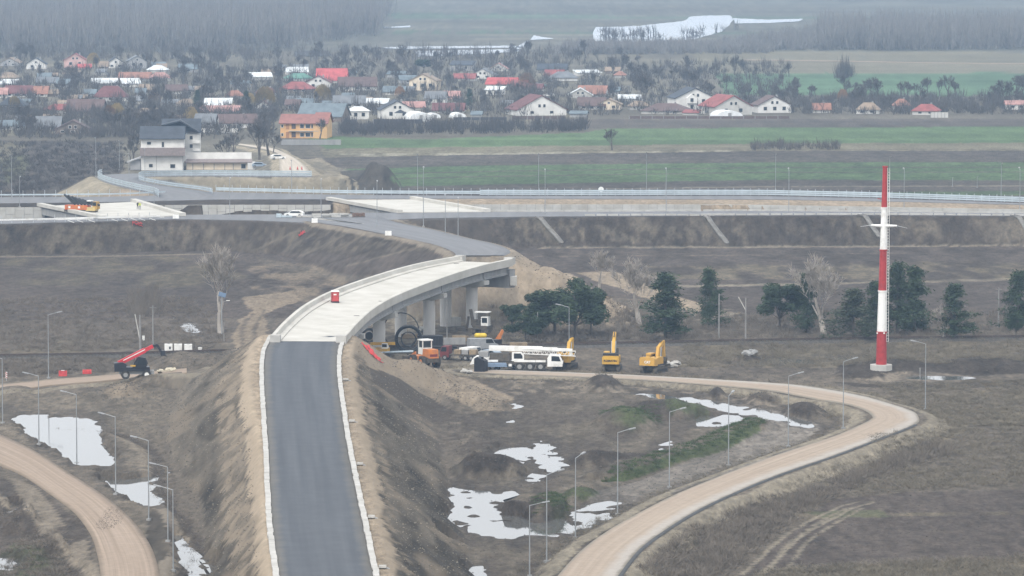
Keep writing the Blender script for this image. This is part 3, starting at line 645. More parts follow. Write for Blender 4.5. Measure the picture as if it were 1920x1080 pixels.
M_MUDM = mat('muddy_steel', (0.05, 0.045, 0.04), 0.8, 0.3, 2, col2=(0.11, 0.095, 0.075))

def ribbon_sheet(name, rb, m, cols=6, drop=0.35, lift=0.0, crown=0.0):
    vs, uv, fs = [], [], []
    s = np.concatenate([[0], np.cumsum(np.linalg.norm(np.diff((rb[:, :3] + rb[:, 3:]) / 2, axis=0), axis=1))])
    nc = cols + 3
    for k, r in enumerate(rb):
        l, q = Vector(r[:3]), Vector(r[3:]); w = (q - l).normalized()
        o = [l - w * 0.15 - Vector((0, 0, drop))] + [l.lerp(q, j / cols) + Vector((0, 0, lift + crown * (1 - (2 * j / cols - 1) ** 2))) for j in range(cols + 1)] + [q + w * 0.15 - Vector((0, 0, drop))]
        vs += o; uv += [(0, s[k])] + [(j / cols, s[k]) for j in range(cols + 1)] + [(1, s[k])]
    for k in range(len(rb) - 1):
        for j in range(nc - 1): fs.append((k * nc + j, k * nc + j + 1, (k + 1) * nc + j + 1, (k + 1) * nc + j))
    return sheet(name, vs, fs, m, uv)
road = tag(ribbon_sheet('road', RIB['ramp'], M_ASPH, crown=0.05), 'dark new asphalt ramp climbing to the bridge')
tag(ribbon_sheet('road', RIB['loop'], M_GRAV), 'tan gravel road looping round the muddy basin')
tag(ribbon_sheet('road', RIB['curve'], M_GRAV2), 'brown gravel road curving past the large puddle')
tag(ribbon_sheet('road', RIB['path'], M_GRAV2), 'tan site road leading to the red telehandler')
tag(ribbon_sheet('road', RIB['approach'], M_ASPH2), 'grey asphalt from the bridge to the roundabout')
tag(ribbon_sheet('road', RIB['access'], M_ASPH2), 'asphalt access road bending below the white house')
tag(ribbon_sheet('road', RIB['village'], M_GRAV3), 'pale gravel road climbing into the village')
def poly_sheet(name, pts, m, label=None, z=0.0):
    n = len(pts)
    o = sheet(name, [(p[0], p[1], z) for p in pts] + [(p[0], p[1], z - 0.4) for p in pts], [tuple(range(n))] + [(k, k + n, (k + 1) % n + n, (k + 1) % n) for k in range(n)], m, [(p[0] * 0.05, p[1]) for p in pts] * 2, smooth=False)
    if label: o['label'] = label
    return o
poly_sheet('road', W([(-160, 424.5), (0, 419.5), (200, 414.5), (330, 410.5), (480, 413), (600, 418.5), (660, 420), (716, 414), (724, 413), (740, 411.5), (760, 410.6), (800, 409), (1000, 405.8), (1300, 403.8), (1660, 402.8), (1960, 405), (2150, 409)] + TNEAR[::-1]), M_ASPH2, 'grey near carriageway of the roundabout', ZP)
FFE = [(2150, 383), (1920, 383.5), (1680, 377.5), (1440, 373.5), (900, 372), (620, 373), (400, 374), (240, 378), (0, 381), (-160, 382)]
FBE = [(-160, 370.5), (0, 369.6), (200, 368.8), (300, 366.5), (400, 359.5), (480, 361.8), (620, 365), (900, 367), (1100, 367.3), (1400, 367), (1660, 372.3), (1980, 382.6), (2150, 383 - 4)]
FFE[0] = (2150, 388.5)
poly_sheet('road', W(FFE + FBE), M_ASPH2, 'grey far carriageway behind the retaining wall', ZP - 0.004)
# pale painted wedge and splitter kerb on the near carriageway
poly_sheet('road_marking', W([(588, 411), (690, 424.2), (694, 425.6), (668, 421), (600, 412.5)]), M_CONC, None, ZP + 0.45)

# water
M_WATER = bpy.data.materials.new('water'); M_WATER.use_nodes = True
b = M_WATER.node_tree.nodes['Principled BSDF']; b.inputs['Base Color'].default_value = (0.10, 0.10, 0.095, 1); b.inputs['Roughness'].default_value = 0.04; b.inputs['IOR'].default_value = 1.36; b.inputs['Specular IOR Level'].default_value = 0.5
def jag(pts, step, amp, seed):
    q = resample(np.array(pts + [pts[0]], float), step)[:-1]; rr = random.Random(seed)
    return [(x + rr.uniform(-1, 1) * amp[0], y + rr.uniform(-1, 1) * amp[1]) for x, y in q]
for k, pl in enumerate(PUD):
    cx = sum(p[0] for p in pl) / len(pl); cy = sum(p[1] for p in pl) / len(pl)
    pts = [P(cx + (x - cx) * 1.25 + (8 if x > cx else -8), cy + (y - cy) * 1.25 + (3 if y > cy else -3), WLEV + 0.0015 * k) for x, y in pl]
    n = len(pts); o = sheet('puddle', pts, [tuple(range(n))], M_WATER, smooth=False)
LAKES = [[(1115, 51), (1160, 50), (1200, 48), (1285, 39), (1291, 31), (1330, 29), (1370, 28.5), (1373, 40), (1352, 60), (1300, 74), (1240, 76), (1180, 79), (1112, 77)],
         [(1374, 34), (1440, 37), (1506, 35), (1496, 40), (1440, 43), (1376, 44)], [(550, 94.5), (618, 95), (622, 105), (552, 105.5)], [(690, 89.5), (760, 87), (970, 85.5), (978, 89), (760, 92)], [(780, 95.5), (970, 92), (980, 96), (900, 101), (785, 106)],
         [(1000, 66), (1040, 73), (990, 75), (962, 92), (958, 99), (975, 94)], [(715, 50), (770, 48), (768, 51), (720, 53)]]
for k, pl in enumerate(LAKES):
    pts = [P(x, y, 0.35) for x, y in jag(pl, 6, (2.2, 0.35), k)]; n = len(pts)
    sheet('lake' if k < 2 else 'river', pts, [tuple(range(n))], M_WATER, smooth=False)

tag(ribbon_sheet('path', ribbon([(1395, 111.5, 1395, 112.4, 0.3), (1480, 112.3, 1480, 113.3, 0.3), (1600, 114.2, 1600, 115.3, 0.3), (1760, 117.2, 1760, 118.1, 0.3), (1960, 119.4, 1960, 120.2, 0.3)], step=20), M_GRAV2), 'pale track across the meadow beyond the teal field')
# kerb of precast pieces along both edges of the ramp
def unit_box(name, m):
    me = bpy.data.meshes.new(name)
    mb = MB().box((0, 0, 0), (1, 1, 1)); me.from_pydata(mb.v, [], mb.f); me.materials.append(m); me.update(); return me
def along(path, step):
    q = resample(path, step); return [(Vector(q[k]), Vector(q[k + 1])) for k in range(len(q) - 1)]
UB_CONC = unit_box('concrete_piece', M_CONC); UB_PANEL = unit_box('panel', M_PANEL)
def place_piece(name, me, parent, p, q, w, h, off=0.0, dz=0.0, gap=0.03):
    d = q - p; c = (p + q) / 2; sd_ = d.cross(Vector((0, 0, 1))).normalized()
    o = bpy.data.objects.new(name, me); COL.objects.link(o); o.parent = parent
    o.location = c + sd_ * off + Vector((0, 0, dz)); o.rotation_euler = (0, -math.atan2(d.z, math.hypot(d.x, d.y)), math.atan2(d.y, d.x)); o.scale = (d.length - gap, w, h)
    return o
for side in (0, 1):
    pth = RIB['ramp'][:, 3 * side:3 * side + 3]
    kb = empty('kerb', (0, 0, 0)); tag(kb, kind='structure')
    rr = random.Random(side)
    for p, q in along(pth, 3.0):
        place_piece('kerb_stone', UB_CONC, kb, p, q, 0.62, 0.5, (0.34 if side else -0.34) + rr.uniform(-.05, .05), -0.08 + rr.uniform(-.02, .02), 0.07)
# drain spouts beside the right kerb and chutes down the slope
for i, (a, bb) in enumerate([(651, 718), (663, 790), (676, 869), (691, 962), (709, 1056)]):
    p = P(a, bb, 7.5); rb = RIB['ramp']; k = int(np.argmin(np.abs(rb[:, 4] - p.y))); e = Vector(rb[k, 3:]) + Vector((0.95, 0, 0))
    t = empty('drain_spout', e, 0, 'small white concrete drain spout at the ramp kerb above the muddy basin', 'drain', 'drain spouts along the ramp kerb')
    MB().box((0.2, 0, 0.0), (0.75, 0.7, 0.10)).box((0.2, -0.4, 0.08), (0.75, 0.1, 0.22)).box((0.2, 0.4, 0.08), (0.75, 0.1, 0.22)).build('spout', M_CONC, t)
    MB().bar((0.55, 0, -0.04), (1.0, 0.0, -0.22), 0.6, 0.10).build('apron', M_CONC2, t)
# dark edge strip along the outside of the loop road
pth = RIB['loop'][:, 3:]; vs, fs = [], []
for k, r in enumerate(pth):
    d = Vector(pth[min(k + 1, len(pth) - 1)] - pth[max(k - 1, 0)]).normalized(); s_ = d.cross(Vector((0, 0, 1))).normalized(); v = Vector(r)
    vs += [v + s_ * 0.05 + Vector((0, 0, 0.012)), v + s_ * 0.45 + Vector((0, 0, 0.012)), v + s_ * 0.55 - Vector((0, 0, 0.4))]
for k in range(len(pth) - 1):
    if k > len(pth) * 0.62: break
    for j in (0, 1): fs.append((k * 3 + j, k * 3 + j + 1, k * 3 + j + 4, k * 3 + j + 3))
sheet('kerb', vs, fs, mat('kerb_dark', (0.075, 0.075, 0.075), 0.9, 0.2, 1.0))

# railway
def offset_path(c, off, dz=0.0):
    t = np.gradient(c[:, :2], axis=0); t /= np.linalg.norm(t, axis=1)[:, None]
    o = c.copy(); o[:, 0] += t[:, 1] * off; o[:, 1] -= t[:, 0] * off; o[:, 2] += dz; return o
vs, fs = [], []
sec = [(-2.9, -0.75), (-1.6, -0.08), (1.6, -0.08), (2.9, -0.75)]
for k in range(len(RAILC)):
    pass
offs = [offset_path(RAILC, a, b_) for a, b_ in sec]
for k in range(len(RAILC)): vs += [o[k] for o in offs]
for k in range(len(RAILC) - 1):
    for j in range(3): fs.append((k * 4 + j, k * 4 + j + 1, k * 4 + j + 5, k * 4 + j + 4))
tag(sheet('railway_bed', vs, fs, mat('ballast', (0.085, 0.078, 0.07), 0.95, 0.3, 3)), 'dark ballast bed of the railway passing under the bridge')
rt = empty('railway_track', tuple(RAILC[len(RAILC) // 2]), 0, 'single rusty railway track passing under the white bridge', 'railway')
ro = Vector(rt.location)
for off in (-0.75, 0.75):
    mb = MB(); pp = offset_path(RAILC, off, 0.16)
    for k in range(len(pp) - 1): mb.bar(Vector(pp[k]) - ro, Vector(pp[k + 1]) - ro, 0.14, 0.17)
    mb.build('rail', mat('rusty_rail', (0.07, 0.05, 0.042), 0.6, 0.2, 2), rt)
mb = MB()
for p, q in along(offset_path(RAILC, 0, 0.02), 0.65):
    d = (q - p).normalized(); mb.bar((p - ro) - d.cross(Vector((0, 0, 1))) * 1.25, (p - ro) + d.cross(Vector((0, 0, 1))) * 1.25, 0.26, 0.14)
tag(mb.build('sleepers', mat('sleeper', (0.10, 0.095, 0.085), 0.9, 0.2, 2), rt), kind='stuff')

# retaining walls of the underpass, panel by panel
def retaining(px0, px1, label, pw=2.0, rows=3, ph=1.65):
    pth = catmull([P(a, b_, ZP) for a, b_ in TFAR], 12); pp = np.array([proj(*p) for p in pth])
    pth = pth[(pp[:, 0] > px0) & (pp[:, 0] < px1)]
    seg = along(pth, pw); t = empty('retaining_wall', tuple(seg[0][0] - Vector((0, 0, ZP - 0.4))), 0, label, 'wall', 'panelled walls of the underpass'); o = Vector(t.location)
    mb = MB()
    for p, q in seg: mb.bar(p - o - Vector((0, -0.25, 2.85)), q - o - Vector((0, -0.25, 2.85)), 0.3, 5.5)
    mb.build('wall_core', M_CONC2, t)
    rr = random.Random(int(px0))
    for k, (p, q) in enumerate(seg):
        for r in range(rows):
            top = -0.02 - (ph * 0.5 if k % 2 else 0) - r * ph
            place_piece('panel', UB_PANEL, t, p - o, q - o, 0.22, ph - 0.06, rr.uniform(-.03, .03) + 0.02, top - ph / 2, 0.07)
        if k % 2: place_piece('panel', UB_PANEL, t, p - o, q - o, 0.22, ph * 0.5 - 0.06, 0.02, -0.02 - ph * 0.25, 0.07)
    return t
retaining(-170, 84, 'pale panelled retaining wall ending at the deck with the orange machine', 2.1)
retaining(240, 622, 'pale panelled retaining wall between the two short decks under dark soil')
retaining(760, 2100, 'long pale panelled retaining wall under the sandy strip behind the tower')

# pale kerb lines along the near carriageway
for pts in ([(1095, 404.6), (1300, 403.7), (1660, 402.7), (1960, 404.9), (2100, 407.5)], [(905, 397.6), (1300, 396.1), (1440, 395.6), (1920, 400.1), (2100, 402.3)]):
    kb = empty('kerb', (0, 0, 0)); tag(kb, kind='structure'); rq = random.Random(5)
    for p, q in along(catmull([P(a, b_, ZP) for a, b_ in pts], 10), 2.6): place_piece('kerb_stone', UB_CONC, kb, p, q, 0.5, 0.45, 0.0, 0.12 + rq.uniform(-.05, .05), rq.uniform(0.1, 0.5))
# two short decks over the sunken carriageway
def deck(nl, nr, fr, fl, label, wide):
    A, B, C_, D = [P(a, b_, ZP + 0.08) for a, b_ in (nl, nr, fr, fl)]
    t = empty('underpass_bridge', tuple((A + B) / 2 - Vector((0, 0, ZP - 0.2))), 0, label, 'bridge', 'short decks over the sunken carriageway'); o = Vector(t.location)
    mb = MB(); vs = [v - o + Vector((0, 0, dz)) for dz in (-0.35, 0.08) for v in (A, B, C_, D)]
    mb.add(vs, [(3, 2, 1, 0), (4, 5, 6, 7), (0, 1, 5, 4), (1, 2, 6, 5), (2, 3, 7, 6), (3, 0, 4, 7)]); mb.build('deck_slab', M_CONCW, t)
    for p, q, s_ in ((A, D, -1), (B, C_, 1)):
        d = (q - p).normalized(); sd_ = d.cross(Vector((0, 0, 1))) * s_
        MB().bar(p - o + sd_ * 0.3 + Vector((0, 0, 0.35)) - d * 1.5, q - o + sd_ * 0.3 + Vector((0, 0, 0.35)) + d * 1.5, 1.3, 0.75).build('parapet', M_CONCW, t)
        MB().bar(p - o + sd_ * 0.25 + Vector((0, 0, -1.1)) - d * 0.5, q - o + sd_ * 0.25 + Vector((0, 0, -1.1)) + d * 0.5, 0.5, 1.5).build('girder', M_CONC2, t)
    for p, q, s_ in ((A, B, -1), (D, C_, 1)):
        MB().box((p + q) / 2 - o + Vector((0, s_ * 1.0, -2.9)), ((q - p).length + 1.4, 1.2, 5.2), math.atan2((q - p).y, (q - p).x)).build('abutment', M_CONC2, t)
    return t
deck((192, 409.5), (338, 404.5), (250, 379), (80, 387), 'short deck of new white concrete carrying the orange machine and two workers', 1)
deck((748, 398.5), (908, 397), (775, 374.5), (622, 375.5), 'short empty deck of new white concrete over the sunken carriageway', 1)

# chutes of concrete down the far bank
for i, (a, b_, c, d) in enumerate([(1008, 408, 1053, 457), (1323, 406, 1363, 457), (1612, 404, 1650, 446), (1897, 405, 1926, 434)]):
    p = G(a, b_); q = G(c, d)
    lab = ['concrete drainage chute on the dark bank nearest the bridge', 'concrete drainage chute on the dark bank midway between bridge and tower', 'concrete drainage chute on the dark bank behind the tower crossarm', 'concrete drainage chute on the dark bank beyond the tower'][i]
    t = empty('drainage_chute', tuple(p), 0, lab, 'drain'); n = 8
    pts = [p.lerp(q, k / n) for k in range(n + 1)]; pts = [Vector((v.x, v.y, gz(v.x, v.y) + 0.12)) - p for v in pts]
    mb = MB(); m1 = MB(); m2_ = MB()
    for k in range(n):
        mb.bar(pts[k], pts[k + 1], 0.9, 0.12); sd_ = (pts[k + 1] - pts[k]).normalized().cross(Vector((0, 0, 1))) * 0.5
        m1.bar(pts[k] + sd_ + Vector((0, 0, 0.1)), pts[k + 1] + sd_ + Vector((0, 0, 0.1)), 0.15, 0.3); m2_.bar(pts[k] - sd_ + Vector((0, 0, 0.1)), pts[k + 1] - sd_ + Vector((0, 0, 0.1)), 0.15, 0.3)
    M_CHUTE = mat('chute_concrete', (0.21, 0.20, 0.185), 0.9, 0.2, 0.8); mb.build('channel', M_CHUTE, t); m1.build('side', M_CHUTE, t); m2_.build('side', M_CHUTE, t)
# ---------------------------------------------------------------- the bridge
BL = [(508, 628, 8.3), (532, 602, 8.6), (563, 575.5, 8.95), (597, 555.5, 9.3), (636, 538.5, 9.6), (688, 520.5, 9.95), (740, 504.5, 10.3), (792, 491.5, 10.6), (856, 480, 10.85)]
bl = resample(catmull([P(a, b_ , z + 0.95) for a, b_, z in BL], 10), 2.0); bl[:, 2] -= 0.95
bt = np.gradient(bl[:, :2], axis=0); bt /= np.linalg.norm(bt, axis=1)[:, None]
NB = len(bl); BWID = 11.6
bs = np.linspace(0, 1, NB)
sup = 0.50 * np.sin(np.pi * np.clip(bs, 0, 1)) ** 0.7               # the deck leans into the bend
def bpt(k, off, dz=0.0):                                            # off: 0 at the left edge, BWID at the right
    wdt = off
    return Vector((bl[k, 0] + bt[k, 1] * wdt, bl[k, 1] - bt[k, 0] * wdt, bl[k, 2] - sup[k] * off / BWID + dz))
br = empty('road_bridge', (bl[NB // 2, 0] + 5, bl[NB // 2, 1], 0.0), 0, 'curved white concrete bridge on round columns with a red cabin on its deck', 'bridge'); bo = Vector(br.location)
def loft(secs, name, m, smooth=False, parent=br):
    n = len(secs[0]); vs = [v - bo for s in secs for v in s]; fs = []
    for k in range(len(secs) - 1):
        for j in range(n): fs.append((k * n + j, k * n + (j + 1) % n, (k + 1) * n + (j + 1) % n, (k + 1) * n + j))
    fs += [tuple(range(n - 1, -1, -1)), tuple(range((len(secs) - 1) * n, len(secs) * n))]
    mb = MB(); mb.add(vs, fs); return mb.build(name, m, parent, smooth=smooth)
loft([[bpt(k, 1.5, 0.02), bpt(k, BWID - 1.5, 0.02), bpt(k, BWID - 1.5, -0.28), bpt(k, 1.5, -0.28)] for k in range(NB)], 'deck_slab', M_CONCW)
prof = [(0.0, -0.42), (1.499, -0.42), (1.499, 0.20), (0.75, 0.28), (0.62, 0.95), (0.12, 0.98), (0.0, 0.9)]
for side in (0, 1):
    f = (lambda o: o) if side == 0 else (lambda o: BWID - o)
    loft([[bpt(k, f(a), z) for a, z in prof] for k in range(NB)], 'parapet', M_CONCW)
    for k in (0, NB - 1):
        c = bpt(k, f(0.75), 0.42); MB().box(c - bo + Vector((0, -0.9 if k == 0 else 0.7, 0)), (1.55, 1.5, 1.25), math.atan2(bt[k, 1], bt[k, 0]) - math.pi / 2).build('end_block', M_CONC, br)
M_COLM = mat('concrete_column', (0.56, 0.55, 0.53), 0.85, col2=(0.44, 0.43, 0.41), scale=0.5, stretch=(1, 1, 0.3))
cuts = [0, 0.26, 0.515, 0.75, 0.925, 1.0]
for i in range(5):
    k0, k1 = int(round(cuts[i] * (NB - 1))), int(round(cuts[i + 1] * (NB - 1)))
    for j, off in enumerate((1.0, 4.2, 7.4, 10.6)):
        ks = list(range(k0, k1 + 1)); secs = []
        gp = [(-0.42, -0.43), (0.42, -0.43), (0.42, -0.62), (0.16, -0.75), (0.16, -1.55), (0.34, -1.7), (0.34, -1.95), (-0.34, -1.95), (-0.34, -1.7), (-0.16, -1.55), (-0.16, -0.75), (-0.42, -0.62)]
        for k in ks:
            sh = 0.18 * (1 if k == k0 else -1 if k == k1 else 0)
            secs.append([bpt(k, off + a, z) + Vector((bt[k, 0], bt[k, 1], 0)) * sh for a, z in gp])
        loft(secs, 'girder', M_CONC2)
for i in (1, 2, 3, 4):
    k = int(round(cuts[i] * (NB - 1))); a, b_ = bpt(k, 0.6, -2.0), bpt(k, 11.2, -2.0)
    pier = empty('pier', ((a + b_) / 2 - bo)); pier.parent = br; po = (a + b_) / 2
    cap = MB(); d = (b_ - a).normalized(); nrm = Vector((bt[k, 0], bt[k, 1], 0))
    pf = [(-5.6, 0), (5.6, 0), (5.6, -0.75), (3.4, -1.35), (-3.4, -1.35), (-5.6, -0.75)]
    vs = [d * u + Vector((0, 0, v - 0.02)) + nrm * s_ * 0.95 for s_ in (-1, 1) for u, v in pf]; n = 6
    cap.add(vs, [tuple(range(5, -1, -1)), tuple(range(6, 12))] + [(q, (q + 1) % n, n + (q + 1) % n, n + q) for q in range(n)]); cap.build('pier_cap', M_CONC, pier)
    for s_ in (-1, 1):
        top = d * 2.6 * s_ + Vector((0, 0, -1.3)); w = po + top; zb = gz(w.x, w.y) - 0.4
        MB().tube(top, (top.x, top.y, zb - po.z), 1.04, n=24).build('column', M_COLM, pier, smooth=False)
    for off in (-4.6, 4.6): MB().box(d * off + Vector((0, 0, 0.14)), (0.8, 0.8, 0.28)).build('bearing_block', M_CONC2, pier)
for k, s_ in ((0, -1), (NB - 1, 1)):
    a, b_ = bpt(k, 0.3, -0.5), bpt(k, 11.3, -0.5); c = (a + b_) / 2
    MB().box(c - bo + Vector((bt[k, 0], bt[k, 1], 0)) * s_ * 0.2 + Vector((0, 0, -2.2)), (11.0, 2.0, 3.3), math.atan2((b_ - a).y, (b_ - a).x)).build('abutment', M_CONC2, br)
    MB().box(b_ - bo + Vector((0.3, s_ * 0.5, -2.6)), (1.2, 2.6, 1.6)).build('wing_block', M_CONC, br)
for k in (int(NB * 0.32), int(NB * 0.5), int(NB * 0.62), int(NB * 0.97)):    # small drain grates in the deck
    MB().box(bpt(k, 9.3 if k % 2 else 2.2, 0.03) - bo, (0.9, 0.7, 0.03)).build('drain_grate', M_MUDM, br)
# red cabin
k = int(NB * 0.24); c = bpt(k, 3.0, 0.03)
kk = min(range(NB), key=lambda q: abs(proj(*bpt(q, 2.6))[1] - 567)); c = bpt(kk, 2.7, 0.03)
t = empty('portable_toilet', tuple(c), R(12), 'red portable toilet cabin with white roof on the bridge deck', 'cabin')
MB().box((0, 0, 0.10), (1.25, 1.25, 0.2)).build('base', M_DARKM, t)
MB().box((0, 0, 1.0), (1.15, 1.15, 1.62)).build('cabin', M_RED, t)
MB().box((0, -0.59, 0.98), (0.85, 0.03, 1.45)).build('door', mat('red_door', (0.45, 0.06, 0.06), 0.5), t)
MB().box((-0.1, -0.612, 1.35), (0.5, 0.012, 0.22)).build('sign_panel', M_WHITE, t)
MB().box((0, 0, 1.90), (1.3, 1.3, 0.2), taper=0.8).build('roof', M_WHITE, t)
# ---------------------------------------------------------------- street lamps
def lamp_proto():
    t = empty('street_lamp', (0, 0, 0), 0, 'x', 'street lamp')
    MB().box((0, 0, 0.1), (0.5, 0.5, 0.3)).build('base', M_CONC2, t)
    MB().tube((0, 0, 0.2), (0, 0, 10.0), 0.09, 0.05, 8).build('pole', M_LAMP, t)
    MB().tube((0, 0, 9.95), (1.5, 0, 10.35), 0.05, 0.045, 6).build('arm', M_LAMP, t)
    MB().box((1.85, 0, 10.40), (0.85, 0.30, 0.13), ry=-0.2).build('lamp_head', mat('lamp_head_grey', (0.30, 0.31, 0.32), 0.5), t)
    return t
# foot pixel, top pixel row, way the arm points (degrees from +X), label
LAMPS = [(993, 1084, 945, 12, 'street lamp at the loop road kerb arm over the road, lowest down the bend'), (1025, 1064, 893, 30, 'slender street lamp close behind the lamp lowest down the loop bend'), (1079, 1010, 853, 60, 'street lamp standing against the long puddle beside the loop road'),
         (1158, 966, 805, 15, 'street lamp at the far tip of the long puddle by the loop road'), (1255, 915, 767, 20, 'street lamp by the grey track and the dark heap inside the loop road'), (1366, 874, 737, 70, 'street lamp by the end of the green ridge inside the loop'),
         (1478, 838, 700, 20, 'street lamp in front of the wet arc of the basin'), (1581, 804, 673, 25, 'street lamp on the inner side of the loop road hairpin'), (1735, 769, 640, 170, 'street lamp on the outer shoulder of the loop hairpin'), (1067, 684, 572, 165, 'street lamp between the white crane and the pine clump'),
         (5, 794, 668, 160, 'street lamp at the far corner of the large white puddle by the brown road'), (73, 834, 700, 170, 'street lamp halfway along the large white puddle by the brown road'), (144, 870, 735, 165, 'street lamp at the narrow end of the large white puddle'), (217, 928, 776, 165, 'street lamp between the large white puddle and the smaller one'),
         (279, 976, 820, 165, 'street lamp beside the smaller puddle by the brown road'), (315, 1016, 870, 168, 'street lamp beside the narrow flooded ruts'), (325, 1082, 922, 165, 'street lamp by the brown road bend past the flooded ruts'), (91, 710, 586, 15, 'lone street lamp on the site road near the red barriers')]
LAMPS2 = [(22, 372, 290), (37, 388, 332), (180, 328, 253), (224, 319, 264), (242, 350, 286), (272, 352, 278), (289, 405, 343), (431, 409, 335), (547, 365, 300), (602, 404, 337), (707, 431, 347), (783, 364, 290), (794, 434, 320), (835, 461, 385), (859, 443, 372), (1010, 361, 288), (1022, 402, 319), (1212, 361, 286), (1249, 402, 317),
          (1454, 362, 289), (1479, 398, 317), (1668, 368, 294), (1695, 396, 317), (1877, 379, 302), (1912, 400, 316), (1832, 352, 330), (1786, 350, 332)]
lp = lamp_proto()
first = True
for a, b_, tp, ang, lab in LAMPS:
    p = G(a, b_) if b_ < 1060 else GP(a, b_); h = (b_ - tp) / ppm(p)
    o = lp if first else copy_tree(lp); first = False
    o.location = p; o.rotation_euler = (0, 0, R(ang)); o.scale = (1, 1, h / 10.3); o['label'] = lab; o['group'] = 'street lamps along the site roads'
for i, (a, b_, tp) in enumerate(LAMPS2):
    p = P(a, b_, ZP - 0.12)
    p.z = gz(p.x, p.y)
    if p.z < ZP - 1: p = G(a, b_)
    h = min(12.5, (b_ - tp) / ppm(p))
    o = copy_tree(lp, p, R(90 if b_ > 380 else -90), (1, 1, h / 10.3))
    o['label'] = 'thin grey street lamp on the near roundabout carriageway' if b_ > 380 else 'thin grey street lamp behind the far highway guard rail' if a > 500 else 'thin grey street lamp near the access road below the white house'
    o['group'] = 'street lamps of the roundabout'
# ---------------------------------------------------------------- poles
M_POLE = mat('pole_concrete', (0.24, 0.235, 0.225), 0.9, 0.15, 1.0)
def upole(a, b_, tp, label, strut=None, arm=True, r=0.16):
    p = GP(a, b_); h = (b_ - tp) / ppm(p); t = empty('utility_pole', tuple(p), 0, label, 'pole')
    MB().tube((0, 0, -0.3), (0, 0, h), r, r * 0.7, 8).build('shaft', M_POLE, t)
    if arm: MB().bar((-0.55, 0, h - 0.35), (0.55, 0, h - 0.35), 0.1, 0.12).build('crossarm', M_POLE, t)
    if strut: MB().bar((0, 0, h * strut[1]), (strut[0], 0, h * 1.02), 0.16, 0.16).build('strut', M_CONC, t)
    return t
upole(263, 661, 592, 'grey pole with a pale raised strut beside the railway', (-0.85, 0.28), False, 0.2)
upole(287, 657, 574, 'tall concrete pole behind the telehandler by the railway')
upole(1348, 636, 551, 'plain concrete pole between the broad and the slim spruce', None, False)
upole(1398, 644, 561, 'concrete pole with a leaning pale strut by the railway', (-1.25, 0.72), False)
upole(1872, 616, 540, 'concrete pole beyond the tower by the ploughed land')
upole(1008, 640, 585, 'thin pole standing among the dark pine clump', None, False, 0.1)
upole(420, 642, 606, 'thin striped pole by the haul track', None, False, 0.09)
upole(838, 640, 560, 'slim dark pole standing under the bridge', None, False, 0.12)
upole(443, 262, 232, 'tall grey pole behind the white house yard', None, True, 0.14)
upole(1247, 381, 343, 'short grey pole behind the far guard rail', None, False, 0.1)
upole(1807, 200, 182, 'concrete pole among the last houses by the green field', None, True, 0.12)
# lamp with solar panel
p = GP(416, 628); t = empty('solar_lamp', tuple(p), 0, 'lamp post carrying a tilted solar panel beside the bare poplar', 'street lamp'); h = 72 / ppm(p)
MB().tube((0, 0, 0), (0, 0, h), 0.10, 0.07, 8).build('pole', M_LAMP, t)
MB().box((0.1, 0, h + 0.3), (1.3, 0.95, 0.06), ry=0.25, rx=R(48)).build('solar_panel', mat('solar_cells', (0.10, 0.15, 0.22), 0.3), t)
MB().tube((0, 0, h - 1.0), (1.0, 0, h - 0.75), 0.04).build('arm', M_LAMP, t); MB().box((1.1, 0, h - 0.72), (0.6, 0.25, 0.1)).build('lamp_head', M_WHITE, t)

# ---------------------------------------------------------------- red and white pylon
p = GP(1652, 700); s_ = ppm(p); H_ = 381 / s_
t = empty('power_pylon', tuple(p), 0, 'tall tubular pylon banded red and white on a concrete slab', 'pylon')
oct_ = [(1.85 * math.cos(R(22.5 + 45 * k)), 1.85 * math.sin(R(22.5 + 45 * k))) for k in range(8)]
MB().prism(oct_, 'z', -0.3, 0.85).build('slab', M_CONC, t)
z0 = 0.85; rad = lambda z: 1.02 + (0.42 - 1.02) * (z / H_)
bands = [(0.85, 9.9, M_RED), (9.9, 16.6, M_WHITE), (16.6, 23.4, M_RED), (23.4, 0, M_WHITE), (0, 0, M_RED)]
ed = [0.85, (697 - 626) / s_ * 1.0, (697 - 549) / s_, (697 - 472) / s_, (697 - 393) / s_, H_]
lx = (1658.5 - 1653.5) / s_
for k in range(5):
    a, b_ = ed[k], ed[k + 1]
    MB().tube((lx * a / H_, 0, a), (lx * b_ / H_, 0, b_), rad(a) * 0.86, rad(b_) * 0.86, 12).build('red_band' if k % 2 == 0 else 'white_band', M_RED if k % 2 == 0 else M_WHITE, t)
    MB().tube((lx * b_ / H_, 0, b_ - 0.12), (lx * b_ / H_, 0, b_ + 0.12), rad(b_) * 0.86 + 0.09, n=12).build('flange', M_RED if k % 2 == 0 else M_WHITE, t)
lad = MB()
for sx in (0.0, 0.32): lad.bar((rad(5) * 0.95 + sx - 0.1, -0.35, 4.5), (lx + rad(H_) * 1.0 + sx, -0.2, H_ - 0.2), 0.05, 0.05)
for k in range(60):
    z = 4.6 + (H_ - 5) * k / 60; f = z / H_; x = rad(5) * 0.95 - 0.1 + (lx + rad(H_) - rad(5) * 0.95 + 0.1) * (z - 4.5) / (H_ - 4.7)
    lad.bar((x, -0.35 + 0.15 * f, z), (x + 0.32, -0.35 + 0.15 * f, z), 0.04, 0.04)
lad.build('ladder', M_WHITE, t)
za = (697 - 427) / s_
for sx in (-1, 1):
    c0 = Vector((lx * 0.7, -0.2, za)); e = Vector((lx * 0.7 + sx * 2.05, -0.2, za + 0.05 * -sx + 0.1)); arm = MB().tube(c0, e, 0.30, 0.14, 8).build('crossarm', M_WHITE, t)
    MB().tube(e, e + Vector((sx * 1.7, 0, -0.22 if sx < 0 else -0.38)), 0.05, 0.03, 6).build('insulator', M_GALV, t)
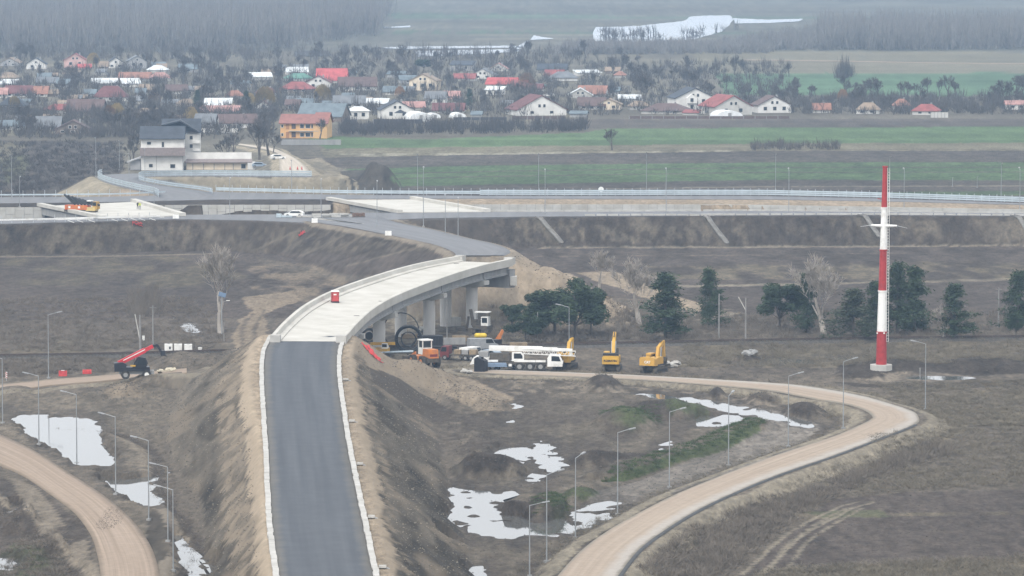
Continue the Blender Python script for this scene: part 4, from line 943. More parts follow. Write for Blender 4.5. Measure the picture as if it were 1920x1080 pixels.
zb = (697 - 377) / s_; MB().bar((lx * .85 - 0.4, -0.2, zb), (lx * .85 - 1.1, -0.2, zb + 0.15), 0.1, 0.1).build('bracket', M_RED, t)
for sx in (-0.75, 0.35): MB().tube((sx, -1.12, 6.0), (sx, -1.25, 6.0), 0.13, n=10).build('sign_plate', M_WHITE, t)
p = GP(1725, 707); t = empty('marker_post', tuple(p), 0, 'short grey marker post beside the pylon yard', 'post'); MB().tube((0, 0, 0), (0, 0, 1.5), 0.08).build('post', M_POLE, t); MB().box((0, 0, 1.55), (0.25, 0.12, 0.2)).build('cap', M_POLE, t)

# ---------------------------------------------------------------- guard rails
def guard(path, label, step, posth, railz=(0.45, 0.85), rw=0.10, rh=0.32, name='guard_rail', m=None, postr=0.11, z=None, skip=None):
    m = m or M_BARR
    seg = along(path, step); o = seg[0][0].copy(); t = empty(name, tuple(o), 0, label, 'guard rail', 'steel guard rails of the new roads')
    mb = MB(); mb.box((0, 0, posth / 2), (postr, postr * 1.3, posth)); pm = bpy.data.meshes.new('post'); pm.from_pydata(mb.v, [], mb.f); pm.materials.append(M_GALV); pm.update()
    for p, q in seg: link('post', pm, t, p - o)
    for rz_ in railz:
        mb = MB()
        for p, q in seg: mb.bar(p - o + Vector((0, -0.1, rz_)), q - o + Vector((0, -0.1, rz_)), rw, rh)
        mb.build('rail', m, t)
    return t
def wline(pts, z): return catmull([P(a, b_, z) for a, b_ in pts], 12)
guard(wline([(405, 359.8), (480, 361.5), (620, 364.6), (760, 366.0), (900, 366.5)], ZP), 'guard rail with tall posts along the far highway between access road and dish', 2.1, 1.75, (0.55, 0.95))
guard(wline([(900, 366.5), (1100, 366.8), (1400, 366.5), (1500, 368)], ZP), 'double beam guard rail along the far highway behind the long wall', 2.0, 1.75, (0.35, 0.80, 1.2))
guard(wline([(1500, 368), (1660, 371.8), (1980, 382.0), (2060, 383)], ZP), 'double beam guard rail along the far highway behind the pylon top', 1.9, 1.75, (0.35, 0.80, 1.2))
guard(wline([(-100, 371), (0, 370.3), (150, 369.4), (240, 367.8), (310, 364.5)], ZP), 'guard rail behind the orange machine on the far carriageway', 2.6, 1.7, (0.65,))
guard(wline([(-100, 421), (0, 418.8), (170, 414.5), (300, 411.2)], ZP), 'unfinished white guard rail before the orange machine deck', 2.4, 1.6, (0.75,), m=M_WHITE)
acL = RIB['access'][:, :3].copy(); acR = RIB['access'][:, 3:].copy()
apx = np.array([proj(*p) for p in acL]); kt = int(np.argmin(apx[:, 0]))
guard(acL[3:kt + 8], 'tall pale barrier on the outer side of the access road bend', 1.6, 1.6, (0.45, 0.95, 1.4), m=M_BARR)
apx2 = np.array([proj(*p) for p in acR]); kt2 = int(np.argmin(apx2[:, 0]))
guard(acR[4:kt2 + 1], 'pale barrier on the inner side of the access road bend', 1.5, 1.4, (0.45, 0.9))
guard(acR[kt2:], 'long pale barrier in front of the white house', 1.6, 1.6, (0.45, 0.95, 1.4))
# loose posts and rails lying at the near edge
for i, (a, b_) in enumerate([(133, 417.5), (150, 417), (172, 416.5), (215, 415), (233, 414.3), (251, 413.5), (266, 413.5), (286, 413)]):
    p = P(a, b_, ZP); p.z = gz(p.x, p.y) + 0.3
    MBo = MB().bar((-0.7, 0, 0.35), (0.7, 0, -0.15), 0.14, 0.10).build('loose_post', M_WHITE, None, tuple(p)); tag(MBo, 'loose white steel post lying by the unfinished near guard rail', 'post', 'loose posts at the near guard rail')
for i, (x0, x1, yy) in enumerate([(70, 175, 412.5), (160, 308, 408.8)]):
    p, q = P(x0, yy, ZP + 0.5), P(x1, yy - 2.0, ZP + 0.5)
    tag(MB().bar((0, 0, 0), q - p, 0.3, 0.14).build('loose_rail', M_WHITE, None, tuple(p)), ['white rail length lying in front of the shortest retaining wall', 'white rail length lying before the orange machine deck'][i], 'rail')
for i, (a, b_) in enumerate([(330, 409.3), (590, 418.5), (728, 441.5)]):
    p = P(a, b_, ZP) if i < 2 else G(a, b_); t = empty('concrete_block', (p.x, p.y, gz(p.x, p.y)), 0, ['white concrete block beside the end of the unfinished guard rail', 'white concrete block on the roundabout edge below the kerb piles', 'white concrete block on the edge of the approach road'][i], 'block')
    MB().box((0, 0, 0.45), (1.35, 1.0, 0.9), taper=0.93).build('block', M_WHITE, t); MB().box((0, 0, 0.92), (0.8, 0.5, 0.06)).build('top_recess', M_CONC, t)
# ---------------------------------------------------------------- machines and vehicles (local: +Y is the front, X sideways)
def wheel(t, x, y, r, w, name='wheel', hub=None, ax='x'):
    e = empty(name, (x, y, r)); e.parent = t
    d = Vector((w / 2, 0, 0)) if ax == 'x' else Vector((0, w / 2, 0))
    MB().tube(-d, d, r, n=16).build('tyre', M_RUB, e); MB().tube(-d * 1.06, d * 1.06, r * 0.52, n=12).build('rim', hub or M_CONC2, e)
    return e
def lettering(txt, size, m, parent, loc, rot=(math.pi / 2, 0, 0), name='lettering', bold=0.02):
    cu = bpy.data.curves.new(name, 'FONT'); cu.body = txt; cu.size = size; cu.align_x = 'CENTER'; cu.align_y = 'CENTER'; cu.extrude = 0.012; cu.offset = bold
    tmp = bpy.data.objects.new('tmp', cu); COL.objects.link(tmp); dg = bpy.context.evaluated_depsgraph_get()
    me = bpy.data.meshes.new_from_object(tmp.evaluated_get(dg)); bpy.data.objects.remove(tmp); me.materials.clear(); me.materials.append(m)
    o = link(name, me, parent, loc); o.rotation_euler = rot; return o
def crawler(t, L, W_, h, tw=0.6):
    for sx in (-1, 1):
        r = h / 2; prof = []
        for k in range(9): a = -math.pi / 2 + math.pi * k / 8; prof.append((L / 2 - r + r * math.cos(a), r + r * math.sin(a)))
        for k in range(9): a = math.pi / 2 + math.pi * k / 8; prof.append((-L / 2 + r + r * math.cos(a), r + r * math.sin(a)))
        tr = MB().prism(prof, 'x', sx * (W_ / 2 - tw), sx * W_ / 2).build('track', M_MUDM, t)
        mb = MB()
        for k in range(-4, 5): mb.tube((sx * (W_ / 2 - tw - 0.03), k * L / 11, r), (sx * (W_ / 2 + 0.03), k * L / 11, r), 0.17, n=8)
        mb.build('rollers', M_DARKM, tr)
def excavator(loc, rz, label, m, upper=0.0, letters=None, pose=0, darkhood=False):
    t = empty('excavator', loc, rz, label, 'excavator', 'tracked excavators parked by the loop road')
    crawler(t, 4.3, 3.0, 1.0); MB().box((0, 0, 0.65), (1.7, 2.6, 0.55)).build('undercarriage', M_MUDM, t); MB().tube((0, 0, 0.9), (0, 0, 1.2), 0.7, n=14).build('slew_ring', M_DARKM, t)
    cw = [(-1.38, 1.25), (1.38, 1.25), (1.38, 2.35), (1.2, 2.6), (-1.2, 2.6), (-1.38, 2.35)]
    c = MB(); vs = []
    for y, k in ((-2.55, 0.96), (-2.2, 1.0), (-1.4, 1.0)):
        vs += [(x * k, y, z + (0.06 if k < 1 else 0)) for x, z in cw]
    fs = [tuple(range(5, -1, -1)), tuple(range(12, 18))]
    for b_ in (0, 6): fs += [(b_ + q, b_ + (q + 1) % 6, b_ + 6 + (q + 1) % 6, b_ + 6 + q) for q in range(6)]
    c.add(vs, fs); cwo = c.build('counterweight', m, t)
    MB().box((0, -0.1, 1.35), (2.7, 2.8, 0.3)).build('platform', M_DARKM, t)
    MB().box((0.55, -0.35, 2.0), (1.6, 2.1, 1.1)).build('engine_hood', m, t)
    if darkhood: MB().box((0, -1.7, 2.78), (2.5, 1.1, 0.5)).build('hood_top', M_DARKM, t)
    else: MB().bar((-1.1, -1.9, 2.95), (0.3, -1.9, 2.95), 0.06, 0.06).bar((-1.1, -1.9, 2.6), (-1.1, -1.9, 2.95), 0.06, 0.06).bar((0.3, -1.9, 2.6), (0.3, -1.9, 2.95), 0.06, 0.06).build('handrail', M_DARKM, t)
    MB().tube((0.7, -1.0, 2.5), (0.7, -1.0, 3.1), 0.09).build('exhaust', M_DARKM, t)
    cab = MB().box((-0.85, 0.55, 2.25), (0.95, 1.7, 1.65), taper=0.94).build('cab', m, t)
    MB().box((-0.85, 0.55, 2.45), (1.0, 1.45, 0.9)).build('window', M_GLASS, cab); MB().box((-0.85, 1.40, 2.3), (0.8, 0.06, 1.3)).build('windscreen', M_GLASS, cab)
    if pose == 0:   pts = [(0.15, 0.9, 1.8), (0.15, 2.1, 4.6), (0.15, 4.1, 5.7), (0.15, 4.3, 3.2), (0.15, 3.4, 2.0)]
    elif pose == 1: pts = [(0.15, 0.9, 1.8), (0.15, 1.5, 4.0), (0.15, 3.0, 4.75), (0.15, 3.3, 2.2), (0.15, 2.5, 1.1)]
    else:           pts = [(0.15, 0.9, 1.8), (0.15, 1.8, 4.2), (0.15, 3.3, 4.6), (0.15, 3.0, 2.4), (0.15, 2.6, 1.3)]
    V = [Vector(p) for p in pts]
    MB().bar(V[0], V[1], 0.5, 0.75).bar(V[1] - (V[1] - V[0]).normalized() * 0.2, V[2], 0.46, 0.6).build('boom', m, t)
    MB().bar(V[2] + Vector((0, 0.1, 0.15)), V[3], 0.36, 0.5).build('stick', m, t)
    MB().tube(V[0] + Vector((0.3, 0.5, 0)), V[1] + Vector((0.3, 0.2, 0.0)), 0.09).tube(V[0] + Vector((-0.3, 0.5, 0)), V[1] + Vector((-0.3, 0.2, 0)), 0.09).build('boom_cylinder', M_GALV, t)
    MB().tube(V[1] + Vector((0, 0.3, 0.75)), V[2] + Vector((0, 0.4, 0.4)), 0.09).build('stick_cylinder', M_DARKM, t)
    pf = [(0.0, 0.0), (0.75, 0.15), (0.95, -0.5), (0.5, -1.0), (-0.1, -0.9), (0.2, -0.5)]
    MB().prism([(V[3].y - u, V[3].z + v) for u, v in pf], 'x', -0.5, 0.8).build('bucket', M_MUDM, t)
    if letters: lettering(letters[0], letters[1], letters[2], t, (letters[3] if len(letters) > 3 else 0, -2.58, 1.85))
    return t
g_ = lambda a, b_: tuple(GP(a, b_))
excavator(g_(1147, 696), R(-6), 'yellow excavator with dark hood, its raised boom tip the tallest', M_YEL, letters=('KOMATSU', 0.46, M_DARKM), pose=0, darkhood=True)
excavator(g_(1226, 699), R(-28), 'ochre excavator with bent boom, the one beside the white rubble', mat('machine_ochre', (0.58, 0.33, 0.06), 0.5, col2=(0.45, 0.27, 0.07), scale=1.5), letters=('CAT', 0.55, M_WHITE, 0.1), pose=1)
ex3 = excavator(g_(1060, 692), R(-18), 'yellow excavator behind the cab end of the white crane', M_YEL, pose=2)
MB().box((-0.3, -2.585, 1.95), (0.9, 0.02, 0.32), 0, -0.5).build('emblem', M_RED, ex3); MB().box((-0.25, -2.60, 1.93), (0.55, 0.02, 0.12), 0, -0.5).build('emblem', M_WHITE, ex3)
# rubble by the excavators
def slabheap(name, a, b_, n, sz, m, label, cat, seed):
    rr = random.Random(seed); p = GP(a, b_); t = empty(name, tuple(p), 0, label, cat)
    for k in range(n):
        w = sz * rr.uniform(0.5, 1.0)
        MB().box((rr.uniform(-1, 1) * sz * 1.1, rr.uniform(-1, 1) * sz, 0.25 + rr.random() * sz * 0.4), (w * 1.4, w, w * 0.45), rr.random() * 3, rr.uniform(-.5, .5), rr.uniform(-.4, .4), taper=0.8).build('slab', m, t)
    return t
slabheap('rubble_heap', 1258, 691, 5, 1.2, M_CONC, 'pale broken concrete rubble beside the ochre excavator', 'rubble', 3)
slabheap('rubble_heap', 1405, 676, 9, 1.0, M_CONC2, 'grey broken rubble in the dry grass between excavators and pylon', 'rubble', 4)
slabheap('rubble_heap', 798, 622, 8, 1.0, M_CONC, 'pale blocks and boards heaped behind the bridge columns', 'rubble', 5)
slabheap('rubble_heap', 873, 702, 6, 0.8, M_CONC, 'white broken pieces lying in front of the black tank', 'rubble', 6)
slabheap('sheet_heap', 310, 715, 5, 1.3, mat('pale_timber', (0.52, 0.47, 0.36), 0.8), 'pale timber boards stacked on the bank beside the telehandler', 'boards', 8)

# mobile crane, facing +X
p = GP(968, 696); t = empty('mobile_crane', tuple(p), R(-4), 'white truck crane with stowed boom parked by the tan road', 'crane')
MB().box((0.0, 0, 1.25), (13.4, 2.5, 0.42)).build('chassis', M_MUDM, t)
for x in (-5.4, -3.7, 0.6, 2.3, 4.0):
    for y in (-1.15, 1.15): wheel(t, x, y, 0.72, 0.55, hub=M_CONC2, ax='y')
fen = MB()
for x in (-4.55, 1.45, 4.0): fen.box((x, -1.30, 1.62), (3.4 if x != 4.0 else 1.6, 0.10, 0.34))
fen.build('mudguard', M_WHITE, t)
cab = MB().prism([(5.1, 0.75), (7.5, 0.75), (7.6, 1.6), (7.1, 2.55), (5.4, 2.65), (5.1, 2.1)], 'y', -1.28, 1.28).build('driver_cab', M_WHITE, t)
MB().prism([(5.75, 1.65), (7.25, 1.6), (6.95, 2.4), (5.75, 2.45)], 'y', -1.31, 1.31).build('side_window', M_GLASS, cab); MB().bar((7.60, 0, 1.7), (7.22, 0, 2.45), 2.3, 0.06).build('windscreen', M_GLASS, cab)
MB().box((7.62, 0, 1.0), (0.12, 2.3, 0.3)).build('bumper', M_DARKM, cab)
MB().prism([(-7.4, 1.0), (-4.6, 1.5), (-4.2, 2.2), (-6.4, 2.3), (-7.0, 1.9)], 'y', -1.3, 1.3).build('rear_deck', M_WHITE, t)
MB().box((-2.6, 0, 2.15), (3.4, 2.3, 1.2), taper=0.95).build('superstructure', M_MUDM, t)
MB().box((-5.2, 0, 2.6), (1.5, 2.6, 0.9)).build('counterweight', M_CONC2, t)
oc = MB().prism([(-0.6, 1.6), (1.3, 1.6), (1.3, 2.5), (0.9, 3.0), (-0.6, 3.0)], 'y', -1.3, -0.35).build('operator_cab', M_WHITE, t); MB().prism([(-0.3, 2.0), (1.1, 2.0), (1.1, 2.45), (0.8, 2.85), (-0.3, 2.85)], 'y', -1.32, -0.5).build('window', M_GLASS, oc)
MB().bar((-4.4, 0.15, 3.55), (4.2, 0.15, 3.45), 0.8, 0.80).bar((4.1, 0.15, 3.42), (6.6, 0.15, 3.38), 0.62, 0.62).bar((6.5, 0.15, 3.36), (8.6, 0.15, 3.30), 0.45, 0.48).build('boom', M_WHITE, t)
MB().box((8.8, 0.15, 2.95), (0.5, 0.6, 1.1)).build('boom_head', M_WHITE, t)
jb = MB()
for (y, z) in ((-0.75, 3.55), (-0.75, 2.75), (-0.35, 3.55), (-0.35, 2.75)): jb.bar((1.0, y, z), (9.6, y, z - 0.35), 0.09, 0.09)
for k in range(12):
    x = 1.0 + 0.72 * k; jb.bar((x, -0.75, 3.5 - 0.03 * k), (x + 0.36, -0.75, 2.75 - 0.03 * k), 0.06, 0.06).bar((x + 0.36, -0.75, 2.75 - 0.03 * k), (x + 0.72, -0.75, 3.5 - 0.03 * k), 0.06, 0.06)
jb.build('lattice_jib', M_WHITE, t)
for x in (-6.3, -0.9):
    MB().box((x, 0, 0.95), (0.5, 2.7, 0.4)).build('outrigger', M_WHITE, t)
# red telescopic handler, facing +X (front), on the left bank
p = GP(254, 722); t = empty('telehandler', (p.x, p.y, gz(p.x, p.y)), R(8), 'red and black telehandler with raised boom on the site road', 'telehandler')
M_TRED = mat('handler_red', (0.55, 0.03, 0.04), 0.45, 0.12, 1.0); M_BLK = mat('black_paint', (0.02, 0.02, 0.025), 0.45, 0.2, 1.0)
MB().box((0.2, 0, 1.0), (5.4, 1.5, 0.55)).build('chassis', M_CONC2, t)
for x in (-1.6, 1.7):
    for y in (-0.95, 0.95): wheel(t, x, y, 0.68, 0.5, hub=M_WHITE if x > 0 else M_CONC2, ax='y')
MB().box((-0.1, 0, 1.55), (4.6, 2.3, 0.6)).build('turret', M_BLK, t)
MB().prism([(-3.3, 1.2), (-1.6, 1.2), (-1.4, 2.3), (-2.0, 2.6), (-3.3, 2.5)], 'y', -1.1, 1.1).build('engine_cover', M_BLK, t)
cab = MB().prism([(-0.6, 1.6), (1.6, 1.6), (1.85, 2.6), (1.5, 3.35), (0.4, 3.45), (-0.2, 2.7)], 'y', -1.15, -0.1).build('cab', M_BLK, t)
MB().prism([(0.2, 2.2), (1.55, 2.2), (1.65, 2.6), (1.35, 3.2), (0.55, 3.3)], 'y', -1.18, -0.07).build('window', M_GLASS, cab)
MB().box((-0.45, -1.17, 2.1), (0.8, 0.03, 0.25)).build('yellow_panel', M_YEL, t)
e0, e1 = Vector((-2.6, 0.45, 2.35)), Vector((2.8, 0.45, 5.0)); d = (e1 - e0).normalized()
MB().bar(e0, e0 + d * 4.6, 0.55, 0.75).bar(e0 + d * 4.4, e1, 0.42, 0.55).build('boom', M_TRED, t)
MB().bar(e0 + d * 0.8 + Vector((0, -0.3, 0.12)), e0 + d * 4.6 + Vector((0, -0.3, 0.12)), 0.02, 0.14).build('white_stripe', M_WHITE, t)
MB().bar(e1, e1 + Vector((0.7, 0, 0.15)), 0.4, 0.4).bar(e1 + Vector((0.6, 0, 0.2)), e1 + Vector((1.3, 0, -0.9)), 0.35, 0.35).build('boom_head', M_BLK, t)
MB().box(e1 + Vector((1.5, 0, -1.1)), (0.7, 1.3, 0.8)).bar(e1 + Vector((1.5, -0.5, -1.4)), e1 + Vector((2.2, -0.5, -1.6)), 0.12, 0.08).bar(e1 + Vector((1.5, 0.5, -1.4)), e1 + Vector((2.2, 0.5, -1.6)), 0.12, 0.08).build('fork_carriage', M_BLK, t)
MB().tube((0.0, 0.45, 1.8), e0 + d * 3.0 + Vector((0, 0, -0.3)), 0.1).build('lift_cylinder', M_GALV, t)

# wheel loader seen from behind
p = GP(797, 689); t = empty('wheel_loader', tuple(p), R(28), 'orange wheel loader with white cab in front of the black pipes', 'loader'); t.scale = (1.22,) * 3
for y in (-1.3, 1.6):
    for x in (-1.0, 1.0): wheel(t, x, y, 0.8, 0.6, hub=M_ORG)
MB().box((0, -1.2, 1.15), (1.7, 2.6, 0.7)).build('rear_frame', M_MUDM, t); hd = MB().box((0, -1.6, 1.95), (1.5, 1.9, 1.15), taper=0.92).build('engine_hood', M_ORG, t)
MB().box((0, -2.52, 1.75), (1.1, 0.06, 0.35)).build('grille', mat('dark_red', (0.18, 0.03, 0.03), 0.6), hd)
MB().box((0, 1.4, 1.1), (1.4, 2.4, 0.7)).build('front_frame', M_ORG, t)
cab = MB().box((0, 0.0, 2.2), (1.4, 1.3, 0.9)).build('cab', M_WHITE, t)
for x in (-0.65, 0.65):
    for y in (-0.6, 0.6): MB().bar((x, y, 2.6), (x, y, 3.6), 0.12, 0.12).build('pillar', M_WHITE, cab)
MB().box((0, 0, 3.65), (1.6, 1.5, 0.16)).build('roof', M_WHITE, cab); MB().box((0, 0, 3.1), (1.2, 1.1, 0.9)).build('window', M_GLASS, cab)
MB().bar((-0.5, 1.8, 1.8), (-0.5, 3.6, 1.0), 0.2, 0.35).bar((0.5, 1.8, 1.8), (0.5, 3.6, 1.0), 0.2, 0.35).build('lift_arms', M_ORG, t); MB().prism([(3.5, 0.2), (4.6, 0.1), (4.2, 0.5), (3.9, 1.3), (3.5, 1.2)], 'x', -1.4, 1.4).build('bucket', M_MUDM, t)
# cars
def car(loc, rz, label, m, kind='car', cat='car', group='vehicles parked in the building yard'):
    t = empty('parked_car' if kind == 'car' else 'parked_van', loc, rz, label, cat, group)
    if kind == 'car': pf = [(-2.1, 0.35), (2.1, 0.35), (2.15, 0.8), (1.2, 0.95), (0.6, 1.42), (-1.3, 1.45), (-2.1, 1.0)]; wf = [(-1.75, 0.98), (0.95, 0.95), (0.5, 1.36), (-1.25, 1.38)]
    else: pf = [(-2.5, 0.4), (2.4, 0.4), (2.5, 1.1), (1.9, 1.3), (1.4, 2.05), (-2.5, 2.1)]; wf = [(0.3, 1.3), (1.75, 1.3), (1.35, 1.95), (0.3, 1.95)]
    MB().prism(pf, 'y', -0.88, 0.88).build('body', m, t); MB().prism(wf, 'y', -0.90, 0.90).build('side_windows', M_GLASS, t)
    MB().bar(((1.28, 0, 1.0) if kind == 'car' else (1.92, 0, 1.35)), ((0.66, 0, 1.42) if kind == 'car' else (1.45, 0, 1.98)), 1.5, 0.04).build('windscreen', M_GLASS, t)
    for x in ((-1.35, 1.35) if kind == 'car' else (-1.6, 1.6)):
        for y in (-0.78, 0.78): wheel(t, x, y, 0.34, 0.22, ax='y')
    for y in (-0.6, 0.6): MB().box((2.14 if kind == 'car' else 2.47, y, 0.72), (0.06, 0.35, 0.16)).build('headlight', M_GALV, t)
    return t
M_GBLUE = mat('grey_blue_paint', (0.25, 0.31, 0.38), 0.35, 0.1, 1.0)
car(g_(949, 694), R(186), 'white car parked behind the blue sheet stack', M_WHITE)
car(g_(915, 672), R(150), 'grey blue car parked behind the nose of the crane', M_GBLUE)
car(g_(884, 674), R(60), 'white van with dark windows at the tail of the crane', M_WHITE, 'van', 'van')
car(g_(905, 660), R(20), 'grey van parked between the grey blue car and the crawler rig', mat('car_grey', (0.28, 0.29, 0.30), 0.4), 'van', 'van')
# blue sheets on trestles
p = GP(931, 697); t = empty('sheet_stack', tuple(p), 0, 'stack of blue grey sheets on trestles in front of the white car', 'stack')
for k in range(3): MB().box((0, 0, 0.75 + 0.22 * k), (3.4 - 0.15 * k, 1.6, 0.18), 0.02 * k).build('sheet', mat('sheet_blue', (0.22, 0.30, 0.42), 0.5, 0.15, 1), t)
for x in (-1.2, 1.2): MB().box((x, 0, 0.33), (0.25, 1.5, 0.66)).build('trestle', M_MUDM, t)
# black tank
p = GP(902, 700); t = empty('black_tank', tuple(p), R(-20), 'black angular tank standing before the crane nose', 'tank')
MB().prism([(-0.9, 0.1), (0.9, 0.1), (0.85, 1.9), (-0.4, 2.5), (-0.9, 2.2)], 'y', -0.8, 0.8).build('shell', M_BLK, t); MB().tube((0.2, 0, 2.1), (0.2, 0, 2.45), 0.25, n=10).build('lid', M_DARKM, t); MB().box((0, 0, 0.06), (2.0, 1.8, 0.12)).build('skid', M_MUDM, t)
# more site clutter
def stack(name, a, b_, n, dim, m, label, cat, rz=0.0, per=3):
    t = empty(name, g_(a, b_), rz, label, cat)
    for k in range(n): MB().box(((k % per - (per - 1) / 2) * (dim[0] * 1.04 if dim[0] < 1.5 else 0.04), (k % per) * (0 if dim[0] < 1.5 else dim[1] * 1.05), dim[2] * (0.55 + k // per)), dim, 0.02 * (k % 3)).build('piece', m, t)
M_TIMB = mat('timber', (0.30, 0.23, 0.15), 0.85, 0.2, 1.0)
stack('timber_stack', 770, 636, 9, (3.2, 0.3, 0.25), M_TIMB, 'timber beams stacked between the bridge columns', 'timber', 0.2)
stack('timber_stack', 862, 640, 12, (2.6, 0.3, 0.22), M_TIMB, 'timber beams stacked beside the slim dark pole', 'timber', -0.3)
stack('block_stack', 852, 650, 8, (0.9, 0.8, 0.7), M_CONC2, 'grey concrete blocks stacked beside the parked vans', 'blocks', 0.1, 4)
stack('block_stack', 848, 612, 6, (1.0, 0.8, 0.8), M_CONC, 'pale concrete blocks stacked under the far bridge span', 'blocks', 0.0, 3)
stack('crate_stack', 972, 662, 6, (0.95, 0.9, 0.8), M_TIMB, 'wooden crates stacked behind the crane boom', 'crates', 0.0, 3)
stack('crate_stack', 726, 690, 4, (0.9, 0.8, 0.7), M_ORG, 'orange crates stacked beside the pale blue pipes', 'crates', 0.3, 2)
p = GP(862, 676); t = empty('flatbed_truck', tuple(p), R(165), 'dark flatbed truck with a dull red cab between loader and crane', 'truck')
MB().box((-0.8, 0, 0.95), (4.6, 2.1, 0.2)).build('bed', M_MUDM, t); cab = MB().prism([(1.6, 0.5), (3.1, 0.5), (3.15, 1.4), (2.8, 2.3), (1.6, 2.35)], 'y', -1.0, 1.0).build('cab', mat('dull_red', (0.16, 0.035, 0.035), 0.5), t); MB().prism([(2.0, 1.45), (3.0, 1.45), (2.75, 2.15), (2.0, 2.2)], 'y', -1.02, 1.02).build('window', M_GLASS, cab)
for x in (-2.2, -1.2, 2.3):
    for y in (-0.85, 0.85): wheel(t, x, y, 0.45, 0.3, ax='y')
for k in range(3): MB().box((-2.4 + 1.3 * k, 0, 1.4), (1.1, 1.7, 0.7)).build('load', M_CONC2 if k % 2 else M_TIMB, t)
# coils of black pipe, hoop and loose pipes
def ring(R0, r, nn=28, c=(0, 0, 0), tilt=0.0, squash=1.0):
    mb = MB(); pts = [Vector((R0 * math.cos(2 * math.pi * k / nn), math.sin(tilt) * R0 * math.sin(2 * math.pi * k / nn), R0 * squash * math.sin(2 * math.pi * k / nn) * math.cos(tilt))) + Vector(c) for k in range(nn)]
    for k in range(nn): mb.tube(pts[k], pts[(k + 1) % nn], r, n=6, cap=False)
    return mb
M_PIPE = mat('black_pipe', (0.02, 0.022, 0.025), 0.45, 0.2, 2)
p = GP(766, 664); t = empty('pipe_coil', tuple(p), 0, 'big upright coil of black plastic pipe below the bridge', 'pipe coil')
for k in range(6): ring(2.2 - 0.25 * (k % 2), 0.16, c=(0, k * 0.3, 2.4), tilt=0.05).build('winding', M_PIPE, t)
ring(1.2, 0.12, c=(0, -0.1, 2.4)).build('inner_winding', M_PIPE, t); MB().box((0, 0.8, 0.12), (4.0, 2.4, 0.24)).build('cradle', M_MUDM, t)
p = GP(752, 655); t = empty('pipe_coil', tuple(p), 0, 'slim black pipe hoop standing behind the big coil', 'pipe coil'); ring(3.0, 0.09, c=(0, 0, 3.05)).build('hoop', M_PIPE, t); MB().box((0, 0, 0.1), (1.4, 1.0, 0.2)).build('cradle', M_MUDM, t)
p = GP(692, 645); t = empty('pipe_coil', tuple(p), 0, 'black pipe coil beside the near bridge abutment', 'pipe coil')
for k in range(5): ring(1.15 - 0.1 * (k % 2), 0.16, c=(0, k * 0.28, 1.3)).build('winding', M_PIPE, t)
MB().tube((0, -0.2, 1.3), (0, 1.4, 1.3), 0.7, n=14).build('drum', M_PIPE, t)
p = GP(806, 657); t = empty('container', tuple(p), R(5), 'low dark container behind the wheel loader', 'container'); MB().box((0, 0, 1.15), (4.2, 2.2, 2.1)).build('box', M_BLK, t)
for k in range(9): MB().box((-1.9 + 0.475 * k, -1.12, 1.15), (0.16, 0.06, 1.9)).build('rib', M_DARKM, t)
MB().box((0, 0, 2.24), (4.3, 2.3, 0.08)).build('lid', M_DARKM, t)
for i, (a, b_, lab) in enumerate([(832, 660, 'bundle of black pipes lying behind the wheel loader'), (775, 690, 'bundle of black pipes lying beside the loader tyres')]):
    p = GP(a, b_); t = empty('pipe_bundle', tuple(p), R(4), lab, 'pipes')
    for k in range(5): MB().tube((-2.2 + 0.1 * k, 0.4 * (k % 3), 0.25 + 0.36 * (k // 3)), (2.2, 0.4 * (k % 3), 0.25 + 0.36 * (k // 3)), 0.2, n=10).build('pipe', M_PIPE, t)
p = GP(742, 674); t = empty('pipe_bundle', tuple(p), R(3), 'pale blue pipes on supports beside the wheel loader', 'pipes')
for k in range(4): MB().tube((-2.9 + 0.3 * k, 0.35 * k, 1.0 - 0.1 * (k % 2)), (2.9, 0.35 * k, 1.15 - 0.1 * (k % 2)), 0.13, n=8).build('pipe', mat('pale_pipe', (0.42, 0.50, 0.56), 0.5), t)
for x in (-2.0, 2.0): MB().box((x, 0.5, 0.42), (0.3, 1.8, 0.84)).build('support', M_MUDM, t)
# yellow compressor/roller beside the near abutment
p = GP(716, 672); t = empty('concrete_pump', tuple(p), R(-8), 'yellow and white tracked machine half hidden by the sandy slope', 'machine')
crawler(t, 3.2, 2.4, 0.8, 0.5); MB().box((0, 0, 1.2), (2.2, 3.0, 0.8)).build('body', M_YEL, t); MB().box((0.6, -0.2, 2.0), (1.0, 1.6, 0.9), taper=0.9).build('cab', M_WHITE, t); MB().bar((-1.9, 0, 2.3), (2.2, 0, 2.4), 0.5, 0.45).build('beam', M_YEL, t); MB().box((0.6, -1.02, 2.1), (0.8, 0.04, 0.5)).build('window', M_GLASS, t)
# drilling rig, dark with white cab
p = GP(905, 627); t = empty('drilling_rig', tuple(p), R(-15), 'dark crawler rig with white cab and white roof beside the last column', 'rig')
crawler(t, 4.0, 2.8, 0.9); MB().box((0, 0, 1.25), (2.6, 3.8, 0.6)).build('platform', M_MUDM, t)
cab = MB().box((0.7, -0.6, 2.3), (1.3, 1.6, 1.6), taper=0.94).build('cab', M_WHITE, t); MB().box((0.7, -1.38, 2.5), (0.95, 0.06, 0.9)).build('windscreen', M_GLASS, cab); MB().box((0.2, -0.6, 3.9), (2.6, 1.8, 0.14)).build('roof', M_WHITE, t)
for x in (-0.9, 1.3): MB().tube((x, -0.5, 1.5), (x, -0.5, 3.85), 0.06).build('roof_post', M_DARKM, t)
MB().bar((-1.6, 0, 1.2), (-2.2, 0, 4.3), 0.5, 0.5).bar((-2.9, 0.2, 1.0), (-2.6, 0.2, 3.0), 0.4, 0.4).build('mast', M_MUDM, t); MB().box((-1.2, 0.6, 1.95), (1.6, 2.2, 0.9)).build('engine', M_MUDM, t)
MB().bar((-2.6, -0.8, 0.7), (-4.6, -1.0, 0.9), 0.9, 0.5).build('arm', M_MUDM, t)
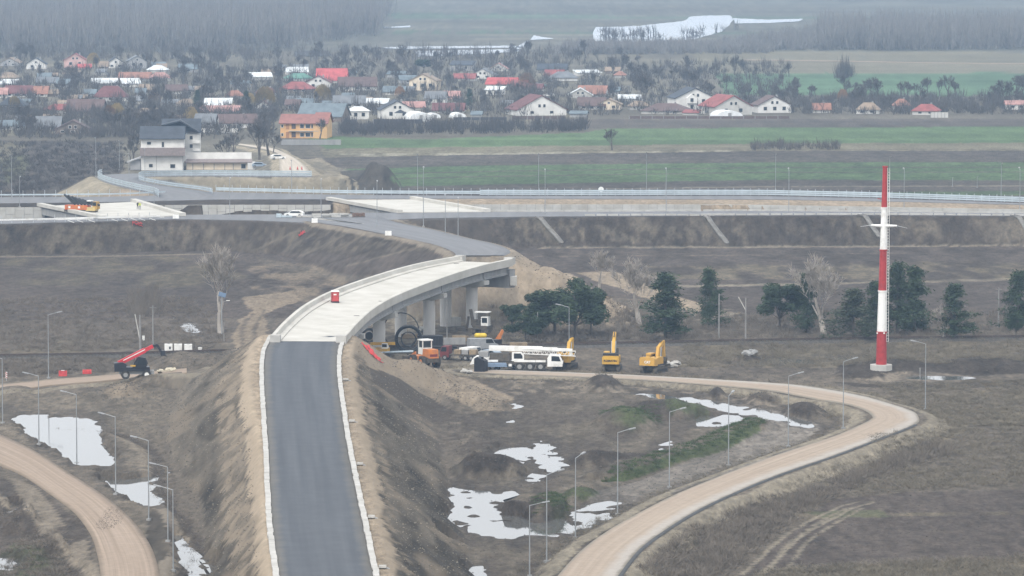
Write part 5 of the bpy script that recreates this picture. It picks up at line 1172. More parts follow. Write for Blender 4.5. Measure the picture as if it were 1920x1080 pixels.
# small machine with orange folded arm, yellow tank
p = GP(930, 652); t = empty('mini_excavator', tuple(p), R(-30), 'small dark digger with a bright orange folded arm', 'excavator'); crawler(t, 2.2, 1.7, 0.55, 0.35)
MB().box((0, -0.2, 1.0), (1.5, 1.8, 0.8)).build('body', M_BLK, t); MB().bar((0.1, 0.6, 1.0), (0.6, 1.2, 2.9), 0.34, 0.42).bar((0.6, 1.2, 2.9), (-0.9, 1.7, 1.2), 0.28, 0.34).build('arm', M_ORG, t); MB().prism([(1.4, 0.5), (1.9, 0.4), (1.8, 1.0), (1.5, 1.2)], 'x', -1.3, -0.7).build('bucket', M_MUDM, t)
p = GP(901, 644); t = empty('yellow_tank', tuple(p), 0, 'yellow capsule tank behind the parked vans', 'tank'); MB().tube((-0.8, 0, 1.3), (0.8, 0, 1.3), 0.4, n=12).tube((0.8, 0, 1.3), (1.05, 0, 1.3), 0.4, 0.2, 12).tube((-0.8, 0, 1.3), (-1.05, 0, 1.3), 0.4, 0.2, 12).build('tank', mat('bright_yellow', (0.7, 0.5, 0.05), 0.5), t)
for x in (-0.6, 0.6): MB().box((x, 0, 0.45), (0.15, 0.7, 0.95)).build('leg', M_DARKM, t)
# white cube tanks behind the telehandler
for i, (a, lab) in enumerate([(316, 'white cube tank with a dark mark behind the telehandler'), (334, 'plain white cube tank between two others by the railway'), (353, 'plain white cube tank next to the small white bucket')]):
    p = GP(a, 661); t = empty('cube_tank', tuple(p), R(3), lab, 'tank'); MB().box((0, 0, 0.75), (1.3, 1.1, 1.25)).build('tank', M_WHITE, t); MB().box((0, 0, 0.07), (1.3, 1.1, 0.14)).build('pallet', M_MUDM, t); MB().tube((0, 0, 1.38), (0, 0, 1.46), 0.22, n=10).build('lid', M_CONC2, t)
    if i == 0: MB().box((0.25, -0.56, 0.75), (0.3, 0.015, 0.45)).build('mark', M_BLK, t)
p = GP(375, 658); t = empty('bucket', tuple(p), 0, 'small white bucket next to the cube tanks', 'bucket'); MB().tube((0, 0, 0), (0, 0, 0.6), 0.30, 0.36, 12).build('tub', M_WHITE, t); ring(0.3, 0.02, 14, (0, 0, 0.62)).build('handle', M_DARKM, t)
p = GP(269, 641); t = empty('cabinet', tuple(p), 0, 'small white cabinet between the poles by the railway', 'cabinet'); MB().box((0, 0, 0.5), (0.4, 0.35, 0.95)).build('box', M_WHITE, t); MB().box((0, 0, 1.0), (0.46, 0.4, 0.06)).build('lid', M_CONC2, t)
# red plastic barriers and netting
M_NET = mat('red_net', (0.5, 0.05, 0.05), 0.7, 0.2, 3)
p = GP(118, 707); t = empty('plastic_barrier', tuple(p), 0, 'red water filled barrier on the site road edge', 'barrier'); MB().prism([(-0.35, 0), (0.35, 0), (0.2, 0.5), (0.15, 0.85), (-0.15, 0.85), (-0.2, 0.5)], 'x', -0.65, 0.65).build('shell', M_NET, t); MB().box((0, 0, 0.88), (0.5, 0.2, 0.1)).build('cap', M_WHITE, t)
p = GP(163, 703); t = empty('plastic_barrier', tuple(p), R(10), 'red barrier tipped over in the grass behind the site road', 'barrier'); MB().prism([(-0.35, 0), (0.35, 0), (0.3, 0.3), (-0.1, 0.7), (-0.3, 0.4)], 'x', -0.7, 0.7).build('shell', M_NET, t); MB().box((0.2, 0, 0.62), (0.4, 0.15, 0.1), 0.3, 0.4).build('cap', M_NET, t)
p = GP(12, 715); t = empty('warning_sign', tuple(p), 0, 'red and white striped warning board at the site road', 'sign'); MB().tube((0, 0, 0), (0, 0, 1.2), 0.04).build('post', M_GALV, t); MB().box((0, -0.05, 0.9), (0.3, 0.03, 1.0)).build('board', M_WHITE, t)
for k in range(3): MB().box((0, -0.075, 0.55 + 0.33 * k), (0.36, 0.012, 0.12), 0, 0.6).build('stripe', M_RED, t)
def net(a, b_, label, L_, seed, ang, fn=G):
    p = fn(a, b_); rr = random.Random(seed); mb = MB(); t = empty('red_netting', tuple(p), ang, label, 'netting'); prev = None
    for lane in range(4):
        prev = None
        for k in range(9):
            x = -L_ / 2 + L_ * k / 8; w = p + Matrix.Rotation(ang, 3, 'Z') @ Vector((x, lane * 0.35 + rr.uniform(-.3, .3), 0)); q = Vector((x, lane * 0.35, gz(w.x, w.y) - p.z + 0.1 + rr.random() * 0.5))
            if prev: mb.bar(prev, q, 0.22, 0.08)
            prev = q
    mb.build('net', M_NET, t); MB().tube((-L_ / 2, 0, 0), (-L_ / 2, 0, 0.9), 0.04).build('stake', M_NET, t)
net(692, 661, 'strip of torn red netting on the sandy slope beside the ramp', 7.0, 2, R(-70))
net(258, 424, 'tangle of red netting on the dark bank below the deck with the workers', 2.2, 5, 0.2)
net(70, 366, 'long red netting strip behind the far carriageway guard rail', 9.0, 7, 0.0, lambda a, b_: Vector((P(a, b_, 3).x, P(a, b_, 3).y, gz(P(a, b_, 3).x, P(a, b_, 3).y))))
net(568, 440, 'small red netting scrap on the dark bank below the kerb piles', 1.2, 9, 0.5)
# orange machine on the left deck with a row of slanted black tubes
p = P(158, 397.5, ZP + 0.17); t = empty('deck_paver', tuple(p), R(-18), 'long orange machine with slanted black tubes and a yellow cab on a white deck', 'paver')
for k in range(7):
    x = -3.9 + 0.78 * k
    sg = MB().box((x, 0, 1.05), (0.74, 2.2, 1.0)).build('orange_segment', M_ORG if k % 2 else mat('machine_redorange', (0.58, 0.12, 0.04), 0.5), t)
    MB().box((x, -1.12, 1.1), (0.5, 0.05, 0.5)).build('inset', M_WHITE if k % 3 == 1 else M_ORG, sg)
for k in range(8):
    x = -4.7 + 0.85 * k; MB().tube((x, -0.3 + 0.15 * (k % 3), 3.9 - 0.22 * k), (x + 2.6, -0.2, 1.6), 0.24, n=8).build('tube', M_PIPE, t)
MB().box((1.9, 0, 0.75), (2.2, 2.2, 0.8)).build('front_body', mat('pale_yellow', (0.55, 0.42, 0.18), 0.6), t); MB().box((-0.8, 0, 0.3), (7.4, 1.9, 0.5)).build('undercarriage', M_MUDM, t)
cab = MB().box((2.9, 0, 1.55), (1.1, 2.0, 1.7), taper=0.8).build('cab', mat('dull_yellow', (0.42, 0.25, 0.05), 0.6), t); MB().box((2.9, -0.95, 1.9), (0.8, 0.06, 0.8)).build('window', M_GLASS, cab); MB().box((1.4, 0, 2.55), (1.0, 1.5, 0.2)).build('roof', M_WHITE, t)
# kerb piles and a car at the roundabout
p = P(552, 407, ZP); p.z = ZP + 0.0; car(tuple(p), R(170), 'silver white car parked among kerb piles at the roundabout', M_WHITE)
for i, (a, b_, n, lab) in enumerate([(533, 408, 4, 'pile of blue grey kerb stones behind the roundabout car'), (571, 408, 3, 'pile of pale kerb stones before the roundabout car'), (612, 408, 5, 'long row of white kerb stones on the roundabout'), (645, 407, 5, 'row of pale kerb stones next to the brown pallet')]):
    p = P(a, b_, ZP); t = empty('kerb_pile', (p.x, p.y, ZP), 0, lab, 'kerb pile')
    for k in range(n): MB().box(((k % 3 - 1) * (1.2 if i < 2 else 2.2), 0.3 * (k % 2), 0.25 + 0.42 * (k // 3)), (1.1 if i < 2 else 2.0, 0.8, 0.38)).build('kerb_stone', M_BARR if i == 0 else M_CONC, t)
p = P(672, 407, ZP); t = empty('pallet', (p.x, p.y, ZP), 0.2, 'brown loaded pallet on the roundabout', 'pallet')
for k in range(4): MB().box((rr_ := (k - 1.5) * 0.7, 0, 0.5 + 0.1 * (k % 2)), (0.62, 1.2, 0.7)).build('load', mat('brown_load', (0.16, 0.10, 0.07), 0.8), t)
MB().box((0, 0, 0.08), (2.9, 1.3, 0.14)).build('base', M_MUDM, t)
p = P(1127, 366.2, ZP); t = empty('satellite_dish', (p.x, p.y, gz(p.x, p.y)), 0, 'white round dish behind the far guard rail', 'dish'); hh = (75 - 0) * 0
zt_ = ZP + 1.15 - t.location.z
MB().tube((0, 0, 0), (0, 0, zt_), 0.08).build('mast', M_GALV, t); MB().tube((0, -0.1, zt_ + 0.3), (0, -0.35, zt_ + 0.3), 0.25, 0.62, 18).build('dish', M_WHITE, t)
# two workers on the left deck
def person(loc, rz, label, vest, trousers, lean):
    me = bpy.data.meshes.new('body')
    J = {'pel': (0, 0, .95), 'wst': (0, -.02 * lean, 1.12), 'chs': (0, -.10 * lean, 1.38), 'nck': (0, -.16 * lean, 1.50), 'hd0': (0, -.19 * lean, 1.60), 'hd1': (0, -.20 * lean, 1.74),
         'lh': (.1, 0, .9), 'lk': (.12, -.05, .5), 'la': (.12, .03, .09), 'lt': (.13, -.13, .05), 'rh': (-.1, 0, .9), 'rk': (-.13, -.02, .5), 'ra': (-.15, .06, .09), 'rt': (-.16, -.1, .05),
         'ls': (.19, -.10 * lean, 1.42), 'le': (.27, -.12 * lean - .03, 1.15), 'lw': (.24, -.22 * lean - .12, .95), 'rs': (-.19, -.10 * lean, 1.42), 're': (-.27, -.12 * lean - .02, 1.15), 'rw': (-.26, -.2 * lean - .1, .93)}
    rad_ = dict(pel=.15, wst=.14, chs=.16, nck=.06, hd0=.085, hd1=.09, lh=.1, lk=.07, la=.045, lt=.04, rh=.1, rk=.07, ra=.045, rt=.04, ls=.075, le=.05, lw=.038, rs=.075, re=.05, rw=.038)
    nm = list(J); E = [('pel', 'wst'), ('wst', 'chs'), ('chs', 'nck'), ('nck', 'hd0'), ('hd0', 'hd1'), ('pel', 'lh'), ('lh', 'lk'), ('lk', 'la'), ('la', 'lt'), ('pel', 'rh'), ('rh', 'rk'), ('rk', 'ra'), ('ra', 'rt'), ('chs', 'ls'), ('ls', 'le'), ('le', 'lw'), ('chs', 'rs'), ('rs', 're'), ('re', 'rw')]
    for s_ in ('l', 'r'):
        bx = J[s_ + 'w']
        for f in range(5):
            n = s_ + 'f%d' % f; J[n] = (bx[0] + (f - 2) * .018 + (.03 if f == 0 else 0), bx[1] - .03, bx[2] - (.11 if f else .05) - .01 * (f % 2)); rad_[n] = .009; nm.append(n); E.append((s_ + 'w', n))
    me.from_pydata([J[n] for n in nm], [(nm.index(a), nm.index(b_)) for a, b_ in E], [])
    o = bpy.data.objects.new('body', me); COL.objects.link(o)
    bm = bmesh.new(); bm.from_mesh(me); lay = bm.verts.layers.skin.verify(); bm.verts.ensure_lookup_table()
    for i, n in enumerate(nm): bm.verts[i][lay].radius = (rad_[n],) * 2; bm.verts[i][lay].use_root = (n == 'pel')
    bm.to_mesh(me); bm.free()
    o.modifiers.new('skin', 'SKIN'); sb = o.modifiers.new('sub', 'SUBSURF'); sb.levels = 1; sb.render_levels = 1
    dg = bpy.context.evaluated_depsgraph_get(); nm_ = bpy.data.meshes.new_from_object(o.evaluated_get(dg)); bpy.data.objects.remove(o)
    t = empty('person', loc, rz, label, 'person')
    skin = mat('skin', (0.42, 0.26, 0.19), 0.6); nm_.materials.clear()
    for mm in (trousers, vest, skin): nm_.materials.append(mm)
    for f in nm_.polygons:
        z = f.center.z; f.material_index = 2 if z > 1.52 or (z < 0.93 and abs(f.center.x) > .2) else 1 if z > 0.93 else 0
    link('body', nm_, t); MB().tube((0, -.2 * lean, 1.72), (0, -.2 * lean, 1.84), .115, .07, 10).build('helmet', M_WHITE, t)
    return t
M_CLOTH = mat('dark_cloth', (0.03, 0.032, 0.04), 0.9); M_VEST = mat('yellow_vest', (0.55, 0.62, 0.12), 0.8); M_JEAN = mat('grey_cloth', (0.16, 0.17, 0.19), 0.9)
p = P(258.3, 392.5, ZP + 0.17); person(tuple(p), R(20), 'person in dark clothes standing on the white deck', M_CLOTH, M_CLOTH, 1.0)
p = P(262.5, 393.5, ZP + 0.17); person(tuple(p), R(-10), 'person in a yellow vest stooping on the white deck', M_VEST, M_JEAN, 1.5)
# ---------------------------------------------------------------- village houses
RC = dict(maroon=(0.150, 0.062, 0.062), red=(0.27, 0.085, 0.08), bright=(0.45, 0.095, 0.095), orange=(0.29, 0.145, 0.105), brown=(0.125, 0.085, 0.078), dark=(0.055, 0.064, 0.078), grey=(0.17, 0.18, 0.19), white=(0.66, 0.69, 0.70), tan=(0.27, 0.21, 0.155), green=(0.11, 0.24, 0.19), slate=(0.15, 0.185, 0.205), pink=(0.42, 0.24, 0.215))
WC = dict(white=(0.66, 0.65, 0.62), cream=(0.68, 0.58, 0.45), grey=(0.36, 0.36, 0.36), pink=(0.55, 0.36, 0.33), yellow=(0.62, 0.36, 0.15), brown=(0.20, 0.165, 0.14), pale=(0.50, 0.49, 0.46))
def rmat(k): return mat('roof_' + k, RC[k], 0.75, 0.18, 0.5)
def wmat(k): return mat('plaster_' + k, WC[k], 0.9, 0.1, 0.4)
M_FRAME = mat('window_frame', (0.55, 0.54, 0.52), 0.6)
def window(t, x, y, z, w, h, side='f'):
    if side == 'f': fr = MB().box((x, y - 0.03, z), (w + 0.24, 0.10, h + 0.24)).build('window', M_FRAME, t); MB().box((x, y - 0.075, z), (w, 0.05, h)).build('pane', M_GLASS, fr)
    else: fr = MB().box((x + 0.03 * side, y, z), (0.10, w + 0.24, h + 0.24)).build('window', M_FRAME, t); MB().box((x + 0.075 * side, y, z), (0.05, w, h)).build('pane', M_GLASS, fr)
def house(cx, base, w, wall, roof, typ, rc, wc, label, rz=0.0, depth=None, nwin=2, chim=True, name='village_house', cat='house', win2=False):
    p = GP(cx, base); s = ppm(p); w /= s; wh = wall / s; rh = roof / s; d = depth or max(5.0, w * 0.75)
    p.y += d / 2; p.x *= p.y / (p.y - d / 2)
    t = empty(name, (p.x, p.y, gz(p.x, p.y)), rz, label, cat, 'houses of the village'); o_ = 0.45
    if typ == 'f':
        MB().prism([(-w / 2, -0.3), (w / 2, -0.3), (w / 2, wh), (0, wh + rh - 0.12), (-w / 2, wh)], 'y', -d / 2, d / 2).build('wall', wmat(wc), t)
        k = rh / (w / 2); mb = MB()
        for sx in (-1, 1): mb.prism([(0, wh + rh), (sx * (w / 2 + o_), wh - k * o_), (sx * (w / 2 + o_), wh - k * o_ + 0.2), (0, wh + rh + 0.22)], 'y', -d / 2 - o_, d / 2 + o_)
        ro = mb.build('roof', rmat(rc), t)
    elif typ == 's':
        MB().prism([(-d / 2, -0.3), (d / 2, -0.3), (d / 2, wh), (0, wh + rh - 0.12), (-d / 2, wh)], 'x', -w / 2, w / 2).build('wall', wmat(wc), t)
        k = rh / (d / 2); mb = MB()
        for sx in (-1, 1): mb.prism([(0, wh + rh), (sx * (d / 2 + o_), wh - k * o_), (sx * (d / 2 + o_), wh - k * o_ + 0.2), (0, wh + rh + 0.22)], 'x', -w / 2 - o_, w / 2 + o_)
        ro = mb.build('roof', rmat(rc), t)
    elif typ == 'h':
        MB().box((0, 0, wh / 2 - 0.15), (w, d, wh + 0.3)).build('wall', wmat(wc), t); a, b_ = w / 2 + o_, d / 2 + o_; r = max(0.3, a - b_ * 0.8)
        ro = MB().add([(-a, -b_, wh), (a, -b_, wh), (a, b_, wh), (-a, b_, wh), (-r, 0, wh + rh), (r, 0, wh + rh), (-a, -b_, wh - .18), (a, -b_, wh - .18), (a, b_, wh - .18), (-a, b_, wh - .18)],
                      [(0, 1, 5, 4), (1, 2, 5), (2, 3, 4, 5), (3, 0, 4), (6, 7, 1, 0), (7, 8, 2, 1), (8, 9, 3, 2), (9, 6, 0, 3), (9, 8, 7, 6)]).build('roof', rmat(rc), t)
    elif typ == 'p':
        MB().prism([(-d / 2, -0.3), (d / 2, -0.3), (d / 2, wh + rh), (-d / 2, wh)], 'x', -w / 2, w / 2).build('wall', wmat(wc), t)
        ro = MB().bar((0, -d / 2 - o_, wh + 0.1 - o_ * rh / d), (0, d / 2 + o_, wh + rh + 0.1 + o_ * rh / d), w + 0.6, 0.14).build('roof', rmat(rc), t)
    else:                                                    # 't': polythene tunnel
        n = 10; prof = [(w / 2 * math.cos(math.pi * k / n), wh * math.sin(math.pi * k / n) ** 0.8) for k in range(n + 1)]
        MB().prism(prof, 'y', -d / 2, d / 2).build('cover', mat('polythene', (0.72, 0.74, 0.75), 0.5, 0.12, 0.8), t)
        MB().box((0, -d / 2 - 0.03, wh * 0.35), (min(1.2, w * 0.3), 0.05, wh * 0.7)).build('door', M_CONC2, t); return t
    zz = wh * 0.55 if wh < 4.2 else wh * 0.27
    if wh > 1.4:
        for k in range(nwin):
            x = -w / 2 + w * (k + 0.75) / (nwin + 0.5)
            window(t, x, -d / 2, zz, min(1.2, w / (nwin + 1) * .5), min(1.3, wh * 0.42))
            if wh >= 4.2: window(t, x, -d / 2, wh * 0.75, min(1.2, w / (nwin + 1) * .5), 1.2)
    if typ == 'f' and rh > 1.8:
        for x in ((-0.9, 0.9) if w > 9 else (0,)): window(t, x, -d / 2, wh + rh * 0.28, 0.8, min(1.0, rh * .3))
    window(t, (w / 2) if rz > 0 else -w / 2, 0, max(0.9, zz), 1.0, min(1.2, wh * 0.4), 1 if rz > 0 else -1)
    if chim: MB().box((w * 0.18, d * 0.08, wh + rh * 0.9), (0.6, 0.6, 1.4)).build('chimney', M_CONC2, ro)
    return t
HOUSES = [
 (22, 124, 36, 6, 9, 'f', 'tan', 'grey', 'faded tan gabled house beside the white house with attic windows by the wood'), (69, 130, 36, 10, 11, 'f', 'dark', 'white', 'white gable fronted house with two dark attic windows below the larger wood'),
 (142, 127, 42, 14, 12, 'f', 'red', 'pink', 'pink house with red gable roof below the larger wood'), (158, 130, 24, 4, 5, 's', 'bright', 'pink', 'low annexe with bright red roof beside the pink house'), (216, 128, 36, 8, 12, 'f', 'dark', 'white', 'white triangle fronted house with one round attic window'),
 (256, 128, 36, 13, 10, 'f', 'grey', 'grey', 'grey plastered gabled house beside the white triangle front'), (296, 136, 36, 5, 8, 'h', 'white', 'pale', 'low house with pale hipped metal roof beyond the orange roof'),
 (254, 152, 58, 5, 10, 's', 'orange', 'pale', 'long orange roofed house touching the hipped rose roof'), (300, 152, 38, 6, 10, 'h', 'pink', 'pale', 'hipped rose roofed house touching the orange roof'), (196, 160, 46, 4, 8, 's', 'white', 'pale', 'pale sheet roofed barn before the orange roof'),
 (245, 163, 34, 6, 8, 'p', 'white', 'white', 'white lean-to shed below the orange roof'), (16, 150, 36, 4, 10, 'h', 'tan', 'pale', 'tan hipped house behind the white sheet roof shed'), (15, 160, 40, 3, 7, 's', 'white', 'white', 'white sheet roof shed behind the long maroon roof'),
 (36, 182, 50, 7, 13, 's', 'maroon', 'white', 'long maroon roof over a white wall'), (76, 182, 30, 7, 12, 's', 'orange', 'white', 'orange tan roof joined to the long maroon roof'), (5, 184, 18, 8, 10, 's', 'pink', 'pale', 'rose roofed house beside the long maroon roof'),
 (208, 190, 64, 8, 20, 'h', 'maroon', 'white', 'large hipped maroon roof with a white side wall'), (162, 214, 68, 6, 20, 's', 'brown', 'brown', 'large purple brown roof with a low dark wall'), (112, 212, 54, 6, 10, 'h', 'red', 'pale', 'low red roofed house beside the purple brown roof'),
 (25, 206, 50, 8, 14, 'h', 'dark', 'brown', 'dark hipped house behind the yellow willow'), (92, 246, 46, 10, 16, 's', 'grey', 'brown', 'grey roofed half of the wide twin gabled house'), (138, 252, 66, 9, 16, 'f', 'brown', 'brown', 'brown gabled half of the wide twin house'),
 (22, 244, 44, 8, 9, 's', 'slate', 'pale', 'pale slate roofed shed by the dark scrub slope'), (168, 206, 30, 6, 6, 's', 'orange', 'cream', 'small cream house with orange roof behind the twin gables'), (409, 206, 50, 8, 11, 'p', 'white', 'brown', 'dark open shed with a big white sheet roof'),
 (440, 186, 32, 6, 10, 'h', 'orange', 'pale', 'orange hipped house behind the white sheet shed'), (412, 214, 74, 5, 9, 's', 'pink', 'cream', 'long rose roof with a cream gable behind the white house'), (388, 238, 40, 9, 14, 's', 'grey', 'grey', 'grey roofed barn just behind the white house'),
 (445, 240, 70, 9, 15, 's', 'brown', 'white', 'brown roofed barn with a white fence behind the long white annexe'), (488, 150, 40, 6, 7, 's', 'white', 'pale', 'pale roofed house among dark trees beside the green roof'), (560, 152, 50, 5, 9, 'h', 'green', 'pale', 'house with a green sheet roof'),
 (556, 140, 40, 5, 8, 's', 'white', 'white', 'pale blue white barn behind the green roof'), (623, 156, 56, 6, 20, 's', 'bright', 'white', 'house with a huge glaring red roof'), (598, 168, 46, 13, 12, 'f', 'maroon', 'white', 'white gable fronted house before the glaring red roof'),
 (558, 174, 58, 7, 13, 'h', 'red', 'brown', 'hipped red roof beside the white gable front'), (670, 170, 70, 8, 16, 's', 'brown', 'white', 'long dark barn with a white wall stripe'), (797, 170, 52, 18, 13, 'f', 'tan', 'cream', 'cream gabled house standing alone among dark trees'),
 (908, 148, 42, 7, 12, 'f', 'grey', 'white', 'white triangle fronted house with grey roof on the far side'), (872, 152, 40, 5, 8, 's', 'red', 'pale', 'low red roof beside the far white triangle front'), (868, 133, 44, 11, 6, 'p', 'dark', 'grey', 'boxy dark house against the far meadow'),
 (935, 134, 34, 5, 10, 'f', 'pink', 'white', 'small white gable with rose roof against the far meadow'), (943, 164, 56, 6, 11, 's', 'bright', 'white', 'white house with a bright red roof behind a low white building'), (928, 178, 34, 9, 5, 'p', 'white', 'white', 'low white building before the bright red roof'),
 (818, 194, 38, 10, 11, 's', 'grey', 'white', 'small white house with grey roof near the tunnels'), (848, 186, 28, 6, 8, 's', 'pink', 'pink', 'small rose roofed house behind the grey roof'), (842, 212, 58, 5, 12, 's', 'maroon', 'pale', 'low maroon roof behind the polythene tunnels'),
 (608, 228, 84, 10, 22, 's', 'slate', 'brown', 'big slate roofed barn behind the orange house'), (672, 224, 36, 16, 8, 'h', 'white', 'white', 'pale two storey house beside the slate barn'), (655, 202, 58, 8, 13, 's', 'grey', 'pale', 'pale roofed barn behind the slate barn'),
 (706, 200, 46, 6, 8, 's', 'white', 'pale', 'pale sheet roofs behind the white house with the porch'), (496, 210, 34, 8, 12, 'f', 'brown', 'white', 'small white gable with brown roof beside the dark timber shed'), (550, 208, 26, 12, 8, 's', 'brown', 'brown', 'dark timber shed with a rusty roof'),
 (1036, 136, 54, 5, 10, 's', 'dark', 'pale', 'dark roofed house on the far edge beside the red roof'), (1040, 146, 34, 5, 9, 's', 'red', 'pale', 'red roofed house before the far dark roof'), (1056, 152, 50, 6, 11, 'h', 'grey', 'white', 'white house with pale hipped roof beside the autumn tree'),
 (1101, 142, 46, 5, 4, 'p', 'white', 'white', 'bright white long shed at the far edge'), (1163, 146, 22, 5, 7, 'h', 'orange', 'pale', 'tiny orange roof beside the bright white shed'), (1088, 184, 44, 6, 12, 'f', 'white', 'pale', 'pale rounded gable touching an orange roof'),
 (1112, 182, 52, 6, 14, 's', 'orange', 'white', 'orange roof with a white wall beside the pale gable'), (975, 166, 30, 5, 10, 's', 'red', 'pale', 'red roof stump before the autumn tree'), (1110, 206, 50, 8, 14, 's', 'brown', 'pale', 'brown roof before the pale gable'),
 (1143, 206, 44, 10, 10, 'f', 'tan', 'cream', 'cream gable with tan roof beside the brown roof'), (1198, 206, 36, 7, 9, 'h', 'tan', 'pale', 'grey tan hipped cottage before the big bare tree'), (1250, 214, 88, 6, 13, 'h', 'brown', 'pale', 'long brown hipped roof before the two storey white house'),
 (1297, 216, 30, 4, 4, 'p', 'red', 'pale', 'tiny red lean-to before the two storey white house'), (1446, 212, 64, 15, 16, 'f', 'brown', 'white', 'white gabled house with brown roof beside the red roofed house'), (1540, 212, 32, 7, 10, 's', 'orange', 'pale', 'faded orange cottage beyond the dark thicket'),
 (1628, 214, 42, 8, 13, 'h', 'tan', 'white', 'tan hipped cottage with white porch roof'), (1690, 208, 30, 10, 12, 'h', 'orange', 'pale', 'orange hipped cottage behind a white awning'), (1737, 216, 48, 8, 12, 'h', 'red', 'pale', 'rose red hipped cottage beside the white fence'),
 (1905, 206, 40, 10, 6, 's', 'pink', 'white', 'white house with rose roof at the last bare tree'), (330, 176, 40, 6, 10, 's', 'brown', 'pale', 'brown roofed cottage among dark trees beside the maroon hip'), (350, 200, 36, 5, 9, 'h', 'tan', 'cream', 'tan cottage hidden among bare trees behind the white house'),
 (500, 180, 40, 6, 9, 'h', 'maroon', 'pale', 'maroon cottage by the large willow'), (740, 178, 40, 6, 9, 's', 'slate', 'pale', 'slate cottage in the dark trees near the cream house'), (90, 160, 40, 5, 9, 's', 'grey', 'pale', 'grey cottage behind the orange tan roof'), (1000, 172, 36, 5, 9, 's', 'maroon', 'pale', 'maroon cottage before the autumn tree'),
 (775, 206, 40, 5, 9, 's', 'pink', 'pale', 'rose roofed annexe behind the porch house'), (1180, 190, 40, 5, 6, 's', 'white', 'white', 'white sheet roofs behind the big bare tree')]
for h in HOUSES: house(*h[:9], rz=R(random.uniform(-14, 14)), nwin=2 if h[2] < 50 else 3, chim=h[5] != 'p' and h[3] > 4)
SHED = [(random.Random(k).uniform(-10, 1200), random.Random(k + 500).uniform(132, 222)) for k in range(46)] + [(random.Random(k + 70).uniform(-10, 720), random.Random(k + 900).uniform(126, 232)) for k in range(44)]
for k, (a, b_) in enumerate(SHED):
    if any(abs(a - h[0]) < h[2] * 0.6 and -2 < b_ - h[1] < 14 for h in HOUSES): continue
    kind = k % 3; house(a, b_, 16 + (k * 7) % 18, 5 + k % 3, 4 + k % 5, 's' if kind else 'p', ('grey', 'tan', 'slate')[kind], ('pale', 'brown', 'grey')[kind], ('small pale lean-to shed among the village gardens', 'small brown shed with a tan roof among the village gardens', 'small grey shed with a slate roof among the village gardens')[kind], R(-10 + k % 20), nwin=1, chim=False, name='garden_shed', cat='shed')
house(742, 223, 62, 17, 16, 'f', 'dark', 'white', 'white house with dark roof and porch beside the tunnels', R(8), 11, 2)
p = GP(748, 224); t = empty('porch', tuple(p + Vector((0.6, -2.4, 0))), R(8), 'dark roofed porch before the white house by the tunnels', 'porch')
MB().prism([(-2.2, 2.3), (2.2, 2.3), (0, 3.5)], 'y', -1.2, 1.2).build('roof', rmat('dark'), t)
for x in (-1.9, 1.9): MB().box((x, -1.0, 1.1), (0.25, 0.25, 2.3)).build('post', wmat('white'), t)
house(1005, 217, 96, 11, 26, 'f', 'maroon', 'white', 'broad white gabled house with maroon roof at the field edge', R(16), 15, 2)
house(1296, 206, 76, 22, 18, 'f', 'dark', 'white', 'two storey white house with dark roof and balcony', R(12), 13, 2)
p = GP(1296, 207); t = empty('balcony_bay', tuple(p + Vector((0, -1.5, 0))), R(12), 'white bay with gable before the two storey white house', 'bay'); MB().prism([(-1.8, 0), (1.8, 0), (1.8, 4.6), (0, 6.0), (-1.8, 4.6)], 'y', -0.8, 0.8).build('wall', wmat('white'), t); MB().box((0, -1.1, 2.6), (3.4, 0.9, 0.2)).build('balcony', M_CONC2, t); window(t, 0, -0.8, 3.8, 1.1, 1.3); window(t, 0, -0.8, 1.3, 1.1, 1.4)
house(1360, 216, 76, 16, 20, 'f', 'red', 'pale', 'pale gabled house with a large red roof at the field edge', R(22), 14, 2)
for (a, b_, w_, h_, d_, lab) in [(784, 228, 46, 17, 12, 'large white polythene tunnel beside the porch house'), (858, 222, 26, 10, 8, 'small white polythene tunnel by the garden fence'), (1362, 221, 52, 13, 10, 'white polythene tunnel before the red roofed house'), (812, 222, 22, 9, 8, 'narrow white polythene tunnel between two larger ones')]:
    house(a, b_, w_, h_, 0, 't', 'white', 'white', lab, 0.2, d_, name='polythene_tunnel', cat='greenhouse')
# orange two storey house
p = GP(573, 259.5); s = ppm(p); u = lambda x: (x - 573.5) / s; v = lambda y: (259.5 - y) / s
t = empty('orange_house', tuple(p + Vector((0, 5, 0))), R(-6), 'orange two storey house with red brown roof at the village edge', 'house', 'houses of the village')
L0, L1, L2 = u(529), u(592), u(618)
MB().prism([(-5, -0.3), (5, -0.3), (5, v(231)), (0, v(217)), (-5, v(231))], 'x', L0, L1).build('wall', wmat('yellow'), t)
MB().prism([(-6, -0.3), (5.4, -0.3), (5.4, v(231)), (0, v(216)), (-6, v(231))], 'x', L1, L2).build('wing_wall', mat('plaster_peach', (0.64, 0.40, 0.19), 0.9, 0.08, 0.4), t)
rm = mat('roof_redbrown', (0.27, 0.12, 0.10), 0.7, 0.15, 0.5)
for (a, b_, y0, zr_) in ((L0 - 0.5, L1, -5, v(217)), (L1 - 0.1, L2 + 0.5, -6, v(213.5))):
    ze = v(232.5); mb = MB(); mb.prism([(0, zr_), (y0 - 0.7, ze), (y0 - 0.7, ze + 0.25), (0, zr_ + 0.28)], 'x', a, b_); mb.prism([(0, zr_), (5.9, ze), (5.9, ze + 0.25), (0, zr_ + 0.28)], 'x', a, b_); mb.build('roof', rm, t)
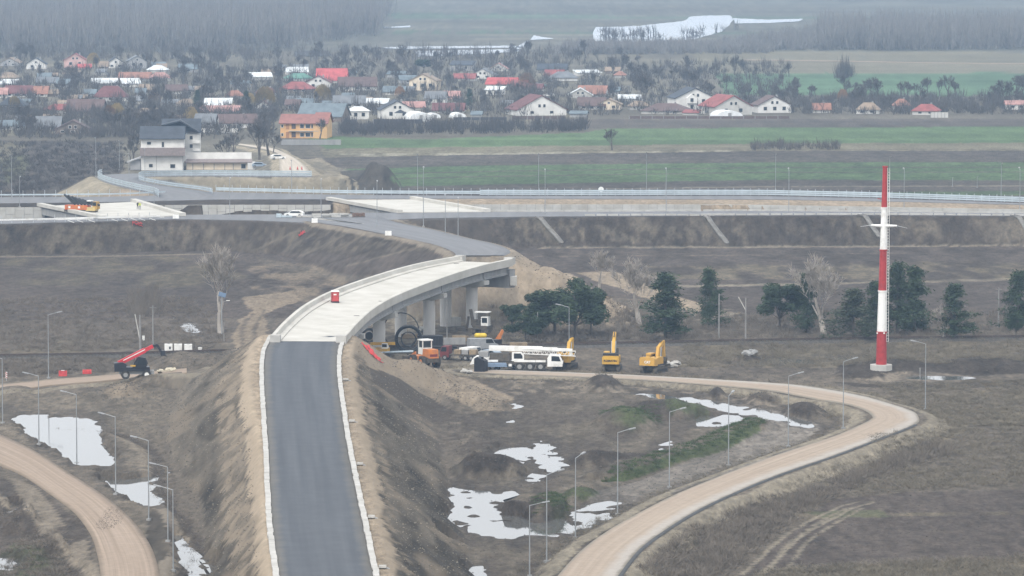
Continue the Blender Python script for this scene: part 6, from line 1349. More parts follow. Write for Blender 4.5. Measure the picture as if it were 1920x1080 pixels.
for yy in (237, 253):
    for x, w_ in ((570, 8), (581, 9.5), (589, 3)): window(t, u(x), -5, v(yy), w_ / s * .85, 1.15)
    MB().box((u(542.5), -5.02, v(yy + 0.5)), (6 / s, 0.12, 11 / s)).build('loggia', mat('plaster_deep', (0.36, 0.18, 0.09), 0.9), t); MB().box((u(554), -5.03, v(yy)), (8 / s, 0.12, 10 / s)).build('recess_shade_panel', mat('brown_shade', (0.10, 0.07, 0.06), 0.8), t)  # balcony recess is a flat panel, its shade put into the dark brown
    window(t, u(532.5), -5, v(yy), 0.6, 0.8)
MB().box((0, -5.5, v(246)), (L1 - L0 - 1, 1.0, 0.18)).build('balcony_slab', M_CONC, t)
# garden walls
def gwall(x0, x1, yy, hpx, m, label, name='garden_wall', step=2.5):
    p, q = GP(x0, yy), GP(x1, yy); s = ppm(p); hh = hpx / s; n = max(2, int((q - p).length / step)); t = empty(name, tuple((p + q) / 2), 0, label, 'wall' if name == 'garden_wall' else 'fence'); o = Vector(t.location)
    for k in range(n):
        a, b_ = p.lerp(q, k / n), p.lerp(q, (k + 1) / n); d = (b_ - a).normalized()
        MB().bar(a - o + d * 0.06 + Vector((0, 0, hh / 2)), b_ - o - d * 0.06 + Vector((0, 0, hh / 2)), 0.14, hh).build('panel', m, t); MB().box(a - o + Vector((0, -0.05, hh / 2)), (0.2, 0.2, hh + 0.15)).build('post', M_CONC2, t)
gwall(528, 640, 272, 10, M_CONC2, 'grey concrete panel wall before the orange house'); gwall(700, 792, 232, 8, mat('dark_fence', (0.06, 0.06, 0.065), 0.8), 'dark fence before the porch house', 'garden_fence'); gwall(1745, 1778, 221, 10, wmat('pale'), 'pale fence beside the rose red cottage', 'garden_fence', 1.2)
gwall(960, 1060, 224, 6, mat('brown_fence', (0.12, 0.085, 0.075), 0.85), 'brown fence before the broad white gabled house', 'garden_fence'); gwall(1180, 1480, 223, 5, mat('brown_fence', (0.12, 0.085, 0.075), 0.85), 'long brown fence along the field before the red roofed house', 'garden_fence', 4); gwall(376, 448, 249, 8, wmat('white'), 'white wall behind the white house yard')
gwall(640, 705, 200, 6, wmat('pale'), 'pale wall by the slate barn'); gwall(850, 950, 226, 6, mat('dark_fence', (0.06, 0.06, 0.065), 0.8), 'dark garden fence beyond the tunnels', 'garden_fence', 3)
# ---------------------------------------------------------------- big white house by the access road
p = GP(303, 320); s = ppm(p); u = lambda x: (x - 303) / s; v = lambda y: (320 - y) / s
t = empty('white_house', tuple(p + Vector((0, 5, 0))), R(3), 'large white house with dark roof above the access road barrier', 'house', 'houses of the village')
wl_ = wmat('white'); x0, x1 = u(263), u(342)
MB().box(((x0 + x1) / 2, 0.6, v(292) / 2 - 0.15), (x1 - x0, 9, v(292) + 0.3)).build('lower_wall', wl_, t)
MB().box(((u(261) + u(345)) / 2, 0, v(284.5)), (u(345) - u(261), 11.4, 15 / s)).build('brown_band', mat('band_brown', (0.24, 0.20, 0.19), 0.8), t)
MB().prism([(-5, v(277)), (5, v(277)), (5, v(261)), (0, v(241)), (-5, v(261))], 'x', x0, u(344)).build('upper_wall', wl_, t)
rd = rmat('dark')
mb = MB(); mb.prism([(0, v(240)), (-6.0, v(261)), (-6.0, v(259.5)), (0, v(238))], 'x', u(260.5), u(346)); mb.prism([(0, v(240)), (6.0, v(261)), (6.0, v(259.5)), (0, v(238))], 'x', u(260.5), u(346)); mb.build('roof', rd, t)
mb = MB(); mb.prism([(u(300), v(238)), (u(336), v(230)), (u(373), v(252)), (u(373), v(250)), (u(336), v(227.5)), (u(300), v(236))], 'y', 1, 12); mb.prism([(9, v(228)), (3, v(250)), (3, v(248)), (9, v(226.5))], 'x', u(300), u(375)); mb.build('rear_roof', rd, t)
MB().box((u(358), 7, v(255) / 2), (u(371) - u(340), 7, v(255))).build('wing_wall', wl_, t)
for yy in (269, 284): MB().box((u(366), 3.0, v(yy)), (14 / s, 1.8, 4.5 / s)).build('balcony', wl_, t)
for x, yy, w_, h_, y_ in ((278, 268.5, 8.5, 6, -5), (304, 271, 4.5, 11, -5), (281, 311, 8, 7, -3.9), (322, 312, 10.5, 8, -3.9)): window(t, u(x), y_, v(yy), w_ / s * .85, h_ / s * .85)
for x, yy in ((356, 261), (356, 277)): window(t, u(x), 3.5, v(yy), 0.8, 1.0)
MB().box((u(291.5), -3.95, v(306)), (0.12, 0.1, v(292))).build('downpipe', M_CONC2, t); MB().box((u(341), -3.95, v(306)), (0.12, 0.1, v(292))).build('downpipe', M_CONC2, t)
MB().bar((u(237), -1, v(305)), (u(264), -1, v(295)), 6.0, 0.25).build('lean_to_roof', mat('roof_pale', (0.36, 0.36, 0.36), 0.8), t); MB().box((u(252), -0.5, v(310)), (u(262) - u(243), 5, v(302))).build('lean_to_wall', mat('plaster_grey', WC['grey'], 0.9), t)
MB().box((u(340), 1.5, v(297)), (u(347) - u(334), 7, v(281) * 0.75)).build('corner_wall', wl_, t)
p = GP(408, 320); t = empty('long_shed', tuple(p + Vector((0, 4, 0))), R(2), 'long low white annexe with brown eave beside the large white house', 'shed'); u = lambda x: (x - 408) / s
MB().box((0, 2.5, v(304)), (u(470) - u(346), 0.4, v(288))).build('parapet_wall', wl_, t); MB().bar((0, -1.8, v(305.5)), (0, 2.2, v(301)), u(472) - u(345), 0.2).build('eave', mat('band_brown', (0.24, 0.20, 0.19), 0.8), t); MB().box((0, 0.8, v(313)), (u(468) - u(348), 3.0, v(307))).build('wall', wmat('cream'), t)
for x in (360, 380, 400, 420, 436): MB().box((u(x), -0.78, v(314)), (0.2, 0.15, v(308))).build('pillar', M_CONC2, t)
window(t, u(455), -0.72, v(313), 1.2, 1.2); MB().box((u(470), -0.5, v(312)), (u(476) - u(462), 2.5, v(306))).build('end_block', wl_, t)
p = GP(343, 318); 
car(tuple(GP(487, 319)), R(0), 'pale car parked behind the end of the long barrier', M_GBLUE, group='vehicles parked in the village'); car(tuple(GP(521, 316)), R(20), 'white car parked by the village road', M_WHITE, group='vehicles parked in the village')
car(tuple(GP(1015, 163)), R(10), 'green car parked among the village houses', mat('car_green', (0.12, 0.36, 0.32), 0.4), group='vehicles parked in the village'); car(tuple(GP(1030, 182)), R(160), 'white car parked near the broad white gabled house', M_WHITE, group='vehicles parked in the village')
car(tuple(GP(1902, 200)), R(100), 'white lorry parked at the last house', M_WHITE, 'van', 'van', group='vehicles parked in the village')
p = G(290, 318); 
for i, (a, lab) in enumerate([(544, 'red traffic cone on the pale village road'), (558, 'red traffic cone on the pale village road'), (566, 'red traffic cone on the pale village road')]):
    q = P(a, 318, 3.8); t = empty('traffic_cone', tuple(q), 0, lab, 'cone', 'traffic cones on the village road'); MB().tube((0, 0, 0.05), (0, 0, 0.9), 0.22, 0.05, 10).build('cone', M_NET, t); MB().box((0, 0, 0.03), (0.55, 0.55, 0.06)).build('foot', M_DARKM, t)
# ---------------------------------------------------------------- trees
M_BARK = mat('bark_grey', (0.105, 0.092, 0.08), 0.95, 0.2, 2); M_TWIG = mat('twigs', (0.105, 0.094, 0.086), 0.95, 0.2, 0.7); M_TWIGP = mat('twigs_pale', (0.33, 0.30, 0.265), 0.95, 0.15, 0.7)
M_PINE = mat('pine_needles', (0.056, 0.084, 0.042), 0.9, scale=0.6, col2=(0.018, 0.034, 0.021)); M_PINE2 = mat('pine_needles_olive', (0.060, 0.075, 0.042), 0.9, scale=0.8, col2=(0.03, 0.042, 0.028))
M_WILL = mat('willow_yellow', (0.27, 0.20, 0.085), 0.95, 0.2, 0.7); M_AUT = mat('autumn_leaf', (0.24, 0.14, 0.075), 0.95, 0.2, 0.7)
def blades(segs, widths, name, m):                        # thin crossed blades for twigs: list of (p, q)
    n = len(segs); a = np.array([s[0] for s in segs]); b_ = np.array([s[1] for s in segs]); w = np.array(widths)[:, None]
    rs = np.random.RandomState(n); d = b_ - a; r = rs.normal(size=(n, 3)); sd_ = np.cross(d, r); sd_ /= (np.linalg.norm(sd_, axis=1)[:, None] + 1e-6)
    v = np.stack([a - sd_ * w, a + sd_ * w, b_], 1).reshape(-1, 3); me = bpy.data.meshes.new(name); me.from_pydata(v.tolist(), [], np.arange(3 * n).reshape(-1, 3).tolist()); me.materials.append(m); return me
def bare_mesh(h, spread, seed, m_tw, tw_w=0.06, up=0.6, levels=4, twigs=5, forks=3, trunk_r=None, base=0.22):
    rr = random.Random(seed); mb = MB(); segs = []; ws = []
    def grow_(p, d, L, r, lv):
        n = 2; q = p
        for k in range(n):
            d = (d + Vector((rr.gauss(0, .10), rr.gauss(0, .10), 0.05 * up))).normalized(); q2 = q + d * L / n
            if r > 0.035: mb.tube(q, q2, r, r * 0.8, 5 if r > .1 else 3, cap=False)
            else: segs.append((q, q2)); ws.append(max(tw_w * 0.8, r))
            q = q2; r *= 0.8
        if 0 < lv <= 2:
            for _ in range(twigs // 2):
                t_ = (d + Vector((rr.gauss(0, .6), rr.gauss(0, .6), rr.gauss(0.15, .4)))).normalized(); q0 = p.lerp(q, rr.random()); segs.append((q0, q0 + t_ * L * rr.uniform(.4, .9))); ws.append(tw_w)
        if lv == 0:
            for _ in range(twigs):
                t_ = (d + Vector((rr.gauss(0, .55), rr.gauss(0, .55), rr.gauss(0.1, .4)))).normalized(); segs.append((q - d * L * rr.random() * .6, q + t_ * L * rr.uniform(.5, 1.1))); ws.append(tw_w)
            return
        for k in range(forks + (1 if lv == levels else 0)):
            a = rr.uniform(0, 6.28); sp = spread * rr.uniform(0.6, 1.2)
            nd = (d * (1 if k else 1.3) + Vector((math.cos(a) * sp, math.sin(a) * sp, up * 0.25 * rr.random()))).normalized()
            if k == 0: nd = (d + Vector((rr.gauss(0, .2), rr.gauss(0, .2), .1))).normalized()
            grow_(q - d * L * (0.0 if k == 0 else rr.uniform(0, .45)), nd, L * rr.uniform(.62, .85), r * (0.8 if k == 0 else .55), lv - 1)
    r0 = trunk_r or h * 0.018
    grow_(Vector((0, 0, -0.2)), Vector((0, 0, 1)), h * base, r0, levels)
    zm = max([s[1].z for s in segs] + [1]); k = h / zm
    mb.v = [(x * k, y * k, z * k) for x, y, z in mb.v]; segs = [(a * k, b_ * k) for a, b_ in segs]
    tm = bpy.data.meshes.new('trunk'); tm.from_pydata(mb.v, [], mb.f); tm.materials.append(M_BARK if m_tw is not M_TWIGP else m_tw)
    return tm, blades(segs, ws, 'crown', m_tw)
def tree_thing(name, meshes, loc, rz, sc, label, group, cat='tree'):
    t = empty(name, loc, rz, label, cat, group); t.scale = (sc,) * 3 if not isinstance(sc, tuple) else sc
    link('trunk', meshes[0], t); link('crown', meshes[1], t); return t
def leafy_mesh(h, rx, seed, m, n, leaf, kind):
    rr = random.Random(seed); mb = MB(); v = []; f = []
    mb.tube((0, 0, -0.2), (0, 0, h * 0.9), h * 0.022, h * 0.006, 7)
    def leafq(c, s):
        a = Vector((rr.gauss(0, 1), rr.gauss(0, 1), rr.gauss(0, .6))).normalized(); b_ = a.cross(Vector((rr.gauss(0, 1), rr.gauss(0, 1), rr.gauss(0, 1)))).normalized(); k = len(v)
        v.extend([c - a * s, c + b_ * s * .55, c + a * s]); f.append((k, k + 1, k + 2))
    if kind == 'pine':
        tiers = 11
        for i in range(tiers):
            fz = 0.12 + 0.85 * i / (tiers - 1); prof = rx * 1.25 * (1.02 - fz) ** 0.85 * rr.uniform(.62, 1.2) + 0.2
            for b_ in range(rr.randint(5, 7)):
                a = rr.uniform(0, 6.28); R0 = prof * rr.uniform(.5, 1.25); z = fz * h + rr.uniform(-.4, .4); tip = Vector((math.cos(a) * R0, math.sin(a) * R0, z + R0 * rr.uniform(-0.05, 0.28)))
                mb.tube((0, 0, z - .2), tip * 1.0, 0.05, 0.015, 3, cap=False)
                for k in range(int(n / tiers / 6)):
                    tt = rr.uniform(.25, 1.05) ** .8; c = Vector((0, 0, z)).lerp(tip, tt); leafq(c + Vector((rr.gauss(0, .42), rr.gauss(0, .42), rr.gauss(.1, .28))), leaf * rr.uniform(.6, 1.3))
    elif kind == 'clump':
        cl = [(rr.uniform(-.75, .75) * rx, rr.uniform(-.6, .6) * rx, h * rr.uniform(.35, .92), rx * rr.uniform(.25, .45)) for _ in range(14)]
        for c in cl:
            mb.tube((0, 0, h * .25), c[:3], 0.07, 0.02, 3, cap=False)
            for k in range(n // 14): u_ = Vector((rr.gauss(0, 1), rr.gauss(0, 1), rr.gauss(0, .7))).normalized() * c[3] * rr.random() ** .4; leafq(Vector(c[:3]) + u_, leaf * rr.uniform(.6, 1.3))
    else:                                                   # weeping, rounded
        for k in range(n):
            a = rr.uniform(0, 6.28); q = rr.random() ** .5; z = h * (0.35 + 0.62 * math.sqrt(max(0, 1 - q * q))) - rr.random() * h * .3; c = Vector((math.cos(a) * q * rx, math.sin(a) * q * rx, z)); s = leaf * rr.uniform(.8, 1.6); kk = len(v)
            v.extend([c + Vector((-.08, 0, s)), c + Vector((.08, .05, s)), c + Vector((rr.gauss(0, .1), 0, -s))]); f.append((kk, kk + 1, kk + 2))
        for k in range(7): a = k * .9; mb.tube((0, 0, h * .3), (math.cos(a) * rx * .5, math.sin(a) * rx * .5, h * .8), 0.09, 0.03, 4, cap=False)
    tm = bpy.data.meshes.new('trunk'); tm.from_pydata(mb.v, [], mb.f); tm.materials.append(M_BARK); cm = bpy.data.meshes.new('crown'); cm.from_pydata([tuple(x) for x in v], [], f); cm.materials.append(m); return tm, cm
PINES = [leafy_mesh(10, 2.9, s_, M_PINE, 4700, 0.30, 'pine') for s_ in (1, 2, 3)]; PINE_O = leafy_mesh(10, 3.2, 5, M_PINE2, 4200, 0.28, 'pine'); PCL = leafy_mesh(8, 3.0, 6, M_PINE, 6500, 0.28, 'clump'); PCL2 = leafy_mesh(8, 3.4, 8, M_PINE, 6500, 0.28, 'clump')
# (foot x, foot y, top y, width factor, mesh, label)
CON = [(1040, 634, 545, 1.2, PCL, 'broad dark pine of the clump behind the white crane'), (1078, 640, 533, 0.95, PCL2, 'tallest pine of the clump behind the white crane'), (1108, 628, 548, 0.85, PCL, 'pine of the clump nearest the sand cone'), (1012, 632, 558, 0.8, PCL2, 'pine of the clump nearest the last bridge column'),
       (960, 620, 572, 1.1, PCL, 'small dark bushy pine beside the drilling rig'), (985, 640, 590, 1.3, PCL2, 'low spreading pine between rig and pine clump'), (1248, 638, 516, 1.05, PINES[0], 'broad dark spruce standing alone beyond the sand cone'), (1330, 616, 508, 0.75, PINES[1], 'slim spruce beside the plain concrete pole'),
       (1462, 622, 534, 1.0, PCL, 'dense rounded pine beside the bare poplar'), (1512, 624, 518, 0.72, PINES[2], 'narrow pine in front of the bare poplar'), (1600, 642, 548, 1.25, PINE_O, 'olive green pine beside the pylon foot'), (1640, 630, 532, 0.9, PINES[0], 'dark pine hidden partly by the pylon'),
       (1682, 626, 496, 0.75, PINES[1], 'tallest dark pine just behind the pylon'), (1715, 628, 505, 0.80, PINES[2], 'tall dark pine next to the tallest one by the pylon'), (1790, 640, 539, 1.0, PINES[0], 'dark pine with open lower branches beyond the pylon'), (1908, 620, 512, 0.85, PINES[1], 'dark pine standing farthest beyond the pylon'), (1905, 640, 590, 0.6, PCL, 'low dark pine bush below the farthest pine beyond the pylon'),
       (880, 200, 168, 0.8, PINES[2], 'small dark fir in the village beside the tunnels'), (370, 200, 170, 0.9, PINES[0], 'small dark fir beside the tan cottage and white sheet shed'), (462, 204, 172, 0.8, PINES[1], 'small dark fir between white sheet shed and large willow'), (795, 134, 112, 1.4, PCL, 'dark evergreen clump on the far village edge')]
for a, b_, tp, wf, ms, lab in CON:
    p = GP(a, b_); h = (b_ - tp) / ppm(p); k = h / (10 if ms not in (PCL, PCL2) else 7.6); tree_thing('pine_tree', ms, tuple(p), a * 1.7, (k * wf * 1.35, k * wf * 1.35, k), lab, 'evergreen trees')
POP = [bare_mesh(14, 0.40, s_, M_TWIGP, 0.04, 1.5, 5, 6, 3, base=.07, trunk_r=0.13) for s_ in (11, 12)]
for a, b_, tp, i, wf, lab in [(414, 625, 452, 0, .85, 'tall pale bare poplar beside the solar lamp'), (1200, 610, 474, 1, 1.0, 'pale bare tree between sand cone and broad spruce'), (1122, 600, 510, 0, .9, 'pale bare tree at the foot of the sand cone'), (1545, 628, 468, 1, .95, 'tall pale bare poplar behind the rounded pine'), (1768, 640, 560, 1, 1.2, 'grey bare bushy tree between the pines beyond the pylon')]:
    p = GP(a, b_); k = (b_ - tp) / ppm(p) / 14; tree_thing('bare_poplar', POP[i], tuple(p), a, (k * wf * 1.25, k * wf * 1.25, k), lab, 'bare trees by the railway')
BARE = [bare_mesh(9, 0.62, s_, M_TWIG, 0.05, 0.8, 4, 8, 3, base=.15) for s_ in (21, 22, 23, 24, 25)]; WIL = leafy_mesh(8, 3.6, 31, M_WILL, 1500, 0.5, 'weep'); AUT = leafy_mesh(8, 3.4, 32, M_AUT, 1200, 0.45, 'weep')
rr = random.Random(99)
for a, b_, w_, lab in [(497, 206, 8.5, 'large yellow willow near the slate barn'), (605, 196, 7.5, 'yellow willow before the huge glaring red roof'), (175, 128, 7.0, 'yellow willow below the larger wood'), (27, 206, 5.0, 'small yellow willow before the dark hipped house'), (358, 234, 6.0, 'yellow willow behind the grey barn by the white house'), (220, 226, 6.0, 'yellow willow between the twin house and the white house'), (468, 200, 5, 'yellow tree by the dark fir')]:
    tree_thing('willow_tree', WIL, tuple(GP(a, b_)), a, w_ / 8, lab, 'yellow willows of the village')
for a, b_, w_, lab in [(988, 176, 8.5, 'russet autumn tree beside the bright red roof'), (750, 186, 5.0, 'russet bush near the cream gabled house'), (1580, 192, 5, 'russet tree by the teal field'), (205, 230, 6, 'russet tree by the purple brown roof'), (290, 200, 6, 'russet tree between the maroon hip and the white house')]:
    tree_thing('autumn_tree', AUT, tuple(GP(a, b_)), a, w_ / 8, lab, 'russet trees of the village')
for a, b_, h_, lab in [(1207, 200, 14, 'large dark bare tree before white sheet roofs near the tan hipped cottage'), (765, 130, 12, 'large bare tree against the river'), (600, 262, 7, 'bare tree by the grey concrete panel wall'), (1148, 282, 7, 'lone bare tree in the green field'), (486, 300, 13, 'large bare tree beside the pale village road'), (505, 298, 12, 'bare tree leaning over the pale village road'), (1885, 205, 11, 'large bare tree at the last house')]:
    tree_thing('bare_tree', rr.choice(BARE), tuple(GP(a, b_)), rr.random() * 6, h_ / 9, lab, 'bare trees of the village')
n = 0; ex = [(h[0], h[1], h[2]) for h in HOUSES] + [(742, 223, 62), (1005, 217, 96), (1296, 206, 76), (1360, 216, 76), (573, 259, 95), (303, 320, 90)]
zones = [((-20, 520), (112, 262), 105), ((240, 520), (235, 312), 26), ((520, 1200), (108, 214), 80), ((1150, 1500), (140, 205), 34), ((1480, 1930), (180, 214), 26), ((1500, 1930), (176, 186), 12)]
for (xa, xb), (ya, yb), cnt in zones:
    for _ in range(cnt):
        for tr in range(20):
            a, b_ = rr.uniform(xa, xb), rr.uniform(ya, yb); h_ = rr.uniform(4.5, 10)
            if not any(abs(a - e[0]) < e[2] * .6 and -3 < b_ - e[1] < h_ * 3.2 for e in ex): break
        else: continue
        tree_thing('bare_tree', rr.choice(BARE), tuple(GP(a, b_)), rr.random() * 6, h_ / 9, 'bare grey brown tree among the village gardens', 'bare garden trees of the village')
M_WOOD = mat('wood_grey', (0.20, 0.19, 0.18), 0.95, 0.2, 0.3)
# hedges, thickets and woods: masses nobody could count
def thicket(name, pts, label, seed, m=M_TWIG, w=0.07, per=26):  # pts: list of (x, y, height, radius)
    rs = np.random.RandomState(seed); A = []; B = []; Wd = []
    for (x, y, h, r) in pts:
        z = gz(x, y); k = int(per * rs.uniform(.7, 1.3)); a = rs.normal(size=(k, 2)) * r * .45; top = rs.uniform(.35, 1.0, k) * h; zb = rs.uniform(0, .55, k) * top
        A.append(np.stack([x + a[:, 0] * .7, y + a[:, 1] * .7, z + zb], 1)); B.append(np.stack([x + a[:, 0] + rs.normal(size=k) * r * .22, y + a[:, 1], z + top], 1)); Wd.append(rs.uniform(.6, 1.4, k) * w)
    A = np.concatenate(A); B = np.concatenate(B); Wd = np.concatenate(Wd)
    me = blades(list(zip(A, B)), Wd, name, m); o = link(name, me); tag(o, label, kind='stuff'); return o
def scatter(poly, n, seed, hr, rr_, z0=0.0, keep=None):
    rs = random.Random(seed); xs_ = [p[0] for p in poly]; ys_ = [p[1] for p in poly]; out = []
    while len(out) < n:
        a, b_ = rs.uniform(min(xs_), max(xs_)), rs.uniform(min(ys_), max(ys_))
        if not inpoly(np.array([a]), np.array([b_]), poly)[0]: continue
        p = P(a, b_, z0)
        if keep and not keep(p): n -= 1; continue
        out.append((p.x, p.y, rs.uniform(*hr), rs.uniform(*rr_)))
    return out
thicket('wood', scatter([(-160, 30), (700, 30), (715, 66), (560, 92), (300, 100), (-160, 96)], 1500, 1, (18, 26), (4, 8)) + scatter([(-160, -60), (740, -60), (730, 40), (-160, 40)], 900, 2, (18, 26), (5, 9)), 'grey leafless larger wood behind the village', 1, M_WOOD, w=0.22, per=34)
thicket('wood', scatter([(1540, 68), (2080, 66), (2080, 92), (1700, 96), (1540, 94)], 900, 3, (13, 20), (4, 8)) + scatter([(1390, 84), (1560, 66), (1560, 95), (1390, 94)], 260, 33, (5, 11), (3, 6)) + scatter([(1090, 90), (1440, 86), (1440, 102), (1040, 103), (1050, 94)], 420, 4, (4, 8), (3, 6)), 'bluish leafless wood beyond the teal field', 2, M_WOOD, w=0.2, per=34)
thicket('thicket', scatter([(1130, 62), (1400, 56), (1420, 62), (1130, 80)], 30, 13, (4, 9), (2, 4)), 'row of bare trees on the near lake shore', 9, w=0.16, per=30)
thicket('thicket', scatter([(0, 100), (540, 98), (1080, 100), (1090, 128), (0, 114)], 330, 5, (4, 9), (2, 4)), 'grey thicket between the village and the river', 3, w=0.12)
thicket('thicket', scatter([(640, 240), (1100, 240), (1100, 249), (640, 256)], 240, 6, (3.5, 6.5), (1.5, 3)), 'dark hedge between the village and the green field', 4, w=0.09, per=34, m=mat('twigs_dark', (0.07, 0.063, 0.06), 0.95))
thicket('thicket', scatter([(1410, 276), (1572, 274), (1572, 282), (1410, 284)], 60, 7, (2, 4.5), (1.2, 2.2)), 'thin hedge at the edge of the green field', 5, w=0.08)
thicket('thicket', scatter([(-20, 215), (520, 205), (520, 250), (240, 262), (-20, 262)], 620, 8, (2.2, 5.5), (1.5, 3)) + scatter([(0, 130), (1480, 118), (1480, 215), (520, 222), (0, 220)], 1700, 9, (2.2, 6.5), (1.5, 3.2)) + scatter([(1480, 185), (1930, 185), (1930, 216), (1480, 216)], 420, 10, (2, 6), (1.5, 3)), 'low grey garden shrubs between the village houses', 6, mat('twigs_garden', (0.088, 0.080, 0.074), 0.95), w=0.10, per=34)
thicket('thicket', scatter([(-20, 268), (225, 268), (232, 320), (150, 365), (-20, 368)], 520, 11, (0.8, 2.2), (1.2, 2.5)), 'dark scrub on the slope beside the white house', 7, w=0.08, m=mat('twigs_dark', (0.07, 0.063, 0.06), 0.95))
thicket('thicket', scatter([(1570, 146), (1600, 146), (1600, 149), (1572, 149)], 8, 12, (8, 13), (2, 3)), 'clump of bare trees on the mound in the teal field', 8, w=0.12, per=60)
c = P(1602, 148, 0); mb = MB(); 
# dry grass and brushwood near the camera
lowk = lambda p: gz(p.x, p.y) < 1.3
M_DRY = mat('dry_grass_blades', (0.17, 0.15, 0.115), 0.95, 0.2, 0.5); M_BRUSH = mat('brushwood', (0.165, 0.143, 0.118), 0.95, 0.2, 0.4)
def zs(pts): return pts
thicket('brushwood', scatter([(1200, 1090), (1290, 1010), (1420, 950), (1560, 905), (1700, 850), (1760, 820), (1790, 850), (1640, 900), (1560, 935), (1470, 985), (1380, 1060), (1340, 1095)], 900, 21, (0.3, 1.5), (0.8, 2.2)), 'dense grey brushwood along the outer bank of the loop road', 21, M_BRUSH, 0.035, 46)
thicket('brushwood', scatter([(1640, 830), (1900, 790), (1960, 840), (1960, 905), (1600, 930)], 700, 22, (0.3, 0.9), (0.8, 2.2)) + scatter([(1420, 1070), (1960, 1045), (1960, 1095), (1400, 1095)], 500, 23, (0.4, 1.0), (0.8, 2.0)), 'dry weeds in the field outside the loop road', 22, M_DRY, 0.03, 30)
thicket('dry_grass', scatter([(1280, 640), (1960, 632), (1960, 690), (1560, 690), (1280, 690)], 900, 24, (0.4, 1.1), (0.8, 2.0)) + scatter([(1640, 720), (1960, 715), (1960, 800), (1780, 800)], 700, 28, (0.3, 0.8), (0.8, 2.0)), 'pale dry grass around the pylon', 23, M_DRY, 0.03, 36)
thicket('brushwood', scatter([(880, 600), (1560, 590), (1960, 590), (1960, 636), (1280, 642), (1000, 645), (900, 640)], 900, 25, (0.5, 1.8), (0.8, 2.0)), 'grey brushwood along the railway under the pines', 24, M_BRUSH, 0.04, 40)
thicket('brushwood', scatter([(-20, 560), (380, 560), (430, 640), (400, 656), (-20, 662)], 700, 26, (0.3, 1.3), (0.8, 2.2)) + scatter([(-20, 676), (330, 672), (260, 695), (-20, 712)], 420, 27, (0.3, 0.9), (0.8, 2.0)) + scatter([(245, 550), (300, 548), (298, 590), (245, 600)], 80, 34, (1.5, 3), (1, 2)), 'grey brushwood along the railway by the cube tanks', 25, M_BRUSH, 0.035, 40)
k_loop = EMB['loop']; 
def alongpts(key, lo, hi, side, n, seed, hr):
    m, d, pe, s, out, zr = EMB[key]; k = np.where((out > lo) & (out < hi) & (pe * side > 0) & (Y[m] > 440))[0]; rs = np.random.RandomState(seed); k = rs.choice(k, n); return [(X[m[i]], Y[m[i]], rs.uniform(*hr), rs.uniform(.4, 1.0)) for i in k]
thicket('dry_grass', alongpts('loop', 1.2, 4.5, 1, 700, 1, (.2, .6)) + alongpts('loop', 1.0, 4.5, -1, 900, 2, (.25, .8)), 'tufts of dry grass along both verges of the loop road', 26, M_DRY, 0.025, 18)
thicket('dry_grass', alongpts('curve', 0.8, 3.0, 1, 300, 3, (.15, .4)) + alongpts('curve', .8, 3, -1, 300, 4, (.15, .4)), 'sparse tufts on the verges of the brown road', 27, M_BRUSH, 0.025, 12)
thicket('grass', scatter([(1130, 905), (1180, 880), (1300, 842), (1370, 808), (1425, 790), (1432, 806), (1380, 835), (1240, 880), (1170, 905)], 420, 29, (.2, .6), (.5, 1.0)) + [(p[0], p[1], p[2], p[3]) for p in scatter([(1120, 770), (1235, 775), (1240, 800), (1150, 805)], 160, 30, (.15, .4), (.5, 1)) + scatter([(1005, 945), (1065, 945), (1060, 970), (1000, 975)], 120, 31, (.15, .4), (.5, 1))], 'green grass on the ridge and heaps inside the loop', 28, mat('green_grass', (0.058, 0.085, 0.034), 0.9, 0.2, 0.6), 0.03, 26)
thicket('brushwood', scatter([(20, 1030), (120, 1025), (125, 1095), (-10, 1095)], 120, 32, (.3, .9), (.6, 1.4)) , 'grey weeds on the mound inside the brown road bend', 29, M_BRUSH, 0.03, 40)
# ---------------------------------------------------------------- clods and stones on the bare soil
def clods(n, pick, size, m, label, seed):
    rs = np.random.RandomState(seed); k = rs.choice(pick, n); c = np.stack([X[k] + rs.uniform(-.4, .4, n), Y[k] + rs.uniform(-.5, .5, n), Z[k]], 1)
    r = size[0] + (size[1] - size[0]) * rs.rand(n) ** 2.5
    base = np.array([[1, 0, 0], [-.5, .87, 0], [-.5, -.87, 0], [0, 0, .8]]); 
    v = base[None] * r[:, None, None] * rs.uniform(.6, 1.3, (n, 4, 1)); a = rs.rand(n) * 6.28; ca, sa = np.cos(a)[:, None], np.sin(a)[:, None]
    vx = v[..., 0] * ca - v[..., 1] * sa; vy = v[..., 0] * sa + v[..., 1] * ca; v = np.stack([vx, vy, v[..., 2]], -1) + c[:, None, :]
    f = (np.array([[0, 1, 3], [1, 2, 3], [2, 0, 3]])[None] + (np.arange(n) * 4)[:, None, None]).reshape(-1, 3)
    me = bpy.data.meshes.new('clods'); me.from_pydata(v.reshape(-1, 3).tolist(), [], f.tolist()); me.materials.append(m); tag(link('clods', me), label, kind='stuff')
onroad = np.zeros(len(X), bool)
for kx in EMB: onroad[EMB[kx][0][EMB[kx][4] < 0.3]] = True
m, d, pe, s, out, zr = EMB['ramp']
slope = m[(out > 0.6) & (out < 13) & (Z[m] > 0.4) & (Y[m] > 470)]
basin = np.where((Y > 480) & (Y < 760) & (np.abs(X) < 62) & (Z < 2.6) & (Z > 0.0) & (PUDM < .5) & (COLR[:, 0] < 0.17) & ~onroad)[0]
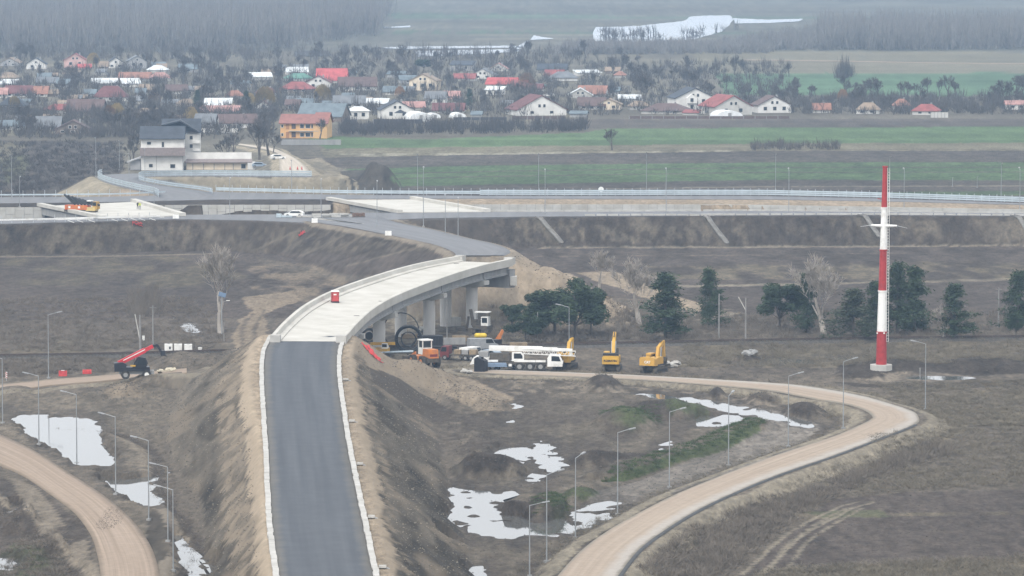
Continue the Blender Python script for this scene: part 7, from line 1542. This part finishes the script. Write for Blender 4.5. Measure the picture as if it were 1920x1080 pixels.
slope = slope[~onroad[slope]]
clods(16000, slope, (0.03, 0.16), mat('clod_brown', (0.12, 0.105, 0.085), 0.95, 0.3, 1.0), 'crumbled clods of soil on the ramp slopes', 1)
clods(6000, slope, (0.03, 0.14), mat('clod_pale', (0.25, 0.22, 0.17), 0.95, 0.2, 1.0), 'pale stones on the ramp slopes', 2)
clods(18000, basin, (0.03, 0.17), mat('clod_dark', (0.085, 0.075, 0.065), 0.95, 0.3, 1.0), 'dark clods of mud in the basin and on the fields', 3)
hp = []
for hx, hy, hwpx, hd, hh in HEAPS:
    c = P(hx, hy, 0); w = hwpx / ppm(c); hp.append(np.where((np.abs(X - c.x) < w) & (np.abs(Y - c.y) < hd) & (Z > 0.35))[0])
clods(9000, np.concatenate(hp)[~onroad[np.concatenate(hp)]], (0.04, 0.22), mat('clod_heap', (0.085, 0.074, 0.062), 0.95, 0.3, 1.0), 'rough clods on the heaps of soil', 4)
c0 = P(212, 968, 1.05); spill = np.where((((X - c0.x) / 1.5) ** 2 + ((Y - c0.y) / 13) ** 2 < 1) & onroad)[0]; zs_ = Z[spill].copy(); Z[spill] += 0.155
clods(1800, spill, (0.02, 0.07), mat('clod_dark', (0.085, 0.075, 0.065), 0.95, 0.3, 1.0), 'dark soil spilled on the brown gravel road', 5); Z[spill] = zs_
HAZE_D = 0.000135; HAZE_C = (0.44, 0.63, 0.88)
# ---------------------------------------------------------------- haze: one even box of air
hm = bpy.data.materials.new('haze_air'); hm.use_nodes = True
hn = hm.node_tree.nodes; hn.remove(hn['Principled BSDF'])
pv = hn.new('ShaderNodeVolumePrincipled'); pv.inputs['Density'].default_value = HAZE_D; pv.inputs['Density Attribute'].default_value = ''
pv.inputs['Color'].default_value = (*HAZE_C, 1); pv.inputs['Anisotropy'].default_value = 0.0
hm.node_tree.links.new(pv.outputs[0], hn['Material Output'].inputs['Volume'])
hz = MB().box((0, 7800, 38.5), (17800, 16600, 83)).build('haze', hm)
tag(hz, kind='stuff')
